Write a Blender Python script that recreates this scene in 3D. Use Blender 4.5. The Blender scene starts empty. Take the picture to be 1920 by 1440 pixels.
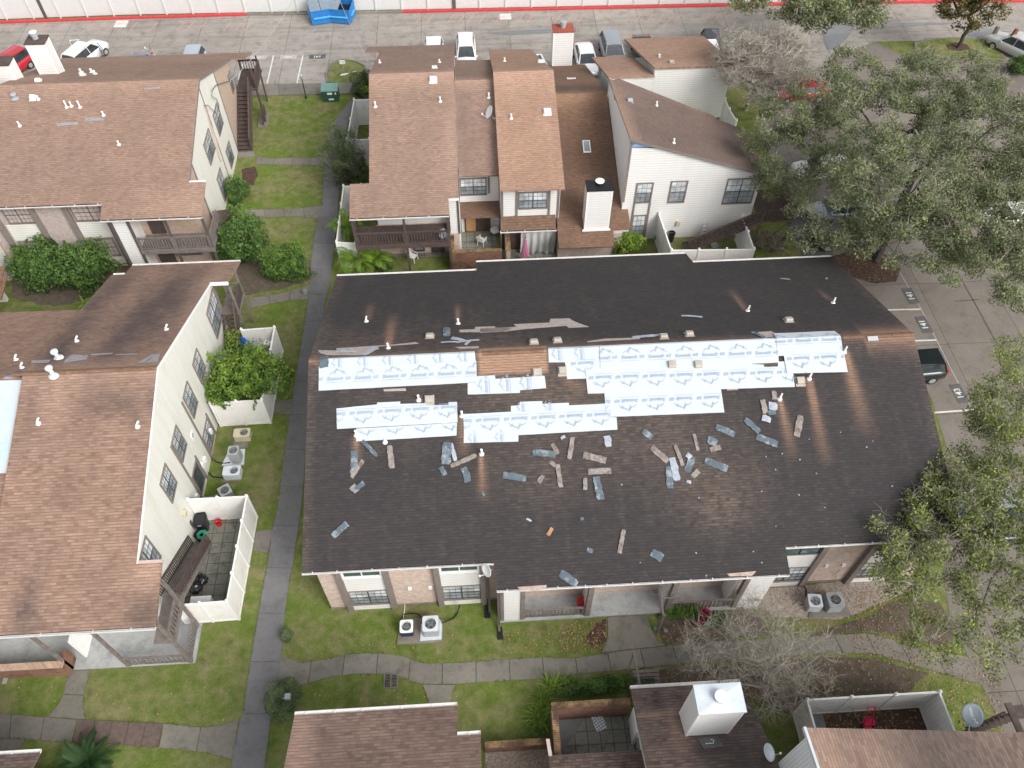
import bpy, bmesh, math, random
import numpy as np
from mathutils import Vector, Matrix, noise as mnoise

random.seed(7)
# ---------------------------------------------------------------- camera
W0, H0 = 1920.0, 1440.0
FOC = 1541.5
PITCH, ROLL, YAW = math.radians(52.70), math.radians(0.167), math.radians(3.5)
CAMH = 42.0
cp, sp = math.cos(PITCH), math.sin(PITCH)
cr, sr = math.cos(ROLL), math.sin(ROLL)
cy_, sy_ = math.cos(YAW), math.sin(YAW)
RC = (Matrix(((cr, -sr, 0), (sr, cr, 0), (0, 0, 1))) @ Matrix(((1, 0, 0), (0, -sp, -cp), (0, cp, -sp)))
      @ Matrix(((cy_, -sy_, 0), (sy_, cy_, 0), (0, 0, 1))))
RCT = RC.transposed()
CAM = Vector((0, 0, CAMH))
scene = bpy.context.scene
COL = scene.collection
cd = bpy.data.cameras.new('camera'); cam = bpy.data.objects.new('camera', cd); COL.objects.link(cam)
cd.sensor_fit = 'HORIZONTAL'; cd.sensor_width = 36; cd.lens = FOC / W0 * 36
cd.clip_start = 0.5; cd.clip_end = 2000
mw = Matrix((RC[0], -RC[1], -RC[2])).transposed().to_4x4(); mw.translation = CAM
cam.matrix_world = mw
scene.camera = cam

# ---------------------------------------------------------------- world, sun, exposure
SUN_EL, SUN_AZ = math.radians(40), math.radians(138)
world = bpy.data.worlds.new('World'); scene.world = world; world.use_nodes = True
wn, wl = world.node_tree.nodes, world.node_tree.links
for n in list(wn): wn.remove(n)
sky = wn.new('ShaderNodeTexSky'); sky.sky_type = 'NISHITA'; sky.sun_disc = False
sky.sun_elevation = SUN_EL; sky.sun_rotation = SUN_AZ
sky.air_density = 1.0; sky.dust_density = 4.0; sky.ozone_density = 1.0
hs = wn.new('ShaderNodeHueSaturation'); hs.inputs['Saturation'].default_value = 0.25
bg = wn.new('ShaderNodeBackground'); bg.inputs['Strength'].default_value = 0.15
wo = wn.new('ShaderNodeOutputWorld')
wl.new(sky.outputs[0], hs.inputs['Color']); wl.new(hs.outputs[0], bg.inputs['Color']); wl.new(bg.outputs[0], wo.inputs['Surface'])
sd = bpy.data.lights.new('sun', 'SUN'); sun = bpy.data.objects.new('sun', sd); COL.objects.link(sun)
sd.energy = 1.3; sd.angle = math.radians(30); sd.color = (1.0, 0.97, 0.93)
sdir = Vector((math.sin(SUN_AZ) * math.cos(SUN_EL), math.cos(SUN_AZ) * math.cos(SUN_EL), math.sin(SUN_EL)))
sun.rotation_euler = sdir.to_track_quat('Z', 'Y').to_euler()
sun.location = (0, 0, 80)
scene.view_settings.view_transform = 'Standard'; scene.view_settings.look = 'None'
scene.view_settings.gamma = 1; scene.view_settings.exposure = 0.62
scene.render.engine = 'CYCLES'
scene.cycles.max_bounces = 6; scene.cycles.transparent_max_bounces = 6

# ---------------------------------------------------------------- measuring helpers (photo pixel + known height -> place)
def ray(x, y): return RCT @ Vector(((x - W0 / 2) / FOC, (y - H0 / 2) / FOC, 1.0))
def at(x, y, z=0.0):
    d = ray(x, y); t = (z - CAMH) / d.z
    return Vector((d.x * t, d.y * t, z))
def zy(x, y, Y):
    d = ray(x, y); t = Y / d.y
    return Vector((d.x * t, Y, CAMH + d.z * t))
def zx(x, y, X):
    d = ray(x, y); t = X / d.x
    return Vector((X, d.y * t, CAMH + d.z * t))
def onp(x, y, pl):
    """pl = (axis, c0, z0, k): plane z = z0 + k*(axis-c0)"""
    ax, c0, z0, k = pl; d = ray(x, y); a = d.y if ax == 'y' else d.x
    t = (z0 - k * c0 - CAMH) / (d.z - k * a)
    return CAM + d * t

# ---------------------------------------------------------------- mesh builder
class MB:
    def __init__(s): s.v = []; s.f = []; s.mi = []; s.cur = 0
    def add(s, vs, fs):
        o = len(s.v); s.v += [tuple(p) for p in vs]
        for f in fs: s.f.append(tuple(i + o for i in f)); s.mi.append(s.cur)
    def quad(s, a, b, c, d): s.add([a, b, c, d], [(0, 1, 2, 3)])
    def box(s, x0, y0, z0, x1, y1, z1):
        x0, x1 = min(x0, x1), max(x0, x1); y0, y1 = min(y0, y1), max(y0, y1); z0, z1 = min(z0, z1), max(z0, z1)
        s.add([(x0, y0, z0), (x1, y0, z0), (x1, y1, z0), (x0, y1, z0), (x0, y0, z1), (x1, y0, z1), (x1, y1, z1), (x0, y1, z1)],
              [(0, 3, 2, 1), (4, 5, 6, 7), (0, 1, 5, 4), (1, 2, 6, 5), (2, 3, 7, 6), (3, 0, 4, 7)])
    def bar(s, p, q, w, h=None, up=(0, 0, 1)):
        p, q = Vector(p), Vector(q); h = h or w; d = (q - p).normalized(); u = Vector(up)
        if abs(d.dot(u)) > .98: u = Vector((0, 1, 0))
        a = d.cross(u).normalized() * w / 2; b = d.cross(a).normalized() * h / 2
        s.add([p - a - b, p + a - b, p + a + b, p - a + b, q - a - b, q + a - b, q + a + b, q - a + b],
              [(0, 3, 2, 1), (4, 5, 6, 7), (0, 1, 5, 4), (1, 2, 6, 5), (2, 3, 7, 6), (3, 0, 4, 7)])
    def tube(s, pts, rs, n=8, cap=True):
        pts = [Vector(p) for p in pts]; o = len(s.v)
        if not hasattr(rs, '__len__'): rs = [rs] * len(pts)
        for i, p in enumerate(pts):
            d = (pts[min(i + 1, len(pts) - 1)] - pts[max(i - 1, 0)])
            d = d.normalized() if d.length > 1e-9 else Vector((0, 0, 1))
            u = Vector((0, 0, 1)) if abs(d.z) < .9 else Vector((1, 0, 0))
            a = d.cross(u).normalized(); b = d.cross(a).normalized()
            for k in range(n):
                t = 2 * math.pi * k / n
                s.v.append(tuple(p + (a * math.cos(t) + b * math.sin(t)) * rs[i]))
        for i in range(len(pts) - 1):
            for k in range(n):
                k2 = (k + 1) % n
                s.f.append((o + i * n + k, o + i * n + k2, o + (i + 1) * n + k2, o + (i + 1) * n + k)); s.mi.append(s.cur)
        if cap:
            s.f.append(tuple(o + k for k in range(n))[::-1]); s.mi.append(s.cur)
            e = o + (len(pts) - 1) * n
            s.f.append(tuple(e + k for k in range(n))); s.mi.append(s.cur)
    def prism(s, poly, z0, z1):
        n = len(poly); a = sum(poly[i][0] * poly[(i + 1) % n][1] - poly[(i + 1) % n][0] * poly[i][1] for i in range(n))
        if a < 0: poly = poly[::-1]
        s.add([(p[0], p[1], z0) for p in poly] + [(p[0], p[1], z1) for p in poly],
              [tuple(range(n))[::-1], tuple(range(n, 2 * n))] + [(i, (i + 1) % n, n + (i + 1) % n, n + i) for i in range(n)])
    def slab(s, pts, off):
        """polygon in space extruded by vector off"""
        n = len(pts); pts = [Vector(p) for p in pts]; off = Vector(off)
        s.add(pts + [p + off for p in pts], [tuple(range(n)), tuple(range(n, 2 * n))[::-1]] + [(i, n + i, n + (i + 1) % n, (i + 1) % n) for i in range(n)])
    def lathe(s, c, prof, n=16, axis='z'):
        o = len(s.v); c = Vector(c)
        for (r, h) in prof:
            for k in range(n):
                t = 2 * math.pi * k / n
                q = Vector((r * math.cos(t), r * math.sin(t), h))
                if axis == 'x': q = Vector((q.z, q.x, q.y))
                if axis == 'y': q = Vector((q.x, q.z, q.y))
                s.v.append(tuple(c + q))
        for i in range(len(prof) - 1):
            for k in range(n):
                k2 = (k + 1) % n
                s.f.append((o + i * n + k, o + i * n + k2, o + (i + 1) * n + k2, o + (i + 1) * n + k)); s.mi.append(s.cur)
        s.f.append(tuple(o + k for k in range(n))[::-1]); s.mi.append(s.cur)
        e = o + (len(prof) - 1) * n
        s.f.append(tuple(e + k for k in range(n))); s.mi.append(s.cur)
    def xform(s, m, start=0):
        for i in range(start, len(s.v)): s.v[i] = tuple(m @ Vector(s.v[i]))

def wloc(o):
    l = Vector((0, 0, 0))
    while o: l = l + o.location; o = o.parent
    return l
def build(name, mb, mats, parent=None, local=False, smooth=False, fix=True):
    me = bpy.data.meshes.new(name)
    me.from_pydata(mb.v, [], mb.f)
    if not isinstance(mats, (list, tuple)): mats = [mats]
    for m in mats: me.materials.append(m)
    if len(mats) > 1: me.polygons.foreach_set('material_index', mb.mi)
    if smooth: me.polygons.foreach_set('use_smooth', [True] * len(me.polygons))
    if fix and len(mb.f) < 60000:
        bm = bmesh.new(); bm.from_mesh(me); bmesh.ops.recalc_face_normals(bm, faces=bm.faces); bm.to_mesh(me); bm.free()
    me.update()
    o = bpy.data.objects.new(name, me); COL.objects.link(o)
    if parent is not None:
        o.parent = parent
        if not local: o.location = -wloc(parent)
    return o
def thing(name, label, cat, loc=(0, 0, 0), rz=0, group=None):
    o = bpy.data.objects.new(name, None); COL.objects.link(o); o.empty_display_size = .3
    o.location = loc; o.rotation_euler = (0, 0, rz); o['label'] = label; o['category'] = cat
    if group: o['group'] = group
    return o
def tag(o, label, cat, group=None, kind=None):
    o['label'] = label; o['category'] = cat
    if group: o['group'] = group
    if kind: o['kind'] = kind
    return o
def struct(name, mb, mats, **k):
    o = build(name, mb, mats, **k); o['kind'] = 'structure'; return o
def dup(o, parent=None):
    c = o.copy(); COL.objects.link(c)
    if parent is not None: c.parent = parent
    for ch in list(o.children): dup(ch, c)
    return c

# ---------------------------------------------------------------- materials
def newmat(name):
    m = bpy.data.materials.new(name); m.use_nodes = True; nt = m.node_tree
    for n in list(nt.nodes): nt.nodes.remove(n)
    out = nt.nodes.new('ShaderNodeOutputMaterial'); b = nt.nodes.new('ShaderNodeBsdfPrincipled')
    nt.links.new(b.outputs[0], out.inputs[0])
    return m, nt, b
class N:
    """tiny node helper"""
    def __init__(s, nt): s.nt = nt
    def new(s, t, **k):
        n = s.nt.nodes.new(t)
        for a, b in k.items(): setattr(n, a, b)
        return n
    def link(s, a, b): s.nt.links.new(a, b)
    def pos(s): return s.new('ShaderNodeTexCoord').outputs['Object']
    def noise(s, v, scale, detail=3, rough=.55):
        n = s.new('ShaderNodeTexNoise'); n.inputs['Scale'].default_value = scale; n.inputs['Detail'].default_value = detail
        n.inputs['Roughness'].default_value = rough; s.link(v, n.inputs['Vector']); return n.outputs['Fac']
    def ramp(s, f, stops):
        n = s.new('ShaderNodeValToRGB'); e = n.color_ramp.elements
        while len(e) < len(stops): e.new(.5)
        for i, (p, c) in enumerate(stops):
            e[i].position = p; e[i].color = (c if len(c) == 4 else (*c, 1)) if hasattr(c, '__len__') else (c, c, c, 1)
        s.link(f, n.inputs[0]); return n.outputs[0]
    def mix(s, f, a, b, mode='MIX'):
        n = s.new('ShaderNodeMix', data_type='RGBA', blend_type=mode)
        for i, x in ((0, f), (6, a), (7, b)):
            if isinstance(x, (int, float)): n.inputs[i].default_value = x if i == 0 else (x, x, x, 1)
            elif isinstance(x, tuple): n.inputs[i].default_value = (*x, 1) if len(x) == 3 else x
            else: s.link(x, n.inputs[i])
        return n.outputs[2]
    def math(s, op, a, b=None, c=None):
        n = s.new('ShaderNodeMath', operation=op)
        for i, x in enumerate((a, b, c)):
            if x is None: continue
            if isinstance(x, (int, float)): n.inputs[i].default_value = x
            else: s.link(x, n.inputs[i])
        return n.outputs[0]
    def sep(s, v):
        n = s.new('ShaderNodeSeparateXYZ'); s.link(v, n.inputs[0]); return n.outputs
    def comb(s, x, y, z=0.0):
        n = s.new('ShaderNodeCombineXYZ')
        for i, q in enumerate((x, y, z)):
            if isinstance(q, (int, float)): n.inputs[i].default_value = q
            else: s.link(q, n.inputs[i])
        return n.outputs[0]
    def bump(s, h, strength=.4, dist=.02):
        n = s.new('ShaderNodeBump'); n.inputs['Strength'].default_value = strength; n.inputs['Distance'].default_value = dist
        s.link(h, n.inputs['Height']); return n.outputs[0]
def M(name, col, rough=.75, metal=0, var=.18, scale=3, fine=40, bump=0, spec=.35, dirt=None):
    m, nt, b = newmat(name); n = N(nt); p = n.pos()
    a = n.noise(p, scale, 4); f = n.noise(p, fine, 2)
    t = n.math('ADD', n.math('MULTIPLY', a, .65), n.math('MULTIPLY', f, .35))
    lo = tuple(c * (1 - var) for c in col); hi = tuple(min(1, c * (1 + var)) for c in col)
    c = n.ramp(t, [(.3, lo), (.7, hi)])
    if dirt:
        dn = n.noise(p, dirt[1], 5, .65)
        c = n.mix(n.ramp(dn, [(dirt[2], 0.0), (dirt[2] + .18, dirt[3])]), c, dirt[0])
    n.link(c, b.inputs['Base Color']); b.inputs['Roughness'].default_value = rough; b.inputs['Metallic'].default_value = metal
    b.inputs['Specular IOR Level'].default_value = spec
    if bump: n.link(n.bump(t, bump, .02), b.inputs['Normal'])
    return m
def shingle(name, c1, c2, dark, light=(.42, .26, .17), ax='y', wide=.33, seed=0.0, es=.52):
    m, nt, b = newmat(name); n = N(nt); x, y, z = n.sep(n.pos())
    u, v = (x, n.math('MULTIPLY', y, 1.05)) if ax == 'y' else (y, n.math('MULTIPLY', x, 1.05))
    vec = n.comb(n.math('ADD', u, seed + 100), n.math('ADD', v, 100.0))
    br = n.new('ShaderNodeTexBrick'); br.offset = .5; br.offset_frequency = 2; br.squash = 1
    n.link(vec, br.inputs['Vector']); br.inputs['Color1'].default_value = (0, 0, 0, 1); br.inputs['Color2'].default_value = (1, 1, 1, 1)
    br.inputs['Mortar'].default_value = (.5, .5, .5, 1)
    br.inputs['Scale'].default_value = 1; br.inputs['Mortar Size'].default_value = .006; br.inputs['Mortar Smooth'].default_value = .3
    br.inputs['Brick Width'].default_value = wide; br.inputs['Row Height'].default_value = .15
    # random run offset of each course
    row = n.math('FLOOR', n.math('DIVIDE', n.math('ADD', v, 100.0), .15))
    wn_ = n.new('ShaderNodeTexWhiteNoise', noise_dimensions='1D'); n.link(row, wn_.inputs['W'])
    vec2 = n.comb(n.math('ADD', n.math('ADD', u, 100.0), n.math('MULTIPLY', wn_.outputs[0], 3.0)), n.math('ADD', v, 100.0))
    b2 = n.new('ShaderNodeTexBrick'); b2.offset = .37; n.link(vec2, b2.inputs['Vector'])
    b2.inputs['Color1'].default_value = (0, 0, 0, 1); b2.inputs['Color2'].default_value = (1, 1, 1, 1); b2.inputs['Mortar'].default_value = (.5, .5, .5, 1)
    b2.inputs['Scale'].default_value = 1; b2.inputs['Mortar Size'].default_value = 0.0; b2.inputs['Brick Width'].default_value = wide * .62; b2.inputs['Row Height'].default_value = .15
    t = n.math('ADD', n.math('MULTIPLY', n.sep(br.outputs[0])[0], .45), n.math('MULTIPLY', n.sep(b2.outputs[0])[0], .55))
    pos = n.pos()
    big = n.noise(pos, .35, 4); mid = n.noise(pos, 1.7, 4); gran = n.noise(pos, 60, 2)
    t = n.math('ADD', n.math('MULTIPLY', t, .75), n.math('MULTIPLY', n.math('SUBTRACT', gran, .5), .5))
    col = n.ramp(t, [(.0, c1), (.9, c2)])
    col = n.mix(n.ramp(big, [(.35, .0), (.75, .35)]), col, tuple(q * .62 for q in c1), 'MIX')
    at_ = n.new('ShaderNodeAttribute', attribute_name='stain'); sr_, sg_, sb_ = n.sep(at_.outputs['Vector'])
    dk = n.math('MULTIPLY', sr_, n.ramp(n.math('ADD', n.math('MULTIPLY', mid, .6), n.math('MULTIPLY', t, .4)), [(.2, 1.0), (.85, .84)]))
    col = n.mix(dk, col, n.mix(.16, dark, col))
    col = n.mix(sg_, col, n.mix(t, tuple(q * .8 for q in light), tuple(min(1, q * 1.2) for q in light)))
    # shadow under each course's butt, painted into the colour as dark dashes
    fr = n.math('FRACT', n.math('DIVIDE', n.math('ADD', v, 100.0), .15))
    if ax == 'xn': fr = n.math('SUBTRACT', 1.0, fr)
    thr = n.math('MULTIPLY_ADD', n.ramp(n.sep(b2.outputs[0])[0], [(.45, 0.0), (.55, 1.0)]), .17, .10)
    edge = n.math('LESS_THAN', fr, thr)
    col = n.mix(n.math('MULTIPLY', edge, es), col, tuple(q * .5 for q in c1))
    n.link(col, b.inputs['Base Color']); b.inputs['Roughness'].default_value = .93; b.inputs['Specular IOR Level'].default_value = .2
    h = n.math('ADD', n.math('MULTIPLY', fr, -1.0), n.math('ADD', n.math('MULTIPLY', t, .7), n.math('MULTIPLY', br.outputs['Fac'], -.5)))
    n.link(n.bump(h, .7, .014), b.inputs['Normal'])
    return m
def siding(name, col, pitch=.2, dirt=.25, vertical=False, lin=.5):
    m, nt, b = newmat(name); n = N(nt); p = n.pos(); x, y, z = n.sep(p)
    s = n.math('ADD', x, y) if vertical else z
    fr = n.math('FRACT', n.math('DIVIDE', n.math('ADD', s, 50.0), pitch))
    line = n.ramp(fr, [(0.08, 0.0), (.26, 1.0)])
    st = n.new('ShaderNodeMapping'); n.link(p, st.inputs[0]); st.inputs['Scale'].default_value = (1, 1, .18)
    d = n.noise(st.outputs[0], 1.6, 5, .6); d2 = n.noise(p, 6, 3)
    c = n.mix(n.ramp(d, [(.45, 0.0), (.8, dirt)]), col, tuple(a * b_ for a, b_ in zip(col, (.74, .735, .60))))
    c = n.mix(n.ramp(d2, [(.35, 0.0), (.7, .12)]), c, tuple(a * .7 for a in col))
    c = n.mix(n.math('MULTIPLY', n.math('SUBTRACT', 1.0, line), lin), c, tuple(a * .42 for a in col))
    n.link(c, b.inputs['Base Color']); b.inputs['Roughness'].default_value = .6
    n.link(n.bump(fr, .5, .03), b.inputs['Normal'])
    return m
def brick(name, c1, c2, mortar, dirt=None, sc=1.0):
    m, nt, b = newmat(name); n = N(nt); p = n.pos(); x, y, z = n.sep(p)
    br = n.new('ShaderNodeTexBrick'); n.link(n.comb(n.math('ADD', x, y), z), br.inputs['Vector'])
    br.inputs['Color1'].default_value = (*c1, 1); br.inputs['Color2'].default_value = (*c2, 1); br.inputs['Mortar'].default_value = (*mortar, 1)
    br.inputs['Scale'].default_value = sc; br.inputs['Brick Width'].default_value = .24; br.inputs['Row Height'].default_value = .085; br.inputs['Mortar Size'].default_value = .02
    c = n.mix(n.ramp(n.noise(p, 5, 4), [(.3, 0.0), (.75, .45)]), br.outputs[0], tuple(a * .6 for a in c1))
    if dirt: c = n.mix(n.ramp(n.noise(p, dirt[1], 5, .65), [(dirt[2], 0.0), (dirt[2] + .2, dirt[3])]), c, dirt[0])
    n.link(c, b.inputs['Base Color']); b.inputs['Roughness'].default_value = .9
    n.link(n.bump(br.outputs['Fac'], -.4, .01), b.inputs['Normal'])
    return m
def glassm(name, col, rough=.08):
    m, nt, b = newmat(name); n = N(nt); p = n.pos()
    f = n.noise(p, 1.3, 2)
    n.link(n.ramp(f, [(.35, tuple(c * .65 for c in col)), (.65, tuple(c * 1.3 for c in col))]), b.inputs['Base Color'])
    b.inputs['Roughness'].default_value = rough; b.inputs['Specular IOR Level'].default_value = .8; return m
def leafm(name, lo, hi, rough=.55, trans=.25):
    m, nt, b = newmat(name); n = N(nt)
    a = n.new('ShaderNodeAttribute', attribute_name='tint')
    f = n.math('ADD', n.math('MULTIPLY', n.sep(a.outputs['Vector'])[0], .8), n.math('MULTIPLY', n.noise(n.pos(), 9, 2), .3))
    c = n.ramp(f, [(.08, lo), (.95, hi)])
    n.link(c, b.inputs['Base Color']); b.inputs['Roughness'].default_value = rough; b.inputs['Specular IOR Level'].default_value = .3
    tr = n.new('ShaderNodeBsdfTranslucent'); n.link(c, tr.inputs[0]); mx = n.new('ShaderNodeMixShader'); mx.inputs[0].default_value = trans
    out = [q for q in nt.nodes if q.type == 'OUTPUT_MATERIAL'][0]
    n.link(b.outputs[0], mx.inputs[1]); n.link(tr.outputs[0], mx.inputs[2]); n.link(mx.outputs[0], out.inputs[0])
    return m

MAT = {}
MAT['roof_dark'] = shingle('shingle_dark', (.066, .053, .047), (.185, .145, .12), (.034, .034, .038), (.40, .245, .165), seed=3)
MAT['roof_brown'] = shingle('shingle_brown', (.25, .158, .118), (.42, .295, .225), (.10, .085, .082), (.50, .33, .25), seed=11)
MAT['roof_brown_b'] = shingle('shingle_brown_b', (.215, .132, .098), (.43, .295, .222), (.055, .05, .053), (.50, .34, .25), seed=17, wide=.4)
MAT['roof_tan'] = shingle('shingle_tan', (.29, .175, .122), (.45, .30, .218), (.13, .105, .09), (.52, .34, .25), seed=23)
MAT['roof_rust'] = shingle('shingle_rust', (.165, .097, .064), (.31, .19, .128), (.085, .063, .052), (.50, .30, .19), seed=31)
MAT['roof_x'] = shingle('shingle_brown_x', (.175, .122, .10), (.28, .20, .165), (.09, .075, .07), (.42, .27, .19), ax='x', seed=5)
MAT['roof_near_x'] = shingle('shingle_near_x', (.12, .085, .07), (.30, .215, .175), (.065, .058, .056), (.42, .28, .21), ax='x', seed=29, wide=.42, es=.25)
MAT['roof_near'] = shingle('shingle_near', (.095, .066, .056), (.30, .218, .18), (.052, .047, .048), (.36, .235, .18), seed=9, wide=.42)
MAT['white_siding'] = siding('white_siding', (.80, .79, .775), lin=.42)
MAT['cream_siding'] = siding('cream_siding', (.77, .755, .70), dirt=.35)
MAT['vsiding'] = siding('white_siding_vertical', (.80, .80, .79), vertical=True, pitch=.15)
MAT['mossy_siding'] = siding('mossy_siding', (.76, .755, .70), dirt=.55, lin=.24)
MAT['pink_brick'] = brick('pink_brick', (.42, .25, .18), (.60, .43, .34), (.62, .57, .52))
MAT['tan_brick'] = brick('tan_brick', (.42, .26, .18), (.56, .38, .27), (.48, .42, .36))
MAT['grey_brick'] = brick('grey_brick', (.36, .26, .24), (.48, .36, .32), (.50, .46, .43))
MAT['red_brick'] = brick('red_brick', (.22, .085, .05), (.34, .14, .08), (.20, .14, .11), dirt=((.04, .03, .022), 1.3, .5, .85))
MAT['wood_brown'] = M('brown_wood', (.085, .062, .055), .8, var=.35, fine=25, bump=.2)
MAT['wood_grey'] = M('grey_wood', (.18, .155, .14), .85, var=.3, fine=25, bump=.2)
MAT['trim'] = M('taupe_trim', (.20, .17, .155), .75, var=.18)
MAT['trim_dark'] = M('dark_trim', (.10, .082, .078), .75, var=.2)
MAT['vinyl'] = M('white_vinyl', (.78, .765, .74), .45, var=.06, dirt=((.46, .47, .33), 1.1, .55, .35))
MAT['vinyl_clean'] = M('grey_white_vinyl', (.60, .60, .59), .5, var=.05)
MAT['white'] = M('white_paint', (.8, .8, .79), .4, var=.05)
MAT['gutter'] = M('gutter_white', (.72, .70, .67), .5, var=.12, fine=12)
MAT['metal'] = M('galvanised_metal', (.55, .57, .58), .4, .6, var=.12)
MAT['metal_light'] = M('pale_painted_metal', (.66, .71, .75), .38, .2, var=.12, scale=2, dirt=((.5, .36, .2), 3, .62, .5))
MAT['grey_metal'] = M('grey_painted_metal', (.36, .37, .38), .45, .1, var=.15)
MAT['beige_metal'] = M('beige_painted_metal', (.55, .50, .36), .5, .1, var=.15)
MAT['black'] = M('black_plastic', (.018, .018, .02), .35, var=.3)
MAT['rubber'] = M('black_rubber', (.02, .02, .02), .8, var=.3)
MAT['glass_light'] = glassm('glass_blinds', (.62, .65, .67))
MAT['glass_mid'] = glassm('glass_grey', (.27, .30, .32))
MAT['glass_dark'] = glassm('glass_green_dark', (.05, .085, .085))
MAT['carglass'] = glassm('car_glass', (.035, .045, .05), .04)
MAT['muntin'] = M('dark_muntin', (.05, .055, .06), .5, var=.1)
MAT['bark'] = M('bark_grey', (.17, .15, .13), .9, var=.4, scale=6, fine=60, bump=.6)
MAT['bark_dark'] = M('bark_dark', (.05, .042, .036), .9, var=.4, scale=6, fine=60, bump=.6)
MAT['twig'] = M('pale_twig', (.28, .255, .21), .9, var=.25, scale=8)
MAT['twig_tan'] = M('tan_twig', (.36, .325, .275), .9, var=.3, scale=8)
# ================================================================ GROUND
def P(pts, z=0.0): return [at(x, y, z) for x, y in pts]
def grass_mat():
    m, nt, b = newmat('lawn_grass'); n = N(nt); p = n.pos()
    st = n.new('ShaderNodeMapping'); n.link(p, st.inputs[0]); st.inputs['Scale'].default_value = (1, 1, 1)
    big = n.noise(p, .33, 5, .6); mid = n.noise(p, 1.6, 5, .65); fine = n.noise(p, 11, 7, .9); spk = n.noise(p, 30, 4, .9)
    t = n.math('ADD', n.math('MULTIPLY', mid, .28), n.math('ADD', n.math('MULTIPLY', fine, .40), n.math('MULTIPLY', spk, .32)))
    g = n.ramp(t, [(.34, (.035, .068, .012)), (.47, (.11, .16, .03)), (.58, (.18, .225, .055)), (.70, (.29, .30, .11))])
    s = n.ramp(t, [(.34, (.09, .08, .04)), (.5, (.21, .19, .095)), (.66, (.36, .32, .19))])
    c = n.mix(n.ramp(n.math('ADD', n.math('MULTIPLY', big, .65), n.math('MULTIPLY', mid, .35)), [(.43, 0.0), (.60, .8)]), g, s)
    dirt = n.noise(p, .9, 4, .6)
    c = n.mix(n.ramp(dirt, [(.60, 0.0), (.75, .55)]), c, (.085, .06, .042))
    n.link(c, b.inputs['Base Color']); b.inputs['Roughness'].default_value = .95; b.inputs['Specular IOR Level'].default_value = .1
    n.link(n.bump(t, 1.0, .09), b.inputs['Normal']); return m
def concrete_mat(name, c1, c2, stain=(.09, .085, .08), sa=.6, moss=None, rough=.85, slab=None, streak=0.0):
    m, nt, b = newmat(name); n = N(nt); p = n.pos()
    a = n.noise(p, .5, 5, .6); f = n.noise(p, 5, 5, .7); g = n.noise(p, 45, 2)
    c = n.ramp(n.math('ADD', n.math('MULTIPLY', a, .45), n.math('ADD', n.math('MULTIPLY', f, .35), n.math('MULTIPLY', g, .2))), [(.32, c1), (.66, c2)])
    at_ = n.new('ShaderNodeAttribute', attribute_name='tint'); tv = n.sep(at_.outputs['Vector'])[0]
    c = n.mix(n.math('MULTIPLY', tv, .5), c, stain)
    c = n.mix(n.ramp(n.noise(p, 1.1, 6, .7), [(.50, 0.0), (.72, sa)]), c, stain)
    if moss: c = n.mix(n.ramp(n.noise(p, .7, 4), [(.5, 0.0), (.7, .5)]), c, moss)
    if streak:
        st = n.new('ShaderNodeMapping'); n.link(p, st.inputs[0]); st.inputs['Scale'].default_value = (.12, 1.6, 1)
        c = n.mix(n.ramp(n.noise(st.outputs[0], 1.0, 5), [(.5, 0.0), (.7, streak)]), c, tuple(q * .62 for q in c1))
    if slab:
        br = n.new('ShaderNodeTexBrick'); br.offset = 0; n.link(p, br.inputs['Vector'])
        br.inputs['Color1'].default_value = (.42, .42, .42, 1); br.inputs['Color2'].default_value = (.58, .58, .58, 1); br.inputs['Mortar'].default_value = (0, 0, 0, 1)
        br.inputs['Scale'].default_value = 1; br.inputs['Brick Width'].default_value = slab[0]; br.inputs['Row Height'].default_value = slab[1]
        br.inputs['Mortar Size'].default_value = .018; br.inputs['Mortar Smooth'].default_value = 0
        c = n.mix(.6, c, br.outputs[0], 'SOFT_LIGHT')
        c = n.mix(n.math('MULTIPLY', br.outputs['Fac'], .6), c, (.05, .045, .04))
    n.link(c, b.inputs['Base Color']); b.inputs['Roughness'].default_value = rough; b.inputs['Specular IOR Level'].default_value = .35
    n.link(n.bump(n.math('ADD', f, g), .25, .012), b.inputs['Normal']); return m
MAT['grass'] = grass_mat()
MAT['concrete'] = concrete_mat('walk_concrete', (.15, .14, .118), (.255, .235, .20), (.078, .072, .062))
MAT['path'] = concrete_mat('dark_walk', (.125, .125, .130), (.20, .197, .20), (.105, .092, .078), .6, rough=.6)
MAT['road'] = concrete_mat('road_concrete', (.235, .212, .188), (.37, .338, .30), (.135, .125, .115), .75, slab=(4.2, 6.0), streak=.5)
MAT['lot'] = concrete_mat('lot_concrete', (.145, .126, .108), (.22, .196, .17), (.115, .095, .082), .6, slab=(5.2, 5.6))
MAT['patio'] = concrete_mat('porch_concrete', (.27, .28, .28), (.44, .45, .45), (.11, .105, .10), .55)
MAT['pavers'] = concrete_mat('old_pavers', (.15, .155, .125), (.27, .27, .23), (.045, .042, .036), .85, slab=(.62, .62))
MAT['mulch'] = M('mulch', (.075, .045, .032), .95, var=.7, scale=8, fine=50, bump=1)
MAT['soil'] = M('bare_soil', (.11, .085, .066), .95, var=.45, scale=3, fine=40, bump=.8, dirt=((.07, .09, .025), 1.2, .5, .6))
MAT['gravel'] = M('pea_gravel', (.30, .25, .21), .95, var=.75, scale=14, fine=45, bump=1)
MAT['red_paint'] = M('faded_red_paint', (.50, .05, .055), .7, var=.2)
MAT['linepaint'] = M('white_line_paint', (.60, .60, .57), .7, var=.25, fine=30)
MAT['linepaint_old'] = M('worn_line_paint', (.40, .38, .35), .8, var=.35, scale=8)
MAT['blackpaint'] = M('black_marking_paint', (.10, .10, .10), .8, var=.4)
MAT['joint'] = M('joint_dirt', (.095, .085, .072), .95, var=.3)
MAT['puddle'] = M('wet_film', (.15, .155, .16), .05, var=.1, spec=.9)

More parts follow.
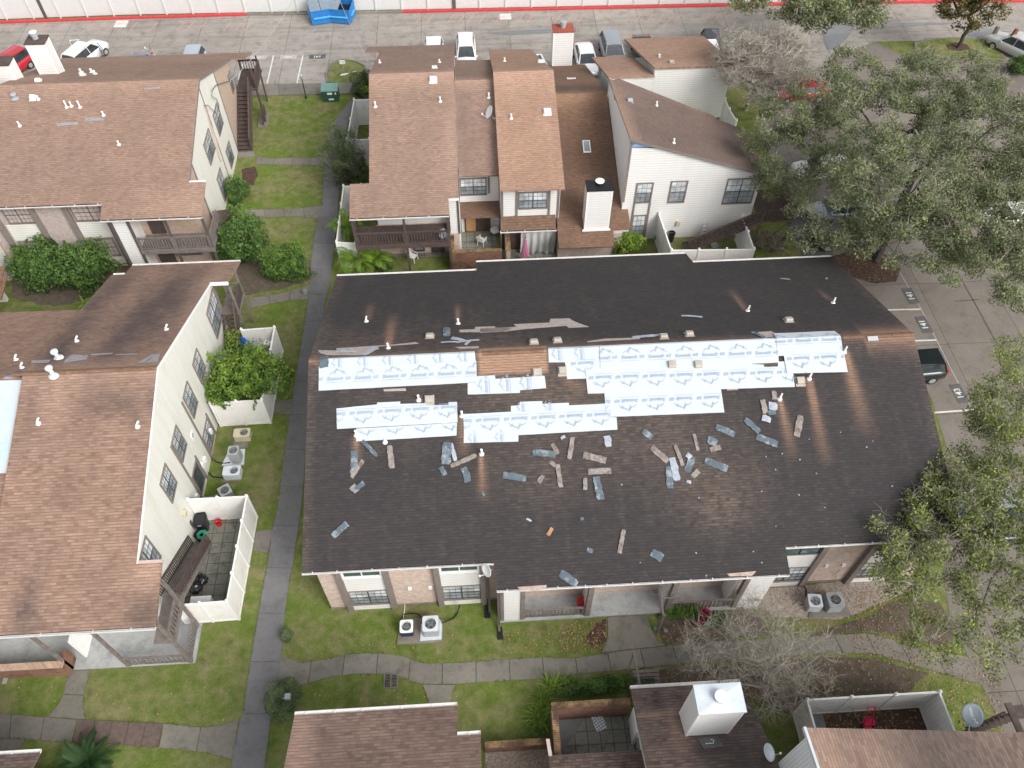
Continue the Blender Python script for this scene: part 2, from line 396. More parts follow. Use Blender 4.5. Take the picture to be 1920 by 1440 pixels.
def tinted(o, vals):
    a = o.data.attributes.new('tint', 'FLOAT_COLOR', 'POINT'); buf = np.zeros((len(o.data.vertices), 4), np.float32)
    buf[:, 0] = vals; buf[:, 3] = 1; a.data.foreach_set('color', buf.ravel()); return o
def sheet(name, px, mat, z, kind='structure', jitter=0):
    mb = MB(); pts = P(px, 0); mb.prism([(p.x, p.y) for p in pts], z - .12, z)
    return struct(name, mb, mat)
mb = MB(); mb.quad((-260, -60, 0), (260, -60, 0), (260, 420, 0), (-260, 420, 0))
struct('lawn', mb, MAT['grass'])

def resample(pts, n):
    L = [0]
    for a, b in zip(pts, pts[1:]): L.append(L[-1] + (b - a).length)
    out = []
    for i in range(n + 1):
        t = L[-1] * i / n
        for k in range(len(L) - 1):
            if t <= L[k + 1] + 1e-9: break
        u = (t - L[k]) / max(1e-9, L[k + 1] - L[k]); out.append(pts[k].lerp(pts[k + 1], u))
    return out
EDGES = []
def walk(name, left, right, mat, z=.035, slablen=1.5, gap=.018, sub=4):
    l, r = P(left), P(right)
    EDGES.extend([l, r]); tot = sum((b - a).length for a, b in zip(l, l[1:])); ns = max(1, round(tot / slablen))
    L, R = resample(l, ns * sub), resample(r, ns * sub)
    mb = MB(); vals = []
    for s in range(ns):
        a = L[s * sub:(s + 1) * sub + 1]; b = R[s * sub:(s + 1) * sub + 1]
        d0 = (a[1] - a[0]).normalized() * gap; d1 = (a[-2] - a[-1]).normalized() * gap
        a = [a[0] + d0] + a[1:-1] + [a[-1] + d1]; b = [b[0] + d0] + b[1:-1] + [b[-1] + d1]
        o = len(mb.v); zz = z + random.uniform(-.006, .006)
        poly = [(p.x, p.y) for p in a] + [(p.x, p.y) for p in b[::-1]]
        n = len(a)
        top = [(p.x, p.y, zz) for p in a] + [(p.x, p.y, zz) for p in b]
        bot = [(p[0], p[1], -.05) for p in top]
        fs = [(i, i + 1, n + i + 1, n + i) for i in range(n - 1)]
        m2 = 2 * n
        fs += [(i, m2 + i, m2 + i + 1, i + 1) for i in range(n - 1)] + [(n + i, n + i + 1, m2 + n + i + 1, m2 + n + i) for i in range(n - 1)]
        fs += [(0, n, m2 + n, m2), (n - 1, m2 + n - 1, m2 + 2 * n - 1, 2 * n - 1)]
        mb.add(top + bot, fs); vals += [random.uniform(0, .55)] * (4 * n)
    # dirty bed under the joints
    o = struct(name, mb, mat); tinted(o, vals)
    jb = MB(); n = len(L)
    jb.add([(p.x, p.y, z - .03) for p in L] + [(p.x, p.y, z - .03) for p in R], [(i, i + 1, n + i + 1, n + i) for i in range(n - 1)])
    struct('path', jb, MAT['joint'])
    return o

walk('footpath', [(655,190),(637,215),(627,230),(621,258),(616,290),(607,330),(604,385),(600,400),(588,448),(584,485),(581,540),(574,591),(567,637),(549,742),(542,789),(529,888),(522,952),(510,993),(503,1054),(494,1096),(483,1163),(470,1241),(457,1333),(446,1370),(437,1418),(434,1445)],
     [(668,190),(657,211),(652,233),(646,262),(641,300),(638,335),(635,375),(633,400),(628,450),(624,485),(619,530),(608,576),(600,637),(590,742),(583,789),(571,870),(567,938),(560,985),(550,1054),(541,1100),(534,1150),(528,1227),(519,1290),(508,1345),(501,1400),(496,1445)], MAT['path'], slablen=2.6, gap=.009)
walk('footpath', [(478,308),(520,309),(560,310),(598,311),(612,316)], [(483,294),(505,297.5),(550,297),(593,296),(618,290)], MAT['concrete'])
walk('footpath', [(464,403),(498,408),(530,407),(560,406.5),(606,411)], [(457,394.5),(500,393),(540,392),(564,391),(606,385)], MAT['concrete'])
walk('footpath', [(471,577),(516,568),(545,563),(578,562)], [(464,559.5),(516,553),(545,546),(582,534)], MAT['concrete'])
walk('footpath', [(475,1031),(503,1037)], [(480,996),(512,993)], MAT['concrete'])
walk('footpath', [(511,774),(545,779)], [(516,752),(551,749)], MAT['concrete'])
walk('footpath', [(-40,1380),(0,1383),(60,1387),(135,1391.5)], [(-40,1337),(0,1339),(90,1345),(145,1350)], MAT['concrete'])
walk('wooden_boardwalk', [(136,1391.5),(200,1395),(250,1399),(297,1402)], [(148,1350),(200,1352),(250,1354.5),(306,1357)], M('weathered_boards', (.13, .095, .08), .85, var=.3, scale=5), z=.05, slablen=.9)
walk('footpath', [(298,1402),(351,1406.5),(394,1412),(437,1424)], [(307,1357),(374,1364),(416,1361.5),(449,1348)], MAT['concrete'], slablen=2)
walk('footpath', [(131,1257.5),(126,1275),(121,1297),(112.5,1319),(90,1345)], [(170,1256),(163,1278),(157.5,1297),(156,1320),(160,1350)], MAT['concrete'])
walk('footpath', [(31,1411),(-30,1413)], [(49,1387),(-30,1383)], MAT['concrete'])
walk('footpath', [(516,1276),(564,1285),(614,1271),(658,1264),(718,1263),(746,1266),(775,1279),(792,1282.5),(853,1282.5),(937,1277),(1020,1272),(1076,1265),(1128,1260),(1173,1256),(1258,1247),(1330,1240),(1440,1233),(1550,1225),(1637,1225),(1713,1247),(1793,1270),(1842,1284)],
     [(526,1230),(564,1243.5),(611,1237),(658,1226.5),(707,1225),(754,1230.5),(780,1240),(801,1245),(856,1243.5),(929,1238),(1020,1233),(1076,1235),(1128,1227),(1170,1221),(1251,1212),(1329,1204),(1440,1198),(1517,1193),(1627,1187),(1667,1197),(1720,1215),(1815,1232)], MAT['concrete'], slablen=1.75)
walk('footpath', [(792,1284),(799,1299.5),(805,1322)], [(853,1284),(845.5,1299.5),(844,1322)], MAT['concrete'])
walk('footpath', [(1139,1157),(1141,1186),(1137,1209),(1126,1224)], [(1212,1153),(1219.5,1175),(1230,1199),(1248,1211)], MAT['concrete'], z=.04, slablen=3)
# ---- road behind, parking lot on the right
road_px = [(-900,44),(0,44.4),(240,35.6),(480,29),(778,24),(1380,11),(1920,3.5),(2900,-20),(2900,60),(1920,110),(1890,118),(1788,75),(1640,78),(1520,130),(1350,160),(900,180),(670,158),(603,158),(483,160),(440,160),(0,200),(-900,230)]
mb = MB(); pp = P(road_px); mb.add([(p.x, p.y, .006) for p in pp], [tuple(range(len(pp)))]); struct('road', mb, MAT['road'])
a = at(-1200, 47, 0); b = at(3000, -16, 0)
lot_px = [(1335,170),(1520,128),(1640,78),(1700,108),(1880,120),(1920,112),(3200,60),(6000,1500),(1912,1440),(1870,1345),(1840,1283),(1820,1240),(1802,1207),(1780,1157),(1760,1000),(1773,833),(1744,742),(1640,565),(1560,482),(1500,478),(1480,440),(1478,380),(1440,300)]
mb = MB(); pp = P(lot_px); mb.add([(p.x, p.y, .010) for p in pp], [tuple(range(len(pp)))]); struct('parking_lot', mb, MAT['lot'])
# pavement strip and kerbs
walk('pavement', [(440,182),(487,180),(550,179),(608,177.5)], [(440,160),(483,159),(550,158.5),(604,158)], MAT['concrete'], z=.10, slablen=3.5)
walk('pavement', [(608,178),(633,177),(668,176)], [(604,158),(625,156.5),(663,155)], MAT['concrete'], z=.10, slablen=2)
def kerb(px, mat, w=.16, h=.13, name='kerb'):
    mb = MB(); pts = P(px)
    for a, b in zip(pts, pts[1:]):
        mb.bar((a.x, a.y, h / 2), (b.x, b.y, h / 2), w, h)
    return struct(name, mb, mat)
MAT['kerb'] = MAT['concrete']
kerb([(-900,80),(-400,60),(0,43),(240,34.6),(350,31.5),(463,28)], MAT['red_paint'], w=.34, h=.16)
kerb([(463,28),(560,27),(755,23)], MAT['concrete'], w=.30, h=.15)
kerb([(755,23),(1000,18.5),(1380,10.5),(1640,6),(1920,3),(2600,-8)], MAT['red_paint'], w=.34, h=.16)
kerb([(614,155),(612,140),(618,124),(632,115),(650,113),(670,117),(684,125),(690,140)], MAT['concrete'])
# island of grass by the transformer
mb = MB(); pp = P([(616,156),(614,140),(620,126),(633,117),(650,115),(669,119),(683,127),(692,140),(700,156)]); mb.prism([(p.x, p.y) for p in pp], 0, .10)
struct('grass_island', mb, MAT['grass'])
mb = MB(); pp = P([(1716,84),(1740,76),(1780,73),(1832,73),(1860,82),(1886,115),(1830,110),(1775,108),(1720,104)]); mb.prism([(p.x, p.y) for p in pp], 0, .12)
struct('grass_island', mb, MAT['grass'])
kerb([(1716,84),(1740,76),(1780,73),(1832,73),(1860,82),(1886,115),(1830,110),(1775,108),(1720,104),(1716,84)], MAT['concrete'], w=.18, h=.14)
# strip of grass right of the back houses, under the bare tree
mb = MB(); pp = P([(1350,230),(1362,170),(1400,158),(1420,170),(1440,300),(1400,330)]); mb.prism([(p.x, p.y) for p in pp], 0, .05)
struct('grass_verge', mb, MAT['grass'])
# asphalt strip beside the parked cars
walk('pavement', [(1510,492),(1484,430),(1470,380),(1455,330)], [(1560,480),(1528,430),(1512,380),(1495,330)], concrete_mat('asphalt_walk', (.085, .082, .082), (.13, .125, .125), (.05, .05, .05)), z=.05, slablen=6)
mb = MB(); pp = P([(1545,492),(1560,482),(1600,470),(1660,478),(1688,505),(1680,528),(1640,532),(1600,520)]); mb.prism([(p.x, p.y) for p in pp], 0, .05)
struct('mulch_bed', mb, MAT['mulch'])
# long markings in the lot
def line(px, w, mat, z=.022, name='parking_line'):
    a, b = at(*px[0]), at(*px[1]); d = (b - a).normalized(); n_ = Vector((-d.y, d.x, 0)) * w / 2
    mb = MB(); mb.quad(*[(p.x, p.y, z) for p in (a - n_, b - n_, b + n_, a + n_)]); return struct(name, mb, mat)
for q in [((1640,582),(1726,580)), ((1690,640),(1755,638)), ((1752,774),(1826,768.5)), ((1790,868),(1850,862))]:
    line(q, .12, MAT['linepaint'])
for q in [((513,104),(501,157)), ((568,104.5),(557,156)), ((455,120),(447,150)), ((400,122),(392,150))]:
    line(q, .13, MAT['linepaint'])
for q in [((1727,580),(1757,640)), ((1757,640),(1790,706)), ((1790,706),(1822,768)), ((1822,768),(1849,818)), ((1700,533),(1727,580)), ((1675,492),(1700,533))]:
    line(q, .05, MAT['linepaint_old'])
for q in [((1800,520),(1835,582)), ((1835,582),(1872,650)), ((1790,565),(1835,562))]:
    line(q, .10, MAT['joint'], z=.018, name='road_joint')
# stall numbers
def textmesh(s, size, shear=0.0, bold=0.0):
    cu = bpy.data.curves.new('writing', 'FONT'); cu.body = s; cu.size = size; cu.shear = shear; cu.offset = bold
    cu.align_x = 'CENTER'; cu.align_y = 'CENTER'; cu.resolution_u = 2
    o = bpy.data.objects.new('writing', cu); COL.objects.link(o)
    dg = bpy.context.evaluated_depsgraph_get(); dg.update()
    me = bpy.data.meshes.new_from_object(o.evaluated_get(dg))
    vs = [v.co.copy() for v in me.vertices]; fs = [tuple(p.vertices) for p in me.polygons]
    bpy.data.objects.remove(o); bpy.data.curves.remove(cu); bpy.data.meshes.remove(me)
    return vs, fs
def ground_number(s, px, rz, h=.42, w=1.25, d=.62, plate=MAT['blackpaint']):
    c = at(*px); m = Matrix.Translation((c.x, c.y, 0)) @ Matrix.Rotation(rz, 4, 'Z')
    mb = MB(); mb.add([m @ Vector(p) for p in ((-w / 2, -d / 2, .024), (w / 2, -d / 2, .024), (w / 2, d / 2, .024), (-w / 2, d / 2, .024))], [(0, 1, 2, 3)])
    struct('stall_number_patch', mb, plate)
    vs, fs = textmesh(s, h * 1.35, bold=.012); mb = MB(); mb.add([m @ (v + Vector((0, 0, .028))) for v in vs], fs)
    struct('stall_number', mb, MAT['linepaint'])
R90 = math.radians(90)
for s, px in [('141', (1707,555)), ('141', (1732,609)), ('143', (1798,738)), ('138', (1838,803))]:
    ground_number(s, px, R90 + math.radians(3), w=1.5, d=.75)
for s, px in [('145', (484,108)), ('140', (541,107)), ('141', (595,106.5))]:
    ground_number(s, px, math.pi, h=.36, w=1.5, d=.7, plate=MAT['linepaint_old'] if s != '141' else MAT['blackpaint'])
# white stencil blocks on the fire lane (red lettering too worn to read)
for px in [[(216,48),(212.5,51.5),(236,51.5),(242,38.5),(219,38.5)][1:], [(937,37),(959,36.5),(958,25.5),(937,26)]]:
    mb = MB(); pp = P(px); mb.add([(p.x, p.y, .02) for p in pp], [(0, 1, 2, 3)]); struct('lane_marking', mb, MAT['linepaint'])
    c = sum(pp, Vector()) / 4; vs, fs = textmesh('NO\nPARKING', .45); m = Matrix.Translation((c.x, c.y, 0)) @ Matrix.Scale(.8, 4, (1, 0, 0))
    mb = MB(); mb.add([m @ (v + Vector((0, .25, .025))) for v in vs], fs); struct('lane_lettering', mb, M('worn_red_lettering', (.62, .36, .35), .8))
# worn red hatching between kerb and lane
hb = MB(); hm = M('worn_red_hatching', (.48, .27, .235), .85, var=.25, scale=9)
def hatch(x0, x1, ya, yb, z=.014, skip=.3):
    x = x0
    while x < x1:
        if random.random() > skip:
            a, b_ = at(x, ya, z), at(x + 14, yb, z); d = Vector((.05, 0, 0)); hb.quad(a - d, a + d, b_ + d, b_ - d)
        x += random.uniform(14, 22)
hatch(20, 460, 58, 42); hatch(760, 1380, 44, 26); hatch(1560, 1900, 22, 10)
struct('kerb_hatching', hb, hm)
# standing water
for px in [[(1540,52),(1580,40),(1600,52),(1590,70),(1570,90),(1552,95),(1545,75)], [(1640,45),(1740,42),(1790,44),(1700,50),(1640,55)], [(905,62),(960,58),(1080,52),(1080,60),(960,66)], [(1810,58),(1850,52),(1870,60),(1840,70),(1815,70)]]:
    mb = MB(); pp = P(px); mb.add([(p.x, p.y, .026) for p in pp], [tuple(range(len(pp)))]); struct('puddle', mb, MAT['puddle'])
# beds, gravel, bare soil
def bed(name, px, mat, z):
    mb = MB(); pp = P(px); c = sum(pp, Vector()) / len(pp); out = []
    for a, b_ in zip(pp, pp[1:] + pp[:1]):
        k = max(2, int((b_ - a).length / .35))
        for i in range(k):
            p = a.lerp(b_, i / k); nn = mnoise.noise(Vector((p.x * 1.3, p.y * 1.3, z * 50))) * .22
            out.append(p + (p - c).normalized() * nn)
    mb.add([(c.x, c.y, z + .02)] + [(p.x, p.y, z) for p in out], [(0, i + 1, (i + 1) % len(out) + 1) for i in range(len(out))])
    return struct(name, mb, mat)
bed('gravel_bed', [(1415,1110),(1450,1103),(1560,1094),(1690,1085),(1720,1100),(1700,1112),(1640,1135),(1590,1160),(1515,1160),(1470,1158),(1425,1140)], MAT['gravel'], .02)
bed('bare_soil', [(1175,1275),(1260,1250),(1400,1243),(1550,1232),(1640,1235),(1740,1262),(1700,1300),(1560,1330),(1480,1345),(1400,1300),(1250,1285)], MAT['soil'], .012)
bed('planting_bed', [(1232,1150),(1330,1140),(1420,1150),(1450,1190),(1400,1196),(1330,1200),(1250,1208),(1235,1185)], MAT['soil'], .014)
bed('leaf_bed', [(1118,1165),(1136,1160),(1137,1205),(1112,1210),(1100,1195)], MAT['mulch'], .018)
bed('bare_soil', [(1520,1190),(1640,1182),(1700,1195),(1785,1215),(1790,1170),(1760,1130),(1690,1120),(1640,1150)], MAT['soil'], .012)
bed('planting_bed', [(440,500),(520,470),(586,490),(582,525),(520,545),(462,552)], MAT['soil'], .012)
bed('planting_bed', [(20,480),(150,470),(240,480),(230,560),(100,575),(20,560)], MAT['soil'], .012)
# ================================================================ BUILDING HELPERS
def gable_h(ye, ze, kf, yr, kb):
    """height of a gable roof: front eave (ye, ze), slope kf up to ridge yr, slope kb down behind"""
    zr = ze + kf * (yr - ye)
    return lambda x, y: (ze + kf * (y - ye)) if y <= yr else (zr - kb * (y - yr))
def onh(x, y, ye, ze, kf, yr, kb):
    p = onp(x, y, ('y', ye, ze, kf))
    if p.y > yr: p = onp(x, y, ('y', yr, ze + kf * (yr - ye), -kb))
    return p
def drape(name, poly, h, mat, parent, thick=.14, res=.6, breaks=(), stain=None, off=0.0, wob=0.0, ax='y', local=False):
    """2-D outline laid over height function h, cut along a grid and given thickness"""
    bm = bmesh.new()
    bm.faces.new([bm.verts.new((p[0], p[1], 0)) for p in poly])
    xs = [p[0] for p in poly]; ys = [p[1] for p in poly]
    def cut(co, no):
        bmesh.ops.bisect_plane(bm, geom=bm.verts[:] + bm.edges[:] + bm.faces[:], plane_co=co, plane_no=no, dist=1e-5)
    for b in breaks: cut((0, b, 0) if ax == 'y' else (b, 0, 0), (0, 1, 0) if ax == 'y' else (1, 0, 0))
    if res:
        k = math.floor(min(xs) / res) + 1
        while k * res < max(xs): cut((k * res + .001, 0, 0), (1, 0, 0)); k += 1
        k = math.floor(min(ys) / res) + 1
        while k * res < max(ys): cut((0, k * res + .001, 0), (0, 1, 0)); k += 1
    bm.verts.index_update()
    tops = [(v.co.x, v.co.y) for v in bm.verts]
    faces = [[v.index for v in f.verts] for f in bm.faces]
    bnd = [(e.verts[0].index, e.verts[1].index) for e in bm.edges if len(e.link_faces) == 1]
    bm.free()
    mb = MB(); n = len(tops)
    vs = []
    for x, y in tops:
        z = h(x, y) + off
        if wob: z += wob * (.5 + mnoise.noise(Vector((x * 1.7, y * 2.3, off * 90))))
        vs.append((x, y, z))
    mb.add(vs + [(x, y, z - thick) for x, y, z in vs], faces + [[n + i for i in f][::-1] for f in faces] + [(a, b, n + b, n + a) for a, b in bnd])
    o = build(name, mb, mat, parent, local=local)
    if stain:
        a = o.data.attributes.new('stain', 'FLOAT_COLOR', 'POINT'); buf = np.zeros((2 * n, 4), np.float32)
        for i, (x, y) in enumerate(tops):
            d, l = stain(x, y); buf[i, 0] = buf[n + i, 0] = min(1, max(0, d)); buf[i, 1] = buf[n + i, 1] = min(1, max(0, l))
        buf[:, 3] = 1; a.data.foreach_set('color', buf.ravel())
    return o
def segd(x, y, s):
    (x0, y0), (x1, y1) = s; dx, dy = x1 - x0, y1 - y0; L = dx * dx + dy * dy
    t = max(0, min(1, ((x - x0) * dx + (y - y0) * dy) / L)); return math.hypot(x - x0 - t * dx, y - y0 - t * dy), t
def fb(x, y, s, seed=0): return mnoise.noise(Vector((x * s, y * s, seed))) * .6 + mnoise.noise(Vector((x * s * 2.3, y * s * 2.3, seed + 5))) * .4

def gutter(parent, a, b, name='gutter', out=(0, -1, 0), w=.13, mat=None, clips=True, step=1.35):
    a, b, o = Vector(a), Vector(b), Vector(out); mb = MB(); d = (b - a); L = d.length; d.normalize()
    t = .012
    def strip(o0, z0, o1, z1):
        mb.slab([a + o * o0 + Vector((0, 0, z0)), b + o * o0 + Vector((0, 0, z0)), b + o * o1 + Vector((0, 0, z1)), a + o * o1 + Vector((0, 0, z1))], (0, 0, -t) if abs(z0 - z1) < .02 else o * t)
    strip(0, -.075, w, -.075); strip(w, -.075, w + .015, .0); strip(-.012, -.075, -.012, .0)
    mb.slab([a + o * (w + .02), b + o * (w + .02), b + o * (w - .02), a + o * (w - .02)], (0, 0, -.03))
    for e in (a, b): mb.slab([e + o * 0 + Vector((0, 0, -.075)), e + o * w + Vector((0, 0, -.075)), e + o * (w + .02), e + o * 0], d * .01 * (1 if e is a else -1))
    if clips:
        k = .5
        while k < L - .2:
            c = a + d * k; mb.slab([c - d * .025 + Vector((0, 0, .012)), c + d * .025 + Vector((0, 0, .012)), c + d * .025 + o * w + Vector((0, 0, .012)), c - d * .025 + o * w + Vector((0, 0, .012))], (0, 0, .012))
            k += step * random.uniform(.75, 1.25)
    return build(name, mb, mat or MAT['gutter'], parent)

def T(axis, c, out):
    if axis == 'y': return lambda u, d, z: (u, c + out * d, z)
    return lambda u, d, z: (c + out * d, u, z)
def tb(mb, t, u0, d0, z0, u1, d1, z1):
    a, b = t(u0, d0, z0), t(u1, d1, z1); mb.box(*a, *b)
def window(parent, axis, c, out, u0, u1, z0, z1, frame='trim', nu=2, nz=4, ncell=3, fr=.09, up='glass_light', lo='glass_mid', split=.5, muntin=True, proud=.07, label=None, name='window'):
    """framed window proud of a wall plane; nu sashes side by side, muntins, upper/lower panes"""
    t = T(axis, c, out); mb = MB(); u0, u1 = min(u0, u1), max(u0, u1)
    mb.cur = 0
    tb(mb, t, u0, 0, z1 - fr, u1, proud, z1); tb(mb, t, u0, 0, z0, u1, proud, z0 + fr)
    tb(mb, t, u0, 0, z0 + fr, u0 + fr, proud - .004, z1 - fr); tb(mb, t, u1 - fr, 0, z0 + fr, u1, proud - .004, z1 - fr)
    mb.cur = 1
    zi0, zi1 = z0 + fr, z1 - fr; zs = zi0 + (zi1 - zi0) * split
    su = (u1 - u0 - 2 * fr) / nu
    for i in range(nu):
        a = u0 + fr + su * i; b = a + su
        if i: tb(mb, t, a - .025, .012, zi0, a + .025, .052, zi1)
        if muntin:
            for k in range(1, ncell):
                uu = a + (b - a) * k / ncell; tb(mb, t, uu - .007, .012, zi0, uu + .007, .036, zi1)
            for (q0, q1) in ((zi0, zs), (zs, zi1)):
                m = max(1, round(nz / 2))
                for k in range(1, m): zz = q0 + (q1 - q0) * k / m; tb(mb, t, a, .012, zz - .009, b, .034, zz + .009)
        tb(mb, t, a, .012, zs - .022, b, .044, zs + .022)
        tb(mb, t, a, .012, zi0, b, .040, zi0 + .03)
    w = build(name, mb, [MAT[frame], MAT['muntin' if frame != 'white' else 'white']], parent)
    if label: w['label'] = label
    pm = MB()
    for i in range(nu):
        a = u0 + fr + su * i; b = a + su
        pm.cur = 0; tb(pm, t, a, .002, zs, b, .015, zi1)
        pm.cur = 1; tb(pm, t, a, .002, zi0, b, .013, zs)
    build('pane', pm, [MAT[up], MAT[lo]], w)
    return w
def panel(parent, axis, c, out, u0, u1, z0, z1, mat, d0=0, d1=.04, name='wall_panel'):
    mb = MB(); tb(mb, T(axis, c, out), u0, d0, z0, u1, d1, z1); return build(name, mb, MAT[mat] if isinstance(mat, str) else mat, parent)
def shell(parent, x0, x1, y0, y1, h, mat, yr=None, t=.15, drop=.16, name='wall'):
    """four walls up to the roof underside"""
    mb = MB(); H = lambda x, y: h(x, y) - drop
    def wall(pts, off): mb.slab(pts, off)
    wall([(x0, y0, -.1), (x1, y0, -.1), (x1, y0, H(x1, y0)), (x0, y0, H(x0, y0))], (0, t, 0))
    wall([(x0, y1, -.1), (x1, y1, -.1), (x1, y1, H(x1, y1)), (x0, y1, H(x0, y1))], (0, -t, 0))
    for x, s in ((x0, 1), (x1, -1)):
        ps = [(x, y0 + t, -.1), (x, y1 - t, -.1), (x, y1 - t, H(x, y1 - t))] + ([(x, yr, H(x, yr))] if yr and y0 < yr < y1 else []) + [(x, y0 + t, H(x, y0 + t))]
        wall(ps, (s * t, 0, 0))
    return build(name, mb, mat, parent)
def railing(parent, a, b, h=.95, mat='wood_grey', gap=.16, name='railing', post=True, w=.05):
    a, b = Vector(a), Vector(b); mb = MB(); up = Vector((0, 0, 1)); L = (b - a).length
    mb.bar(a + up * h, b + up * h, .11, .05); mb.bar(a + up * (h - .09), b + up * (h - .09), .05, .07); mb.bar(a + up * .1, b + up * .1, .05, .07)
    n = max(1, int(L / gap))
    for i in range(n + 1):
        p = a.lerp(b, (i + .5) / (n + 1)); mb.bar(p + up * .06, p + up * (h - .04), w, w, up=(b - a).normalized())
    if post:
        for p in (a, b): mb.bar(p, p + up * (h + .02), .1, .1, up=(b - a).normalized())
    return build(name, mb, MAT[mat], parent)
def staircase(parent, a, b, width, n, side, mat='wood_brown', railmat='wood_brown', rails=(1,), rh=.95, name='staircase', solid=False):
    """a: foot (centre of inner edge), b: head; side: unit vector across"""
    a, b, s = Vector(a), Vector(b), Vector(side); mb = MB(); run = Vector((b.x - a.x, b.y - a.y, 0)); st = run / n; dz = (b.z - a.z) / n
    for i in range(n):
        p = a + st * i + Vector((0, 0, dz * (i + 1)))
        mb.slab([p, p + s * width, p + s * width + st * 1.12, p + st * 1.12], (0, 0, -.045))
        if solid: mb.slab([p, p + s * width, p + s * width - Vector((0, 0, dz)), p - Vector((0, 0, dz))], st.normalized() * .02)
    for k in (0, width):
        q = s * k; mb.bar(a + q + Vector((0, 0, dz * .4)), b + q + Vector((0, 0, -dz * .4)), .05, .28)
    stc = build(name, mb, MAT[mat], parent)
    for r in rails:
        q = s * (0 if r == 0 else width); rb = MB(); up = Vector((0, 0, 1))
        A, B = a + q + up * dz, b + q + up * dz
        rb.bar(A + up * rh, B + up * rh, .10, .05); rb.bar(A + up * (rh - .08), B + up * (rh - .08), .05, .07); rb.bar(A + up * .12, B + up * .12, .05, .07)
        m = int((B - A).length / .17)
        for i in range(m + 1):
            p = A.lerp(B, i / m); rb.bar(p + up * .05, p + up * (rh - .02), .045, .045, up=st.normalized())
        build('handrail', rb, MAT[railmat], stc)
    return stc
def pipe_vent(parent, p, h=.34, r=.055, bend=None, mat='white', name='vent_pipe', cap=False):
    mb = MB(); p = Vector(p)
    mb.lathe(p, [(r * 2.4, -.03), (r * 2.3, .02), (r * 1.25, .07), (r * 1.2, .08)], 12)
    top = p + Vector((0, 0, h))
    if bend: bd = Vector(bend); mb.tube([p, p + Vector((0, 0, h * .55)), p + Vector((0, 0, h * .7)) + bd * .4, p + Vector((0, 0, h * .95)) + bd], r, 10)
    else:
        mb.tube([p, top], r, 12); mb.lathe(top - Vector((0, 0, .004)), [(r * 1.15, -.05), (r * 1.15, .0), (r * .8, .003)], 12)
    if cap: mb.lathe(top, [(r * 1.1, -.02), (r * 1.7, .0), (r * 1.7, .08), (r * 1.2, .12), (.01, .13)], 14)
    return build(name, mb, MAT[mat], parent, smooth=False)
def box_vent(parent, p, k=0.0, s=.38, mat=None, name='roof_vent', face=-1):
    """hooded box vent; k: roof slope along y"""
    mb = MB(); p = Vector(p); w = s / 2
    def q(x, y, z): return p + Vector((x, y, z + k * y))
    mb.add([q(-w * 1.35, -w * 1.5, .015), q(w * 1.35, -w * 1.5, .015), q(w * 1.35, w * 1.3, .015), q(-w * 1.35, w * 1.3, .015)], [(0, 1, 2, 3)])
    prof = [(-w, .06), (-w, .17), (-w * .7, .22), (w * .5, .22), (w * .9, .13), (w, .02)] if face < 0 else [(w, .06), (w, .17), (w * .7, .22), (-w * .5, .22), (-w * .9, .13), (-w, .02)]
    n = len(prof)
    mb.add([q(-w, y, z) for y, z in prof] + [q(w, y, z) for y, z in prof], [tuple(range(n)), tuple(range(n, 2 * n))[::-1]] + [(i, i + 1, n + i + 1, n + i) for i in range(n - 1)] + [(n - 1, 0, n, 2 * n - 1)])
    mb.box(p.x - w * .8, p.y - w * .8, p.z - .02, p.x + w * .8, p.y + w * .8, p.z + .07 + abs(k) * w)
    return build(name, mb, mat or MAT['vent_beige'], parent)
MAT['vent_beige'] = M('vent_beige', (.40, .36, .31), .6, var=.2)
MAT['vent_white'] = M('vent_white', (.70, .70, .69), .5, var=.08)
def chimney(parent, c, sx, sy, z0, z1, side='white_siding', cap='metal_light', flue=True, flue_h=.25, flue_r=.22, trim='white', fluecap='white', capt=.05):
    """boxed siding chimney with metal cap and round flue; c = centre xy"""
    x, y = c; mb = MB(); mb.box(x - sx / 2, y - sy / 2, z0, x + sx / 2, y + sy / 2, z1)
    ch = build('chimney', mb, MAT[side], parent)
    tr = MB()
    for ax in (-1, 1):
        for ay in (-1, 1):
            X, Y = x + ax * sx / 2, y + ay * sy / 2
            tr.box(X - ax * .10, Y + ay * .012, z0, X + ax * .012, Y - ay * .10, z1 - .02)
    build('corner_trim', tr, MAT[trim], ch)
    cb = MB(); e = .05
    cb.add([(x - sx / 2 - e, y - sy / 2 - e, z1), (x + sx / 2 + e, y - sy / 2 - e, z1), (x + sx / 2 + e, y + sy / 2 + e, z1), (x - sx / 2 - e, y + sy / 2 + e, z1), (x, y, z1 + .09),
            (x - sx / 2 - e, y - sy / 2 - e, z1 - .1), (x + sx / 2 + e, y - sy / 2 - e, z1 - .1), (x + sx / 2 + e, y + sy / 2 + e, z1 - .1), (x - sx / 2 - e, y + sy / 2 + e, z1 - .1)],
           [(0, 1, 4), (1, 2, 4), (2, 3, 4), (3, 0, 4), (0, 5, 6, 1), (1, 6, 7, 2), (2, 7, 8, 3), (3, 8, 5, 0)])
    build('chimney_cap', cb, MAT[cap], ch)
    if flue:
        fb_ = MB(); fb_.lathe((x, y, z1 + .04), [(flue_r * .8, 0), (flue_r * .8, flue_h * .5), (flue_r, flue_h * .5), (flue_r, flue_h)], 18)
        f = build('flue', fb_, MAT['grey_metal' if cap != 'black' else 'black'], ch)
        fc = MB(); fc.lathe((x, y, z1 + .04 + flue_h), [(flue_r * 1.03, 0), (flue_r * 1.03, .025), (flue_r * .5, .05), (.01, .055)], 18); build('flue_cap', fc, MAT[fluecap], ch)
    return ch
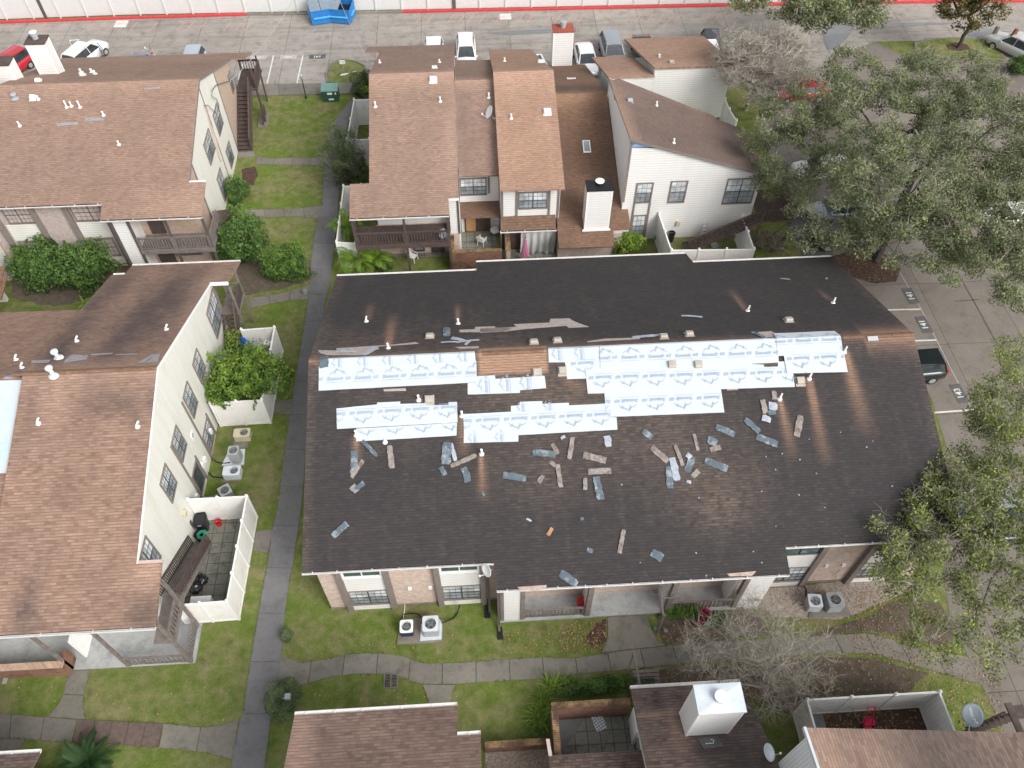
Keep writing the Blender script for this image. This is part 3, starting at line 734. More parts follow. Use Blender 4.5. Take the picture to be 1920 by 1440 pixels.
# ================================================================ MAIN BUILDING (dark roof with white sheets)
YE, ZE, KF, YR, KB = 16.99, 5.5, .302, 27.5, .415; GI = .11
hM = gable_h(YE, ZE, KF, YR, KB)
def rp(x, y): return onh(x, y, YE, ZE, KF, YR, KB)
main = thing('apartment_building', 'central apartment building with a stained black-brown shingle roof patched with white sheets', 'building', (7.15, 17.3, 0))
XL, XR = -8.93, 23.2
e1 = rp(932, 1110).y; b1 = rp(760, 512.3).y; b2 = rp(1090, 483.5).y; b3 = rp(1420, 487).y
xa, xb = .22, 14.35; xc = rp(893, 500).x; xd0 = rp(1287, 476.3); xd1 = rp(1299, 491)
pipes = [(687,603),(728,653),(859,607),(1402,583),(1562,568),(668,816),(785,750),(866,780),(903,851),(722,829),(1462,748),(1517,710),(1583,660)]
streaks = []
for a, b_, w, s in [((690,600),(695,572),.16,.9), ((728,648),(737,592),.30,1), ((859,603),(858,572),.18,.9), ((1398,580),(1372,546),.20,.9), ((1560,565),(1538,546),.16,.8),
                    ((668,818),(668,868),.24,1), ((866,782),(870,850),.26,.9), ((903,855),(905,930),.22,1), ((1462,750),(1486,850),.28,.9), ((1517,712),(1548,860),.28,1), ((1585,662),(1622,800),.42,.95),
                    ((785,750),(787,765),.25,.8), ((1065,716),(1100,730),.3,.4)]:
    p, q = rp(*a), rp(*b_); streaks.append((((p.x, p.y), (q.x, q.y)), w, s))
expo = [(rp(893, 655), rp(1029, 689))]
brownc = [(rp(1000, 760), 7.0, .75), (rp(1240, 790), 5.5, .8), (rp(1350, 900), 3.2, .85), (rp(1345, 960), 2.6, .75), (rp(700, 780), 3.5, .5), (rp(740, 640), 4.5, .5), (rp(960, 700), 3, .8), (rp(1060, 720), 3, .7), (rp(640, 640), 3, .7), (rp(905, 640), 2.5, .5), (rp(900, 590), 2.5, .35), (rp(1010, 900), 3.5, .45)]
def stainM(x, y):
    d = 1.12 + .2 * fb(x, y, .35, 3)
    for c, r, a in brownc:
        q = math.hypot((x - c.x) / r, (y - c.y) / (r * .8)); d -= a * math.exp(-q * q * 2.0) * .74
    d -= .55 * math.exp(-((x - XL) / .45) ** 2) + .4 * math.exp(-((x - XR) / .5) ** 2)
    d -= .45 * math.exp(-((y - YR) / 1.0) ** 2)
    st = fb(x * 2.6, y * .25, .8, 9); d -= max(0, st) * .55
    l = .28 * math.exp(-((y - YR - .1) / .35) ** 2)
    if x > 20.5: l += .5 * math.exp(-((y - YR) / .8) ** 2)
    p0, p1 = expo[0]
    if p0.x + .05 < x < p1.x and YR - 1.2 < y < YR + .35: l = max(l, .85)
    for s, w, a in streaks:
        dd, t = segd(x, y, s); ww = w * (.55 + .75 * t)
        if dd < ww * 2: l = max(l, .85 * a * (1 - t * .85) * math.exp(-(dd / ww) ** 2 * 1.3) * (1 + .3 * fb(x, y, 2, 4)))
    return d, l
poly = [(XL, YE + GI), (xa, YE + GI), (xa + .06, e1 + GI), (xb, e1 + GI), (xb, YE + GI), (XR, YE + GI), (XR, b3), (xd1.x, b3), (xd0.x, b2), (xc, b2), (xc, b1), (XL, b1)]
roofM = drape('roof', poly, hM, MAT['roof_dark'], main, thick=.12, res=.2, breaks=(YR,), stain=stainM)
# ridge cap
mb = MB(); x = XL
while x < XR:
    if rp(600, 680).x - .1 < x < rp(893, 668).x + .1 or rp(1028, 665).x - .2 < x < rp(1578, 640).x + .1:
        if mb.v: build('ridge_cap', mb, MAT['roof_rust'], roofM); mb = MB()
        x += .205; continue
    for s in (-1, 1):
        k = KF if s < 0 else KB
        z0 = hM(0, YR) + .014; z1 = z0 - k * .16
        mb.slab([(x, YR, z0 + .006), (x + .2, YR, z0), (x + .2, YR + s * .16, z1), (x, YR + s * .16, z1 + .006)], (0, 0, -.012))
    x += .205
if mb.v: build('ridge_cap', mb, MAT['roof_rust'], roofM)
shell(main, -8.48, 22.78, 17.5, 37.1, hM, MAT['pink_brick'], YR)
for s, x in ((-1, -8.48), (1, 22.78)):
    mb = MB(); ys = [17.9, 36.7]; mb.slab([(x, ys[0], -.05), (x, ys[1], -.05), (x, ys[1], hM(0, ys[1]) - .2), (x, YR, hM(0, YR) - .2), (x, ys[0], hM(0, ys[0]) - .2)], (s * .03, 0, 0))
    build('gable_siding', mb, MAT['white_siding'], main)
for (a, b_, y) in ((XL, xa - .02, YE), (xb + .02, XR, YE), (xa + .05, xb - .02, e1)):
    z = hM(0, y) - .015; gutter(main, (a, y + GI, z), (b_, y + GI, z), w=.11)
for (a, b_, y) in ((XL, xc, b1), (xc, xd0.x, b2), (xd1.x, XR, b3)):
    z = hM(0, y) - .01; gutter(main, (a, y, z), (b_, y, z), out=(0, 1, 0), clips=False)
# brick plinth
panel(main, 'y', 17.5, -1, -8.5, .3, -.05, .18, 'concrete', d1=.05, name='foundation'); panel(main, 'y', 17.5, -1, 14.0, 22.8, -.05, .18, 'concrete', d1=.05, name='foundation')
def bay(x0, x1, style):
    y = 17.48
    for (a, b_) in ((x0, x0 + .28), (x1 - .28, x1)):
        panel(main, 'y', y, -1, a, b_, 0, hM(0, 17.3) - .2, 'trim', d1=.24, name='post')
    a, b_ = x0 + .28, x1 - .28
    panel(main, 'y', y, -1, a, b_, -.05, .62, 'white_siding', d1=.12)
    panel(main, 'y', y, -1, a, b_, .62, .76, 'trim', d1=.16, name='window_ledge')
    window(main, 'y', y - .10, -1, a, b_, .76, 2.42, frame='trim', nu=2, fr=.05, nz=4, up='glass_light', lo='glass_mid')
    panel(main, 'y', y, -1, a, b_, 2.42, 3.86, 'white_siding', d1=.12)
    panel(main, 'y', y, -1, a, b_, 3.86, 3.92, 'trim', d1=.15, name='window_ledge')
    if style: window(main, 'y', y - .10, -1, a, b_, 3.92, 5.2, frame='white', nu=2, fr=.11, muntin=False, up='glass_dark', lo='glass_dark', split=.12)
    else: window(main, 'y', y - .10, -1, a, b_, 3.92, 5.2, frame='trim', nu=2, fr=.04, muntin=False, up='glass_dark', lo='glass_dark')
bay(-7.55, -5.0, 1); bay(-2.78, -.24, 1); bay(14.2, 16.85, 0); bay(19.1, 21.75, 0)
for x in (-4.15, -3.1, 17.55, 18.45):
    z = 2.1; panel(main, 'y', 17.5, -1, x - .09, x + .09, z - .12, z + .14, 'white', d1=.09, name='meter_box')
# porch: slab, posts, header, recessed wall, white storage panel
mb = MB(); mb.box(.40, 16.22, -.1, 14.1, 19.9, .13); build('porch_slab', mb, MAT['patio'], main)
panel(main, 'y', 16.3, 1, .62, 1.45, .13, 4.75, 'white_siding', d1=.08)
panel(main, 'x', .46, 1, 16.3, 17.5, .13, 5.0, 'white_siding', d1=.08)
for x0, x1 in ((.44, .62), (1.45, 1.68), (4.85, 5.12), (9.08, 9.36), (12.65, 12.9)): panel(main, 'y', 16.26, 1, x0, x1, .13, 4.85, 'wood_grey', d1=.22, name='post')
panel(main, 'y', 16.24, 1, 1.68, 4.85, 4.45, 4.72, 'wood_grey', d1=.2, name='beam'); panel(main, 'y', 16.24, 1, 9.36, 12.65, 4.45, 4.72, 'wood_grey', d1=.2, name='beam')
panel(main, 'x', 4.86, 1, 16.5, 18.9, .13, 4.85, 'white_siding', d1=.12); panel(main, 'x', 8.98, 1, 16.5, 18.9, .13, 4.85, 'white_siding', d1=.12)
panel(main, 'y', 16.3, 1, 12.9, 14.15, .13, 4.8, 'white_siding', d1=.1)
panel(main, 'x', 12.4, 1, 16.55, 18.9, .13, 4.85, 'white_siding', d1=.1)
mb = MB(); mb.box(.5, 19.6, 0, 14.1, 19.75, 5.6); build('recessed_wall', mb, MAT['cream_siding'], main)
railing(main, (1.7, 16.36, .13), (4.83, 16.36, .13), gap=.21); railing(main, (9.4, 16.36, .13), (12.6, 16.36, .13), gap=.21)
for x in (2.4, 10.2): window(main, 'y', 19.6, -1, x, x + 1.8, .9, 2.3)
mb = MB(); mb.box(7.0, 19.5, .1, 7.9, 19.58, 2.15); build('door', mb, MAT['wood_brown'], main)
# downspouts
for x, y, zt in ((-.12, 17.12, 5.2), (.34, 16.05, 4.85)):
    mb = MB(); mb.box(x - .06, y - .05, .25, x + .06, y + .05, zt - .1); mb.bar((x, y, .25), (x, y - .32, .08), .12, .1); build('downspout', mb, MAT['trim_dark'], main)
# ---- roof furniture
for x, y in [(806,631),(1001,642),(1045,639),(1244,632),(1292,627),(1478,601)]:
    p = rp(x, y); box_vent(roofM, p, -KB, face=1)
for x, y in [(805,750),(1007,699),(1055,696),(1260,685),(1309,685),(1500,715)]:
    p = rp(x, y); box_vent(roofM, p, KF)
for i, (x, y) in enumerate(pipes):
    p = rp(x, y); pipe_vent(roofM, p, h=.40 if i not in (9,) else .15, bend=(.05, .06, .0) if i in (0, 3, 4, 11, 12, 10) else None)
p = rp(1636, 636); mb = MB(); mb.slab([(p.x - .28, p.y - .12, hM(0, p.y - .12) + .02), (p.x + .28, p.y - .12, hM(0, p.y - .12) + .02), (p.x + .28, p.y + .12, hM(0, p.y + .12) + .02), (p.x - .28, p.y + .12, hM(0, p.y + .12) + .02)], (0, 0, .05)); build('roof_vent', mb, MAT['metal'], roofM)
# bare patches where shingles are missing
MAT['bare'] = M('bare_roof_felt', (.36, .31, .28), .9, var=.25, scale=5); MAT['bare_pink'] = M('bare_decking', (.40, .31, .26), .9, var=.3, scale=5)
def rpoly(px): return [(rp(*q).x, rp(*q).y) for q in px]
for px in [[(900,616),(968,613),(963,608),(1030,605),(1032,598),(1068,597),(1075,602),(1085,606),(1105,613),(1067,615),(1062,611),(985,617),(945,622),(900,624)],
           [(596.5,657),(631,657),(631,653),(664,651),(740,646),(779,641.5),(786,644.6),(739,648),(710,650),(693,659),(683,666),(614,666),(600,662)],
           [(861,618.5),(890,617.5),(891,613),(928,612),(929,615),(960,613),(950,622),(909,623),(862,623)],
           [(1101,640),(1135,635),(1200,633),(1200,636),(1135,639.4),(1101,642)], [(852.7,651),(897.5,649),(898.5,653),(862,654)],
           [(1420,623),(1445,621),(1455,625),(1450,632),(1430,632)], [(719,730),(760,728),(762,733),(720,734)], [(1363,729),(1384,728),(1384,731),(1363,732)]]:
    drape('bare_patch', rpoly(px), hM, MAT['bare'], roofM, thick=.01, res=0, breaks=(YR,), off=.012)
for px in [[(970,1101),(1025,1097),(1024,1104),(1000,1108),(975,1106)], [(1363,1076),(1418,1071),(1410,1080),(1368,1081)]]:
    drape('torn_edge', rpoly(px), hM, MAT['bare_pink'], roofM, thick=.01, res=0, off=.02)
# ---- white underlayment sheets with printed rows
MAT['sheet'] = M('white_sheet', (.50, .548, .58), .45, var=.03, scale=1.2, bump=.15)
MAT['sheet_print'] = M('sheet_print', (.33, .40, .50), .6, var=.05)
TXT = textmesh('Summit', .275, shear=.25, bold=.010); T60 = textmesh('60', .27, shear=.2, bold=.004)
def logo(mb, cx, cy, ang, off, clip=None, text=True, mount=True, s=1.0):
    pts = []; fs = []
    def addv(vs, f, dx, dy):
        o = len(pts); pts.extend([Vector((v.x + dx, v.y + dy, 0)) for v in vs]); fs.extend([tuple(i + o for i in q) for q in f])
    if text: addv(*TXT, -.16, 0); addv(*T60, .50, 0); addv([Vector(q) for q in ((-.66, -.21, 0), (.40, -.21, 0), (.40, -.19, 0), (-.66, -.19, 0))], [(0, 1, 2, 3)], 0, 0)
    if mount:
        pl = [(-.46, .22), (-.30, .36), (-.24, .30), (-.05, .56), (.05, .42), (.12, .47), (.20, .34)]
        for a, b_ in list(zip(pl, pl[1:])) + [((.20, .34), (.28, .42)), ((.28, .42), (.42, .22)), ((-.05, .56), (-.16, .24)), ((.28, .42), (.24, .25))]:
            a, b_ = Vector((*a, 0)), Vector((*b_, 0)); d = (b_ - a).normalized(); nn = Vector((-d.y, d.x, 0)) * .016
            addv([a - nn, b_ - nn, b_ + nn, a + nn], [(0, 1, 2, 3)], 0, 0)
    m = Matrix.Translation((cx, cy, 0)) @ Matrix.Diagonal((1, .955, 1, 1)) @ Matrix.Rotation(ang, 4, 'Z') @ Matrix.Scale(s, 4)
    bm = bmesh.new(); vs = [bm.verts.new(m @ p) for p in pts]
    for f in fs:
        try: bm.faces.new([vs[i] for i in f])
        except ValueError: pass
    if clip:
        x0, x1, y0, y1 = clip
        for co, no in (((x0, 0, 0), (-1, 0, 0)), ((x1, 0, 0), (1, 0, 0)), ((0, y0, 0), (0, -1, 0)), ((0, y1, 0), (0, 1, 0))):
            bmesh.ops.bisect_plane(bm, geom=bm.verts[:] + bm.edges[:] + bm.faces[:], plane_co=co, plane_no=no, clear_outer=True)
    bm.verts.index_update()
    mb.add([(v.co.x, v.co.y, hM(v.co.x, v.co.y) + off) for v in bm.verts], [tuple(v.index for v in f.verts) for f in bm.faces]); bm.free()
def sheet_on(px, off, rows=()):
    pl = rpoly(px); s = drape('underlayment_sheet', pl, hM, MAT['sheet'], roofM, thick=.008, res=.35, breaks=(YR,), off=off, wob=.018)
    x0, x1 = min(p[0] for p in pl), max(p[0] for p in pl); y0, y1 = min(p[1] for p in pl), max(p[1] for p in pl)
    mb = MB()
    for (a, b_, n, ang, kw) in rows:
        A, B = rp(*a), rp(*b_); st = (B - A) / max(1, n - 1) if n > 1 else Vector()
        lo, hi = kw.pop('ext', (0, 0)); cl = kw.pop('clip', None); clip = (x0 + .02, x1 - .02, y0 + .02, y1 - .02)
        if cl: q0, q1 = rp(*cl[0]), rp(*cl[1]); clip = (q0.x, q1.x, q1.y, q0.y)
        for i in range(-lo, n + hi):
            c = A + st * i; mb = MB(); logo(mb, c.x, c.y, ang, off + .034, clip, **kw)
            if mb.v: build('printed_logo', mb, MAT['sheet_print'], s, fix=False)
    return s
PI = math.pi
# upper-left piece, turned strip behind the ridge
sheet_on([(600,673),(655,670),(890,659),(892,679),(615,689),(600,689)], .012, [((636,681),(872,668),6,PI/2,{'s':.7})])
sheet_on([(598,688),(893,677),(894.5,717.5),(597.5,733)], .022, [((634,711),(842,701.5),5,0,{'ext':(1,1)})])
sheet_on([(877,719),(894,718),(894,706),(928,704),(929,711),(1021,705),(1024,728),(975,732),(975,737),(877,740)], .012, [((912,722),(990,717),3,PI/2,{'s':.8})])
sheet_on([(668,804),(857,793),(856,817),(668,828)], .012, [((687,798),(845,789),4,PI,{'text':False})])
sheet_on([(631,766.5),(707,759),(707,755.6),(750.6,753.5),(750.6,758),(798.5,757),(799.6,761),(841,759.6),(841,755),(857,754),(858,792.5),(632,805)], .024, [((680,775),(837,765),4,PI,{'ext':(1,1)})])
sheet_on([(869.5,800),(972,795),(972,828),(869.5,831)], .010, [((890,822),(940,820),2,PI/2,{'s':.6})])
sheet_on([(958,771.5),(958,761.3),(974,760),(975,753.6),(1016.7,752.5),(1017,757.5),(1066.7,755.6),(1066.7,760.4),(1137,757),(1137,772),(958,780)], .012, [((980,763),(1030,760),2,PI/2,{'s':.55})])
sheet_on([(868.7,777),(1137,763.5),(1137,783),(1156,783),(1157.7,806),(972,816.5),(870,821)], .024, [((917,788.5),(1073,781),4,PI,{'ext':(1,1)})])
sheet_on([(1133,736),(1351,727),(1358,774),(1136,783)], .034, [((1176,753),(1329.6,746.7),4,PI,{'ext':(1,1)})])
sheet_on([(1027.5,652.5),(1128,648),(1128,709),(1063.5,711.3),(1059.4,679.6),(1029,679.6)], .012, [((1094,682),(1146,680),1,PI,{}), ((1048,664),(1090,662),2,PI/2,{'s':.7})])
sheet_on([(1097,691),(1484,678),(1490,726),(1102,739)], .036, [((1127,709),(1430,700),7,PI,{'ext':(1,1)})])
sheet_on([(1124,649),(1456,634.5),(1460,682),(1126,697)], .048, [((1185,671),(1436,663),6,0,{'ext':(1,0)})])
sheet_on([(1450,626.5),(1564,621.7),(1575.4,632),(1581,665),(1457,669)], .060, [((1511,640),(1559,638),2,0,{'ext':(1,1)})])
sheet_on([(1468,664),(1581,660),(1589,698.8),(1475,702)], .070, [((1498,674),(1549,671.7),2,PI,{'ext':(1,1)})])
# torn slit in the right sheet and a shingle lying on the far left end
drape('bare_patch', rpoly([(1409,684),(1458,681.5),(1458,688.5),(1433,689.5),(1432,685)]), hM, MAT['roof_dark'], roofM, thick=.01, res=0, off=.075)
# ================================================================ BUILDING B (left, tall white gable wall)
def gen_stain(dark=.12, ridge=None, blobs=(), seed=0, rl=.35):
    def f(x, y):
        d = dark + .22 * fb(x, y, .5, seed) + max(0, fb(x * 2.2, y * .3, .8, seed + 3)) * .25; l = 0
        if ridge is not None: l = rl * math.exp(-((y - ridge) / .9) ** 2) * (.8 + .5 * fb(x, y, 1.2, seed))
        for c, rx, ry, a, k in blobs:
            q = math.hypot((x - c[0]) / rx, (y - c[1]) / ry); w = math.exp(-q * q) * (.85 + .5 * fb(x, y, .9, seed + 7))
            if k: l += a * w
            else: d += a * w
        return d, l
    return f
YB, ZB, KBf, RB_, KBb = 14.65, 5.93, .295, 26.8, .395
hB = gable_h(YB, ZB, KBf, RB_, KBb)
def bp(x, y): return onh(x, y, YB, ZB, KBf, RB_, KBb)
B = thing('apartment_building', 'brown roofed apartment building at left with a tall white gable wall facing the path', 'building', (-20, 17.5, 0))
XB = -16.28; e2 = bp(298, 1055).y; bx = bp(299, 1100).x
pb1 = bp(450, 490); pb2 = bp(434, 528); pb3 = bp(248, 497.5); pb4 = bp(233.5, 514.5); pb5 = bp(211, 516)
Lr = bp(45, 683); Lb = bp(100, 639); Lf = bp(10, 893)
polyB = [ (bx, YB), (bx, e2), (XB, e2), (XB, pb2.y), (pb1.x, pb2.y), (pb1.x, pb1.y), (pb3.x, pb1.y), (pb3.x, pb4.y), (-22.9, pb4.y), (-22.92, 26), (-22.92, YB)]
p1_, p2_ = bp(300, 560), bp(170, 600)
sB = gen_stain(.05, RB_, [((bp(330, 560).x, bp(330, 560).y), 1.6, 5, .9, 0), ((bp(240, 620).x, bp(240, 620).y), 1.2, 4.5, .9, 0), ((bp(190, 560).x, bp(190, 560).y), 1.2, 5, .85, 0), ((bp(110, 660).x, bp(110, 660).y), .8, 2.5, .9, 0),
    ((bp(390, 540).x, bp(390, 540).y), .9, 4, .4, 1), ((bp(50, 1150).x, bp(50, 1150).y), .6, 1.4, .8, 0), ((bp(270, 1150).x, bp(270, 1150).y), .8, 1, .8, 0), ((bp(240, 760).x, bp(240, 760).y), 2.2, .8, .45, 0), ((bp(60, 770).x, bp(60, 770).y), .6, 1, .35, 0), ((bp(100, 760).x, bp(100, 760).y), .8, 1.2, .4, 1), ((bp(275, 1075).x, bp(275, 1075).y), .7, .7, .55, 1)], 21)
roofB = drape('roof', polyB, hB, MAT['roof_brown_b'], B, thick=.12, res=.35, breaks=(RB_,), stain=sB)
hN = gable_h(YB, ZB - .35, KBf, RB_, KBb)
# lower roof section at the far left
nb = gen_stain(.02, None, [], 33)
zoff = lambda x, y: hB(x, y) - .30
roofN = drape('lower_roof', [(-36, YB), (-22.8, YB), (-22.8, bp(158, 574).y), (-36, bp(0, 577).y)], zoff, MAT['roof_brown_b'], B, thick=.12, res=.6, breaks=(RB_,), stain=nb)
shB = drape('underlayment_sheet', [(bp(x, y).x, bp(x, y).y) for x, y in [(-60, 709), (0, 707.5), (47, 706), (16, 881), (-60, 884)]], zoff, MAT['sheet'], roofN, thick=.01, res=.5, off=.03, wob=.01)
mb = MB()
rnd_b = random.Random(4)
for i in range(12):
    q = bp(random.uniform(-20, 34), random.uniform(725, 860)); s = .16
    if q.x > -23.3: q.x = -23.3 - rnd_b.random() * .6
    for a, b_ in (((-s, -s), (s, -s)), ((s, -s), (s, s)), ((s, s), (-s, s)), ((-s, s), (-s, -s)), ((-s * .4, 0), (s * .4, 0))):
        A, C_ = Vector((q.x + a[0], q.y + a[1], 0)), Vector((q.x + b_[0], q.y + b_[1], 0)); d = (C_ - A).normalized(); n_ = Vector((-d.y, d.x, 0)) * .018
        vs = [A - n_, C_ - n_, C_ + n_, A + n_]; mb.add([(v.x, v.y, zoff(v.x, v.y) + .052) for v in vs], [(0, 1, 2, 3)])
build('printed_pattern', mb, M('pale_blue_print', (.45, .70, .78), .6), shB, fix=False)
mb = MB(); x = -23.5
while x < XB - .1:
    for s, k in ((-1, KBf), (1, KBb)):
        z0 = hB(0, RB_) + .014; mb.slab([(x, RB_, z0 + .006), (x + .2, RB_, z0), (x + .2, RB_ + s * .16, z0 - k * .16), (x, RB_ + s * .16, z0 - k * .16 + .006)], (0, 0, -.012))
    x += .205
build('ridge_cap', mb, MAT['roof_rust'], roofB)
shell(B, -22.7, -16.4, 17.6, 36.9, hB, MAT['mossy_siding'], RB_)
mb = MB(); mb.box(-36, 17.7, 0, -23.3, 31.5, 5.4); build('wall', mb, MAT['cream_siding'], B)
# white rake boards
mb = MB()
for a, b_ in (((XB, e2), (XB, RB_)), ((XB, RB_), (XB, pb2.y))):
    mb.slab([(a[0], a[1], hB(*a) + .005), (b_[0], b_[1], hB(*b_) + .005), (b_[0], b_[1], hB(*b_) - .17), (a[0], a[1], hB(*a) - .17)], (.03, 0, 0))
build('rake_board', mb, MAT['white'], B)
gutter(B, (-30, YB, ZB - .01), (bx, YB, ZB - .01), step=1.9)
mb = MB(); mb.box(XB - .02, e2, hB(0, e2) - .15, bx, e2 + .16, hB(0, e2) + .005); build('eave_trim', mb, M('pink_trim', (.55, .42, .38), .8), B)
mb = MB(); mb.box(XB - .1, pb2.y - .14, hB(0, pb2.y) - .16, pb1.x, pb2.y, hB(0, pb2.y) + .01); build('eave_trim', mb, MAT['white'], B)
gutter(B, (pb3.x, pb1.y, hB(0, pb1.y) - .01), (pb1.x, pb1.y, hB(0, pb1.y) - .01), out=(0, 1, 0), clips=False); gutter(B, (pb5.x, pb4.y, hB(0, pb4.y) - .01), (pb3.x, pb4.y, hB(0, pb4.y) - .01), out=(0, 1, 0), clips=False)
XW = -16.4
for (a, b_, z0, z1, nu, kw) in [(34.42, 36.6, 2.72, 5.1, 2, {}), (30.2, 31.5, 3.58, 5.42, 2, {}), (27.68, 28.9, 3.65, 5.68, 2, {}), (27.5, 29.0, .25, 2.0, 2, {}), (24.63, 25.85, 3.9, 5.8, 2, {}),
                                (24.6, 25.85, .45, 2.35, 2, {'up': 'glass_dark', 'lo': 'glass_dark'}), (22.0, 23.3, 4.1, 6.05, 2, {}), (17.45, 19.05, 4.08, 6.35, 2, {})]:
    window(B, 'x', XW, 1, a, b_, z0, z1, nu=nu, **kw)
for y, z0, z1 in ((27.40, .0, 5.68), (29.1, .0, 2.2), (24.48, .1, 5.8), (25.95, 0, 2.5)): panel(B, 'x', XW, 1, y - .07, y + .07, z0, z1, 'trim', d1=.06, name='trim_board')
for y0, y1, z0, z1 in ((27.5, 28.9, 2.0, 3.65), (24.6, 25.85, 2.35, 3.9)): panel(B, 'x', XW, 1, y0, y1, z0 + .01, z1 - .01, 'cream_siding', d1=.02)
panel(B, 'x', XW, 1, XW * 0 + 36.75, 36.92, 0, 5.3, 'trim', d1=.05, name='corner_trim')
for y, z in ((28.6, .9), (26.6, .9), (26.1, 1.1), (24.1, 1.0)): panel(B, 'x', XW, 1, y - .12, y + .12, z, z + .35, 'white', d1=.14, name='meter_box')
pl = zx(518 * 0 + 343, 963, XW); panel(B, 'x', XW, 1, pl.y - .16, pl.y + .16, pl.z - .1, pl.z + .12, 'beige_metal', d1=.2, name='wall_lamp')
pl = zx(402, 710, XW); panel(B, 'x', XW, 1, pl.y - .1, pl.y + .1, pl.z - .08, pl.z + .1, 'black', d1=.18, name='wall_lamp')
# sign plate and small door plate on the wall
pl = zx(361, 816, XW); sp = panel(B, 'x', XW, 1, pl.y - .22, pl.y + .22, pl.z - .28, pl.z + .28, 'white', d1=.03, name='sign_plate')
vs, fs = textmesh('D', .34, bold=.01); m = Matrix.Translation((XW + .034, pl.y, pl.z)) @ Matrix(((0, 0, 1), (1, 0, 0), (0, 1, 0))).to_4x4(); mb = MB(); mb.add([m @ v for v in vs], fs); build('sign_letter', mb, MAT['black'], sp)
pl = zx(359, 983, XW); panel(B, 'x', XW, 1, pl.y - .1, pl.y + .1, .55, 1.35, 'trim_dark', d1=.05, name='service_panel')
# vents on roof
for px, hh, cap in [((110,672), .5, 1), ((101,704), .55, 1)]:
    pipe_vent(roofB, bp(*px), h=hh, r=.11, mat='metal_light', cap=True)
for px in [(144,640), (312,618), (72,794), (258,800), (25,668), (36,683)]:
    q = bp(*px); pipe_vent(roofB if px[0] > 45 else roofN, q - Vector((0, 0, 0 if px[0] > 45 else .3)), h=.32, bend=(.12, .10, .02))
for px in [[(60,676),(95,675),(90,681),(58,681)], [(120,681),(162,674),(166,667),(135,665),(122,676)], [(170,664),(212,662),(210,664),(172,667)], [(216,665),(258,663),(256,665),(218,666)], [(257,681),(285,665),(290,666),(270,680)], [(275,680),(296,679),(300,664),(290,665)], [(2,698),(20,690),(45,686),(48,692),(30,700),(3,705)], [(48,685),(15,690),(2,700)][::1]]:
    drape('bare_patch', [(bp(*q).x, bp(*q).y) for q in px], (lambda x, y: hB(x, y)) if min(q[0] for q in px) > 49 else (lambda x, y: zoff(x, y)), M('torn_grey_felt', (.27, .26, .27), .9, var=.3, scale=6) if 'torn_grey_felt' not in bpy.data.materials else bpy.data.materials['torn_grey_felt'], roofB, thick=.01, res=0, breaks=(RB_,), off=.025)
# rear staircase and landing
staircase(B, (-16.36, 34.3, .05), (-16.36, 36.4, 2.85), .98, 13, (1, 0, 0), rails=(1,))
mb = MB(); mb.box(-16.36, 36.4, 2.78, -15.2, 38.3, 2.88); 
for x in (-15.28,):
    for y in (36.5, 38.2): mb.box(x - .06, y - .06, 0, x + .06, y + .06, 5.2)
mb.box(-16.5, 38.1, 2.6, -15.2, 38.25, 2.78); build('stair_landing', mb, MAT['wood_grey'], B)
railing(B, (-16.3, 38.2, 2.88), (-15.3, 38.2, 2.88), mat='wood_grey'); railing(B, (-15.28, 36.5, 2.88), (-15.28, 38.2, 2.88), mat='wood_brown')
# front staircase, balcony deck, posts
staircase(B, (-16.36, 21.6, .12), (-16.36, 17.35, 2.85), .95, 14, (1, 0, 0), mat='wood_grey', railmat='wood_brown', rails=(0, 1))
mb = MB(); mb.box(-24.5, 14.98, 5.28, -15.3, 15.16, 5.55); build('beam', mb, MAT['wood_grey'], B); mb = MB(); mb.box(-16.36, 15.05, 2.75, -15.3, 17.35, 2.88); build('balcony_deck', mb, MAT['wood_grey'], B)
for x, y in ((-15.38, 16.95), (-15.38, 15.05), (-18.55, 15.05), (-21.35, 15.05)):
    panel(B, 'y', y, -1, x - .07, x + .07, .1, 5.75, 'wood_grey', d0=-.07, d1=.07, name='post')
railing(B, (-15.38, 15.15, 2.88), (-15.38, 16.85, 2.88), mat='wood_grey', gap=.24); railing(B, (-15.38, 15.2, .12), (-15.38, 16.85, .12), mat='wood_grey', gap=.2)
railing(B, (-18.45, 15.05, .12), (-15.5, 15.05, .12), mat='wood_grey', gap=.26)
mb = MB(); mb.box(-26, 15.0, -.1, -15.2, 17.7, .1); mb.box(-15.9, 16.95, -.1, -15.18, 17.2, .094); build('porch_slab', mb, MAT['patio'], B)
mb = MB(); mb.box(-20.85, 15.6, .1, -20.75, 17.6, 2.2); build('storage_door', mb, MAT['white'], B)
# brick patio wall at the bottom left
BW = thing('brick_wall', 'low reddish brick patio wall under the lower-left roof eave', 'wall', (-22, 14.8, 0))
mb = MB(); mb.box(-28, 14.75, -.1, -21.5, 15.0, 1.25); mb.box(-21.5, 14.75, -.1, -21.28, 15.6, 1.25); build('masonry', mb, MAT['red_brick'], BW)
mb = MB(); mb.box(-28, 14.7, 1.253, -21.25, 15.04, 1.31); build('coping', mb, MAT['tan_brick'], BW)

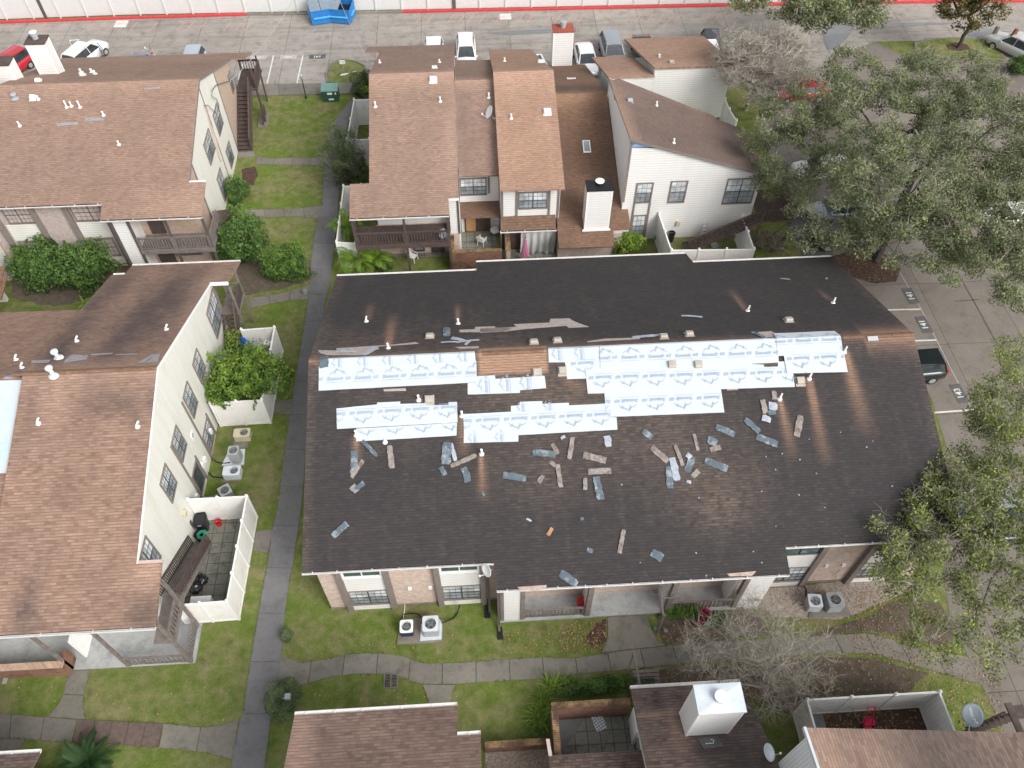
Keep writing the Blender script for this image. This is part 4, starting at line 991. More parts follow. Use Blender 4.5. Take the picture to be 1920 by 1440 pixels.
# ================================================================ BUILDING A (top left)
YA, ZA, KAf, RA_, KAb = 43.7, 6.16, .297, 53.26, .417
hA = gable_h(YA, ZA, KAf, RA_, KAb)
def ap(x, y): return onh(x, y, YA, ZA, KAf, RA_, KAb)
A = thing('apartment_building', 'long brown roofed apartment building in the top left corner with brick bays', 'building', (-25, 44.3, 0))
XA = -18.84; el = ap(381, 405.6).y; ar = ap(385, 340).x; au = ap(385, 340).y; ab0 = ap(430, 110).y; ab1 = ap(472, 98)
polyA = [(-60, YA), (-24.4, YA), (-24.32, el), (ar, el), (ar, au), (XA, au), (XA, ab0), (ab1.x, ab0), (ab1.x, ab1.y), (-33.2, ab1.y), (-32.7, RA_), (-60, RA_ - .05)]
sA = gen_stain(.08, RA_, [((ap(280, 110).x, ap(280, 110).y), 6, 1.6, .25, 1), ((ap(350, 380).x, ap(350, 380).y), 1.2, 1.6, .4, 1), ((ap(60, 330).x, ap(60, 330).y), 3, 2, .3, 0)], 41)
roofA = drape('roof', polyA, hA, MAT['roof_brown'], A, thick=.12, res=.45, breaks=(RA_,), stain=sA)
shell(A, -33.0, -19.0, 44.3, 61.4, hA, MAT['tan_brick'], RA_)
mb = MB(); mb.box(-60, 44.4, 0, -33.2, 53, 5.8); build('wall', mb, MAT['tan_brick'], A)
panel(A, 'x', -19.0, 1, 46.9, 57.0, -.05, 5.5, 'cream_siding', d1=.03, name='gable_siding')
mb = MB(); mb.slab([(-19.0, 46.9, 5.5), (-19.0, 57.0, 5.5), (-19.0, 57.0, hA(0, 57) - .14), (-19.0, RA_, hA(0, RA_) - .14), (-19.0, 46.9, hA(0, 46.9) - .14)], (.03, 0, 0)); build('gable_siding', mb, MAT['cream_siding'], A)
for y in (46.9, 57.0, 53.0): panel(A, 'x', -19.0, 1, y - .06, y + .06, 0, hA(0, y) - .15, 'trim', d1=.06, name='trim_board')
mb = MB()
for a, b_ in (((XA, au), (XA, RA_)), ((XA, RA_), (XA, ab0))):
    mb.slab([(a[0], a[1], hA(*a) + .005), (b_[0], b_[1], hA(*b_) + .005), (b_[0], b_[1], hA(*b_) - .17), (a[0], a[1], hA(*a) - .17)], (.03, 0, 0))
build('rake_board', mb, MAT['trim'], A)
for (a, b_, z0, z1) in [(53.85, 55.6, 3.75, 5.6), (50.05, 52.1, 4.0, 5.8), (54.05, 55.5, .6, 2.25), (50.3, 51.7, .4, 2.6)]: window(A, 'x', -18.97, 1, a, b_, z0, z1, nu=2)
window(A, 'x', -19.0, 1, 60.1, 61.0, 3.3, 4.9, nu=1)
# conduits and cable on the gable wall
cb = MB()
cb.tube([zx(*q, -18.9) for q in [(383,197),(392,225),(402,262),(409,290),(415,303)]], .03, 6); cb.tube([zx(*q, -18.9) for q in [(387,198),(396,228),(406,264),(412,290)]], .02, 6)
build('conduit', cb, M('old_conduit', (.55, .42, .36), .7, var=.2), A)
cb = MB(); cb.tube([zx(*q, -18.8) for q in [(430,152),(405,160),(398,170),(397,180),(406,186),(410,195),(411,210)]], .025, 6); cb.tube([zx(*q, -18.85) for q in [(383,198),(390,197),(400,208),(405,212)]], .02, 6); build('cable', cb, MAT['black'], A)
gutter(A, (-60, YA, ZA - .01), (-24.42, YA, ZA - .01), step=1.5); gutter(A, (-24.32, el, hA(0, el) - .01), (ar, el, hA(0, el) - .01), step=1.7)
mb = MB(); mb.box(XA, au - .02, hA(0, au) - .12, ar, au + .12, hA(0, au) + .01); build('eave_trim', mb, MAT['white'], A)
YF = 44.3
panel(A, 'y', YF, -1, -32.8, -23.9, 0, hA(0, 44.2) - .2, 'grey_brick', d1=.02, name='brick_facade')
for x0, x1, z0, z1 in ((-31.4, -29.6, 4.2, 5.75), (-26.95, -24.6, 4.2, 5.75)): window(A, 'y', YF, -1, x0, x1, z0, z1, nu=2, up='glass_mid', lo='glass_mid')
for x0, x1, z0, z1 in ((-31.6, -29.7, .95, 2.65), (-26.95, -25.15, .95, 2.65)): window(A, 'y', YF, -1, x0, x1, z0, z1, nu=2)
for x0, x1 in ((-31.7, -29.65), (-27.0, -25.0)): panel(A, 'y', YF, -1, x0, x1, 2.75, 4.12, 'cream_siding', d1=.06); panel(A, 'y', YF, -1, x0, x1, -.05, .85, 'cream_siding', d1=.06)
for x in (-32.0, -29.4, -27.2, -24.75): panel(A, 'y', YF, -1, x - .17, x + .17, 0, 6.0, 'trim', d1=.22, name='post')
for x, z in ((-28.1, 1.4), (-27.45, 1.5)): panel(A, 'y', YF, -1, x - .1, x + .1, z, z + .28, 'white', d1=.1, name='meter_box')
# projecting closet, balcony and porch
mb = MB(); mb.box(-23.85, 42.75, 0, -22.85, 44.3, 5.6); build('storage_closet', mb, MAT['white_siding'], A)
for x in (-23.9, -22.82, -20.4, -17.95): panel(A, 'y', 42.75, -1, x - .08, x + .08, 0, 5.7, 'trim_dark', d0=-.05, d1=.08, name='post')
mb = MB(); mb.box(-22.8, 42.7, 2.62, -17.85, 44.3, 2.78); mb.box(-22.8, 42.62, 2.5, -17.8, 42.72, 2.85); build('balcony_deck', mb, MAT['wood_grey'], A)
railing(A, (-22.7, 42.7, 2.85), (-20.45, 42.7, 2.85), h=1.05, mat='wood_grey', gap=.2); railing(A, (-20.35, 42.7, 2.85), (-18.0, 42.7, 2.85), h=1.05, mat='wood_grey', gap=.2)
railing(A, (-17.9, 42.8, 2.85), (-17.9, 45.3, 2.85), h=1.05, mat='wood_grey', gap=.2); railing(A, (-20.3, 42.7, .12), (-18.0, 42.7, .12), mat='wood_grey', gap=.2)
mb = MB(); mb.box(-22.8, 42.7, -.1, -17.8, 44.3, .1); build('porch_slab', mb, MAT['patio'], A)
window(A, 'y', YF, -1, -21.35, -19.5, .75, 2.4, nu=2); mb = MB(); mb.box(-22.6, 44.22, .1, -21.5, 44.3, 2.3); build('door', mb, MAT['wood_brown'], A)
mb = MB(); mb.box(-22.3, 44.22, 2.9, -21.3, 44.3, 4.95); build('door', mb, MAT['wood_brown'], A)
mb = MB(); a, b_, c, d = at(398, 396, 2.8), at(441, 390.5, 2.3), at(441, 402, 1.9), at(411, 425, 2.4); mb.slab([a, b_, c, d], (0, 0, -.08)); build('stair_roof', mb, MAT['wood_brown'], A)
# rear right stair
staircase(A, (-18.9, 56.9, .15), (-18.9, 61.35, 2.85), 1.1, 15, (1, 0, 0), rails=(1,), solid=True)
mb = MB(); mb.box(-19.0, 61.35, 2.75, -17.3, 64.3, 2.88); sm = MB(); sm.box(-18.9, 56.2, -.05, -17.6, 56.9, .12); build('stair_pad', sm, MAT['concrete'], A); sm = MB(); sm.box(-17.8, 60.2, -.05, -17.0, 62.2, .12); build('stair_pad', sm, MAT['concrete'], A)
for x, y, z in ((-17.45, 64.0, 4.3), (-17.45, 61.6, 4.6), (-17.2, 60.9, 2.8)): mb.box(x - .06, y - .06, 0, x + .06, y + .06, z)
build('stair_landing', mb, MAT['wood_brown'], A)
railing(A, (-19.0, 64.2, 2.88), (-17.5, 64.2, 2.88), mat='wood_brown', gap=.22); railing(A, (-17.4, 61.5, 2.88), (-17.4, 64.1, 2.88), mat='wood_brown'); railing(A, (-17.3, 60.4, .12), (-17.3, 61.9, .12), mat='wood_brown', gap=.22)
# roof furniture A
for px, hh in [((125,201), .5), ((134,199), .35), ((150,201), .5), ((223,271), .3), ((37,236), .35), ((72,186), .3), ((194,216), .3)]: pipe_vent(roofA, ap(*px), h=hh)
for px in [(62,184), (72,153), (156,142)]: box_vent(roofA, ap(*px), KAf if px[1] > 150 else -KAb, mat=MAT['vent_white'], s=.34)
pipe_vent(roofA, ap(28, 184), h=.25, r=.12, mat='grey_metal', cap=True)
for px in [(172,136), (178,139), (152,136)]: pipe_vent(roofA, ap(*px), h=.3, r=.08, mat='vent_white')
for px in [[(105,231),(145,229),(147,234),(108,237)], [(147,230),(160,228),(160,221),(195,221),(196,226),(162,228)], [(270,166),(300,163),(300,166),(272,169)]]:
    drape('bare_patch', [(ap(*q).x, ap(*q).y) for q in px], hA, bpy.data.materials['torn_grey_felt'], roofA, thick=.01, res=0, breaks=(RA_,), off=.025)
c = zy(63, 82, 57.0); chimney(A, (c.x, 57.6), 1.35, 1.1, 3, c.z, cap='red_cap' if 'red_cap' in MAT else 'wood_brown', flue_r=.26, flue_h=.5)
c = zy(5, 122, 55.0); chimney(A, (c.x - .35, 55.6), 1.35, 1.1, 3, c.z, cap='wood_brown', flue=False)
# wing wall and stepped porch roofs on the very left
NBR = thing('neighbouring_building', 'cream walled building corner with stepped porch roofs at the left edge', 'building', (-33, 43, 0))
mb = MB(); mb.box(-36, 43.2, 0, -32.9, 44.2, 5.6); build('wall', mb, MAT['mossy_siding'], NBR)
for (x1, x0, y0, y1, z) in ((at(12, 507, 2.6).x, -40, at(12, 515, 2.6).y, at(12, 505, 2.6).y, 2.6), (at(17, 522, 2.4).x, -40, at(17, 534, 2.4).y, at(17, 521, 2.4).y, 2.4)):
    mb = MB(); mb.slab([(x0, y0 - 1.2, z - .1), (x1, y0 - 1.2, z - .1), (x1, y1, z + .3), (x0, y1, z + .3)], (0, 0, -.1)); build('porch_roof', mb, MAT['roof_rust'], NBR)
a = at(22, 575, 0); mb = MB(); a = at(14, 566, 0); mb.box(-44, a.y, 0, a.x, a.y + .3, 1.2); build('wall', mb, MAT['cream_siding'], NBR)
# ================================================================ BUILDING C (back centre townhouses)
MAT['red_cap'] = M('rusted_cap', (.30, .075, .05), .6, var=.3)
C = thing('townhouse_row', 'row of brown roofed townhouses with stepped roofs and white siding behind the main building', 'building', (3, 44, 0))
def gp(q, g): return onh(q[0], q[1], *g)
def roofsec(name, g, px, mat, stain, res=.4, snapx=None, extra=()):
    h = gable_h(*g); pl = [(gp(q, g).x, gp(q, g).y) if len(q) == 2 else (q[0], q[1]) for q in px]
    o = drape(name, pl, h, MAT[mat], C, thick=.12, res=res, breaks=(g[3],), stain=stain); return o, h
g1 = (41.9, 5.5, .30, 53.3, .41); h1 = gable_h(*g1)
e1c = gp((741, 406.5), g1).y; e1d = gp((850, 373), g1).y; k1 = gp((660, 345), g1)
r1 = [(-8.18, e1c, 0), (-1.63, e1c, 0), (-1.63, e1d, 0), (-.94, e1d, 0), (-.94, 65.3, 0), (-8.3, 65.3, 0), (-8.3, 63.1, 0), (-7.05, 63.1, 0), (-6.9, k1.y, 0), (-8.18, k1.y, 0)]
roof1, _ = roofsec('roof', g1, r1, 'roof_brown', gen_stain(.18, 53.3, [((-4, 53), 5, 1.0, .35, 1), ((-1.3, 48), .6, 6, .3, 1)], 51, .3))
shell(C, -6.75, -1.0, 44.5, 64.6, h1, MAT['white_siding'], 53.3)
g3 = (43.7, 6.0, .33, 52.9, .41); h3 = gable_h(*g3)
roof3, _ = roofsec('roof', g3, [(1.83, gp((939, 357), g3).y, 0), (6.2, gp((1058, 354), g3).y, 0), (6.12, 52.9, 0), (5.2, gp((1010, 91.7), g3).y, 0), (1.83, gp((915, 93), g3).y, 0)], 'roof_tan', gen_stain(.0, 52.9, [((3, 52), 4, 1.2, .3, 1)], 61, .4))
shell(C, 1.9, 6.0, 44.4, 60.5, h3, MAT['white_siding'], 52.9)
g2 = (46.0, 5.9, .37, 52.9, .37); h2 = gable_h(*g2)
roof2, _ = roofsec('roof', g2, [(-.9, gp((861, 330), g2).y, 0), (1.86, gp((935, 328), g2).y, 0), (1.86, gp((918, 112), g2).y, 0), (-.9, gp((855, 112.7), g2).y, 0)], 'roof_brown', gen_stain(.35, 52.9, [((-.5, 49), .5, 5, .3, 0), ((0, 52.9), 2, .6, .3, 1)], 71, .3))
shell(C, -.95, 1.85, 46.4, 59.5, h2, MAT['white_siding'], 52.9)
g4 = (42.2, 2.1, .305, 54.7, .41); h4 = gable_h(*g4)
q = lambda a: gp(a, g4)
roof4, _ = roofsec('roof', g4, [(1048, 465), (1151.7, 461.7), (1150, 430), (1182.7, 428), (1175, 376.7), (10.5, q((1166, 376)).y, 0), (10.5, 54.7, 0), (10.45, q((1110, 120)).y, 0), (5.5, q((1065, 121)).y, 0), (5.8, q((1050, 378)).y, 0), (1041.7, 380)], 'roof_rust',
    gen_stain(.25, 54.7, [((6.6, 48), .7, 6, .5, 0), ((8, 56.5), 2.5, 1.4, .8, 0), ((9.9, 48), .5, 4, .5, 0), ((8, 54.3), 3, .7, .25, 1)], 81, .2))
mb = MB(); mb.box(5.9, 43.1, 0, 10.4, 60, 2.3); build('wall', mb, MAT['grey_brick'], C)
# front walls below C2 / C3 and the little pent roofs
Y2, Y3 = 46.4, 44.4
zt = zy(861, 378, Y2 - .02).z; ev = at(901, 408, 2.75)
mb = MB(); 
def pent(px_top, px_bot, Yt, zb, name='pent_roof'):
    a, b_ = zy(*px_top[0], Yt), zy(*px_top[1], Yt); c, d = at(*px_bot[1], zb), at(*px_bot[0], zb); y = (c.y + d.y) / 2
    zz = (a.z + b_.z) / 2; k = (zz - zb) / (Yt - y)
    return drape(name, [(d.x, y), (c.x, y), (b_.x, Yt), (a.x, Yt)], lambda x, yy: zb + k * (yy - y), MAT['roof_rust'], C, thick=.1, res=.4, stain=gen_stain(.45, None, [], 91)), y
pr, y2e = pent(((861, 378), (940, 376.7)), ((861.7, 408), (940.7, 406.7)), Y2, 2.75)
pr3, y3e = pent(((940, 405), (1041, 403)), ((939, 433), (1043, 430)), Y3, 2.45)
gutter(C, (1.8, y3e, 2.44), (5.8, y3e, 2.44), clips=True)
a, b_ = zy(861, 333, Y2), zy(913, 365, Y2); window(C, 'y', Y2, -1, a.x, b_.x, b_.z, a.z - .05, nu=2)
a, b_ = zy(971.7, 360, Y3), zy(1026.7, 390, Y3); window(C, 'y', Y3, -1, a.x, b_.x, b_.z, a.z, nu=2)
for x, z0 in ((a.x - .1, 2.8), (b_.x + .1, 2.8), (2.0, 2.8), (5.9, 2.8)): panel(C, 'y', Y3, -1, x - .07, x + .07, z0, h3(0, Y3) - .2, 'trim', d1=.06, name='trim_board')
x = zy(914, 350, Y2).x + .1; panel(C, 'y', Y2, -1, x - .07, x + .07, 3.6, h2(0, Y2) - .2, 'trim', d1=.06, name='trim_board')
mb = MB(); mb.box(-1.65, 43.3, 2.7, -.95, 44.6, h1(0, 43.4) - .15); build('wall', mb, MAT['white_siding'], C)
panel(C, 'y', 43.3, -1, -1.12, -.98, 2.7, 5.6, 'trim_dark', d1=.05, name='trim_board')
# white wall behind the pent roofs at ground level, doors
mb = MB(); mb.box(1.95, 44.3, 0, 5.9, 44.38, 2.8); build('wall', mb, MAT['wood_brown'], C)
mb = MB(); a = zy(825, 446, 44.3); 
mb = MB(); mb.box(-.7, 46.3, .1, 1.2, 46.38, 2.3); build('patio_door', mb, MAT['wood_brown'], C); mb = MB(); mb.box(-.6, 46.24, .2, .1, 46.3, 2.2); build('plywood_sheet', mb, M('plywood', (.45, .25, .11), .8, var=.2), C)
# ground floor of C1
mb = MB(); mb.box(-6.9, 44.3, 0, -1.1, 44.42, 2.75); build('brick_facade', mb, MAT['pink_brick'], C)
a, b_ = zy(773, 448, 44.3), zy(797, 470, 44.3); window(C, 'y', 44.3, -1, a.x, b_.x, b_.z, a.z, nu=1, frame='wood_brown')
a, b_ = zy(807, 446, 44.3), zy(835, 481, 44.3); mb = MB(); mb.box(a.x, 44.22, max(.1, b_.z), b_.x, 44.3, a.z); build('door', mb, MAT['wood_brown'], C)
for px in [(722, 413, 746, 416), (757, 412, 776, 415)]:
    a, b_ = zy(px[0], px[1], 44.3), zy(px[2], px[3], 44.3); window(C, 'y', 44.3, -1, a.x, b_.x, 3.7, 4.9, nu=2, up='glass_dark', lo='glass_dark')
# balcony C1
yb = 42.3
mb = MB(); mb.box(-8.15, yb, 2.62, -1.75, 44.3, 2.78); mb.box(-8.2, yb - .08, 2.5, -1.7, yb + .02, 2.86); build('balcony_deck', mb, MAT['wood_brown'], C)
for x in (-8.1, -4.7, -1.75): panel(C, 'y', yb, -1, x - .08, x + .08, 0, h1(0, yb) - .15, 'wood_brown', d0=-.06, d1=.06, name='post')
railing(C, (-8.0, yb, 2.86), (-4.8, yb, 2.86), h=1.05, mat='wood_brown', gap=.2); railing(C, (-4.6, yb, 2.86), (-1.85, yb, 2.86), h=1.05, mat='wood_brown', gap=.2)
railing(C, (-8.12, 44.2, 2.86), (-8.12, 42.5, 2.86), h=1.05, mat='wood_brown', gap=.2)
gutter(C, (-8.18, e1c, h1(0, e1c) - .01), (-1.63, e1c, h1(0, e1c) - .01), step=1.6)
mb = MB(); mb.box(-1.63, e1d - .03, h1(0, e1d) - .14, -.93, e1d + .1, h1(0, e1d) + .01); build('eave_trim', mb, MAT['white'], C)
mb = MB(); mb.box(-7, 43.9, -.05, 1.6, 46.3, .06); build('patio_slab', mb, MAT['pavers'], C)
# ---- C5: east house with the sloping gable
P1 = Vector((10.5, 44.88, 8.98)); P2 = Vector((20.15, 44.88, 5.70))
pz = lambda x, y: 8.98 - .34 * (x - 10.5) - .18 * (y - 44.88)
def onpl(px):
    d = ray(*px); t = (8.98 + .34 * 10.5 + .18 * 44.88 - CAMH) / (d.z + .34 * d.x + .18 * d.y); return CAM + d * t
R1, R2 = onpl((1150, 150)), onpl((1383, 238))
E5 = [(10.42, 44.75), (20.35, 44.75), (20.6, 50.5), (R2.x, R2.y), (R1.x, R1.y), (10.42, 54.4)]
roof5 = drape('roof', E5, pz, MAT['roof_x'], C, thick=.12, res=.5, ax='x', stain=gen_stain(.3, None, [((10.6, 46), .5, 9, .6, 1), ((15, 47), 5, 3, .25, 0)], 101))
bk = [Vector((R1.x, R1.y, pz(R1.x, R1.y))), Vector((R2.x, R2.y, pz(R2.x, R2.y)))]
z_ = 4.6; a5 = at(1336.7, 216.7, z_); b5 = at(1352, 230, z_); c5 = at(1160, 147, 6.6)
mb = MB(); mb.slab([bk[0], bk[1], b5, a5, c5], (0, 0, -.1)); build('roof', mb, MAT['roof_x'], C)
mb = MB()
mb.slab([(10.55, 44.9, -.1), (20.1, 44.9, -.1), (20.1, 44.9, pz(20.1, 44.9) - .12), (10.55, 44.9, pz(10.55, 44.9) - .12)], (0, .15, 0))
mb.slab([(10.55, 45.05, -.1), (10.55, 54.2, -.1), (10.55, 54.2, pz(10.55, 54.2) - .12), (10.55, 45.05, pz(10.55, 45.05) - .12)], (.15, 0, 0))
mb.slab([(20.1, 45.05, -.1), (20.1, 50.3, -.1), (20.1, 50.3, pz(20.1, 50.3) - .12), (20.1, 45.05, pz(20.1, 45.05) - .12)], (-.15, 0, 0))
mb.slab([(10.7, 53.8, -.1), (20, 50.2, -.1), (20, 50.2, pz(20, 50.2) - .14), (10.7, 53.8, pz(10.7, 53.8) - .14)], (0, -.15, 0))
build('wall', mb, MAT['white_siding'], C)
mb = MB(); mb.slab([(10.4, 44.73, 9.02), (20.38, 44.73, pz(20.38, 44.73) + .015), (20.38, 44.73, pz(20.38, 44.73) - .16), (10.4, 44.73, 8.84)], (0, -.03, 0)); build('rake_board', mb, MAT['trim'], C)
panel(C, 'y', 44.9, -1, 10.5, 10.66, 3.6, 8.7, 'trim', d1=.05, name='corner_trim')
# exposed blue membrane in the peak
MAT['blue_wrap'] = M('blue_wall_membrane', (.24, .38, .55), .6, var=.08); MAT['blue_ink'] = M('dark_blue_ink', (.08, .14, .28), .6)
mb = MB(); a = zy(1183, 277, 44.86); b_ = zy(1242, 275, 44.86)
mb.slab([(10.68, 44.88, a.z), (b_.x, 44.88, a.z), (b_.x, 44.88, pz(b_.x, 44.9) - .14), (10.68, 44.88, pz(10.68, 44.9) - .14)], (0, -.03, 0)); wrap = build('wall_membrane', mb, MAT['blue_wrap'], C)
mb = MB(); pts = [(10.72, .25), (10.95, .62), (11.1, .40), (11.3, .72), (11.55, .2)]
for (x0, u), (x1, v) in zip(pts, pts[1:]): mb.bar((x0, 44.84, a.z + u), (x1, 44.84, a.z + v), .03, .02)
for (x0, u), (x1, v) in (((10.72, .05), (11.5, .05)), ((11.5, .05), (11.62, .3))): mb.bar((x0, 44.84, a.z + u), (x1, 44.84, a.z + v), .03, .02)
build('printed_logo', mb, MAT['blue_ink'], wrap)
for (x0, x1, z0, z1, nu) in ((11.35, 12.55, 3.45, 5.25, 1), (13.75, 14.95, 3.35, 5.3, 1), (17.7, 19.85, 3.05, 5.33, 2), (11.42, 12.45, .3, 2.35, 1)): window(C, 'y', 44.9, -1, x0, x1, z0, z1, nu=nu, up='glass_blind_w' if 'glass_blind_w' in MAT else 'glass_light')
for x in (11.40, 12.52): panel(C, 'y', 44.9, -1, x - .06, x + .06, 0, 3.5, 'trim', d1=.06, name='trim_board')
p = zy(1271, 418, 44.85); panel(C, 'y', 44.9, -1, p.x - .12, p.x + .12, p.z - .2, p.z + .2, 'beige_metal', d1=.2, name='wall_lamp')
mb = MB(); p = zy(1148, 168, 44.9); a, b_ = zx(1148, 158, 10.45), zx(1154, 187, 10.45); mb.bar(a, b_, .12, .1); build('downspout', mb, MAT['trim'], C)
# stair and landing at its right corner
staircase(C, (15.2, 44.0, .1), (20.3, 44.0, 2.85), .85, 14, (0, -1, 0), rails=(1,), mat='wood_brown')
mb = MB(); mb.box(20.1, 43.1, 2.75, 22.6, 46.5, 2.88)
for x, y in ((20.2, 43.2), (22.4, 43.2), (22.4, 46.3)): mb.box(x - .06, y - .06, 0, x + .06, y + .06, 5.2 if x > 21 else 3.9)
mb.bar((20.2, 43.2, 1.2), (22.4, 43.2, 1.2), .06, .1); mb.bar((20.3, 43.2, .2), (22.3, 43.2, 2.6), .05, .1)
build('stair_landing', mb, MAT['wood_brown'], C)
railing(C, (20.3, 43.2, 2.88), (22.4, 43.2, 2.88), mat='wood_brown', gap=.18); railing(C, (22.4, 43.3, 2.88), (22.4, 46.3, 2.88), mat='wood_brown', gap=.2); railing(C, (20.3, 43.2, .1), (22.3, 43.2, .1), mat='wood_brown', gap=.18)
# ---- rear blocks Ra, Rb
YRb = 59.5
a, b_ = zy(1228, 126, YRb), zy(1378, 120, YRb); zb_ = (a.z + b_.z) / 2; zr = zb_ - .9
c_, d_ = at(1320, 68, zr), at(1172, 78, zr)
mb = MB(); mb.box(a.x + .05, YRb, -.1, b_.x - .15, c_.y - .3, zr - .1)
mb.slab([(a.x + .05, YRb, zr - .1), (a.x + .05, c_.y - .3, zr - .1), (a.x + .05, YRb, zb_ - .1)], (.1, 0, 0)); mb.slab([(a.x + .15, YRb, zr - .1), (b_.x - .15, YRb, zr - .1), (b_.x - .15, YRb, zb_ - .1), (a.x + .15, YRb, zb_ - .1)], (0, .1, 0))
build('wall', mb, MAT['white_siding'], C)
kk = (zr - zb_) / (c_.y - YRb)
drape('roof', [(a.x - .05, YRb - .15), (b_.x, YRb - .15), (c_.x, c_.y), (d_.x, c_.y)], lambda x, y: zb_ + kk * (y - YRb), MAT['roof_tan'], C, thick=.16, res=.5, stain=gen_stain(.15, YRb, [], 111, .5))
za = zy(1228, 141, YRb - .1); zl = zy(1142, 146, YRb - .1); zz = (za.z + zl.z) / 2; e_, f_ = at(1185, 105, zz - .7), at(1110, 108, zz - .7)
mb = MB(); mb.box(zl.x + .05, YRb, -.1, za.x, e_.y - .2, zz - .75); mb.slab([(zl.x + .05, YRb, zz - .75), (zl.x + .05, e_.y - .2, zz - .75), (zl.x + .05, YRb, zz - .1)], (.1, 0, 0)); mb.slab([(zl.x + .15, YRb, zz - .75), (za.x, YRb, zz - .75), (za.x, YRb, zz - .1), (zl.x + .15, YRb, zz - .1)], (0, .1, 0)); build('wall', mb, MAT['white_siding'], C)
ka = -.7 / (e_.y - YRb)
drape('roof', [(zl.x - .05, YRb - .12), (za.x, YRb - .12), (e_.x, e_.y), (f_.x, e_.y)], lambda x, y: zz + ka * (y - YRb), MAT['roof_tan'], C, thick=.16, res=.5, stain=gen_stain(.25, YRb, [], 121, .5))
# rear parapet fin of C5 between
mb = MB(); mb.slab([(10.45, 54.3, -.1), (zl.x + .05, 59.4, -.1), (zl.x + .05, 59.4, zz - .1), (10.45, 54.3, 7.1)], (.12, 0, 0)); build('wall', mb, MAT['white_siding'], C)
# chimneys
bc = q((1094.5, 432)); tl = zy(1101.8, 357, bc.y); tr_ = zy(1150, 356, bc.y); ct = at(1097.6, 338, tl.z)
chimney(C, ((tl.x + tr_.x) / 2, bc.y + (ct.y - bc.y) / 2), tr_.x - tl.x, ct.y - bc.y, bc.z - .3, tl.z, cap='black', flue_r=.30, flue_h=.28, fluecap='white')
mb = MB(); mb.box(tl.x - .12, bc.y - .10, bc.z - .02, tr_.x + .12, bc.y - .02, bc.z + .10); build('flashing', mb, MAT['white'], C)
bc = q((1036, 124)); tl = zy(1038, 60, bc.y); tr_ = zy(1076, 59, bc.y)
chimney(C, ((tl.x + tr_.x) / 2, bc.y + .65), tr_.x - tl.x, 1.25, bc.z - .6, tl.z, cap='red_cap', flue_r=.27, flue_h=.5, fluecap='grey_metal')
# vents
for g, r_, lst in ((g1, roof1, [((704,200), .4), ((825.5,190), .35), ((824,117), .25), ((712,118), .25)]), (g2, roof2, [((916.5,183), .4)]), (g3, roof3, [((958.5,222), .35), ((946,115), .3)])):
    for px, hh in lst: pipe_vent(r_, gp(px, g), h=hh)
for g, r_, px, k in ((g1, roof1, (812,150), .30), (g1, roof1, (815,128), -.4), (g3, roof3, (1026,210), .33), (g3, roof3, (1014,117), -.4)):
    box_vent(r_, gp(px, g), k, mat=MAT['vent_white'], s=.42 if px != (815,128) else .36)
for px, sx, sy in (((1100,276), .28, .5), ((1071,148), .34, .22)):
    p = q(px); k = .305 if p.y < 54.7 else -.41; mb = MB(); mb.slab([(p.x - sx, p.y - sy, p.z - k * sy + .03), (p.x + sx, p.y - sy, p.z - k * sy + .03), (p.x + sx, p.y + sy, p.z + k * sy + .03), (p.x - sx, p.y + sy, p.z + k * sy + .03)], (0, 0, .07))
    s_ = build('skylight', mb, MAT['white'], roof4); mb = MB(); sx -= .08; sy -= .08; mb.slab([(p.x - sx, p.y - sy, p.z - k * sy + .105), (p.x + sx, p.y - sy, p.z - k * sy + .105), (p.x + sx, p.y + sy, p.z + k * sy + .105), (p.x - sx, p.y + sy, p.z + k * sy + .105)], (0, 0, .01)); build('skylight_glass', mb, MAT['glass_mid'], s_)
for px in [(1181,190)]:
    d = onpl(px); box_vent(roof5, d, 0, mat=MAT['grey_metal'], s=.36)
for px in [(1231,198), (1263,268)]: pipe_vent(roof5, onpl(px), h=.35)
for px, mt in (((1236,107), 'vent_white'),): pipe_vent(C, Vector((at(1236, 107, zb_ - .3).x, at(1236, 107, zb_ - .3).y, zb_ - .35)), h=.3, r=.08, mat=mt)
p = at(1259, 117, zb_ - .1); box_vent(C, Vector((p.x, p.y, zb_ - .12)), kk, mat=MAT['vent_beige'], s=.36)
# grey tarp-curtain under the pent roof, steel post beside it
mb = MB(); y0 = y3e + .1; n = 40; vs = []; fs = []
a, b_ = zy(977, 440, y0), zy(1043, 440, y0)
for i in range(n + 1):
    t = i / n; x = a.x + (b_.x - a.x) * t; w = .07 * math.sin(t * 31) + .05 * math.sin(t * 13 + 1)
    vs += [(x, y0 + w * .3, 2.35), (x, y0 + w, 1.2), (x - .05, y0 + w * 1.6, .12)]
for i in range(n): fs += [(3 * i, 3 * i + 1, 3 * i + 4, 3 * i + 3), (3 * i + 1, 3 * i + 2, 3 * i + 5, 3 * i + 4)]
mb.add(vs, fs); build('privacy_curtain', mb, M('grey_fabric', (.42, .43, .42), .9, var=.1), C, fix=False)
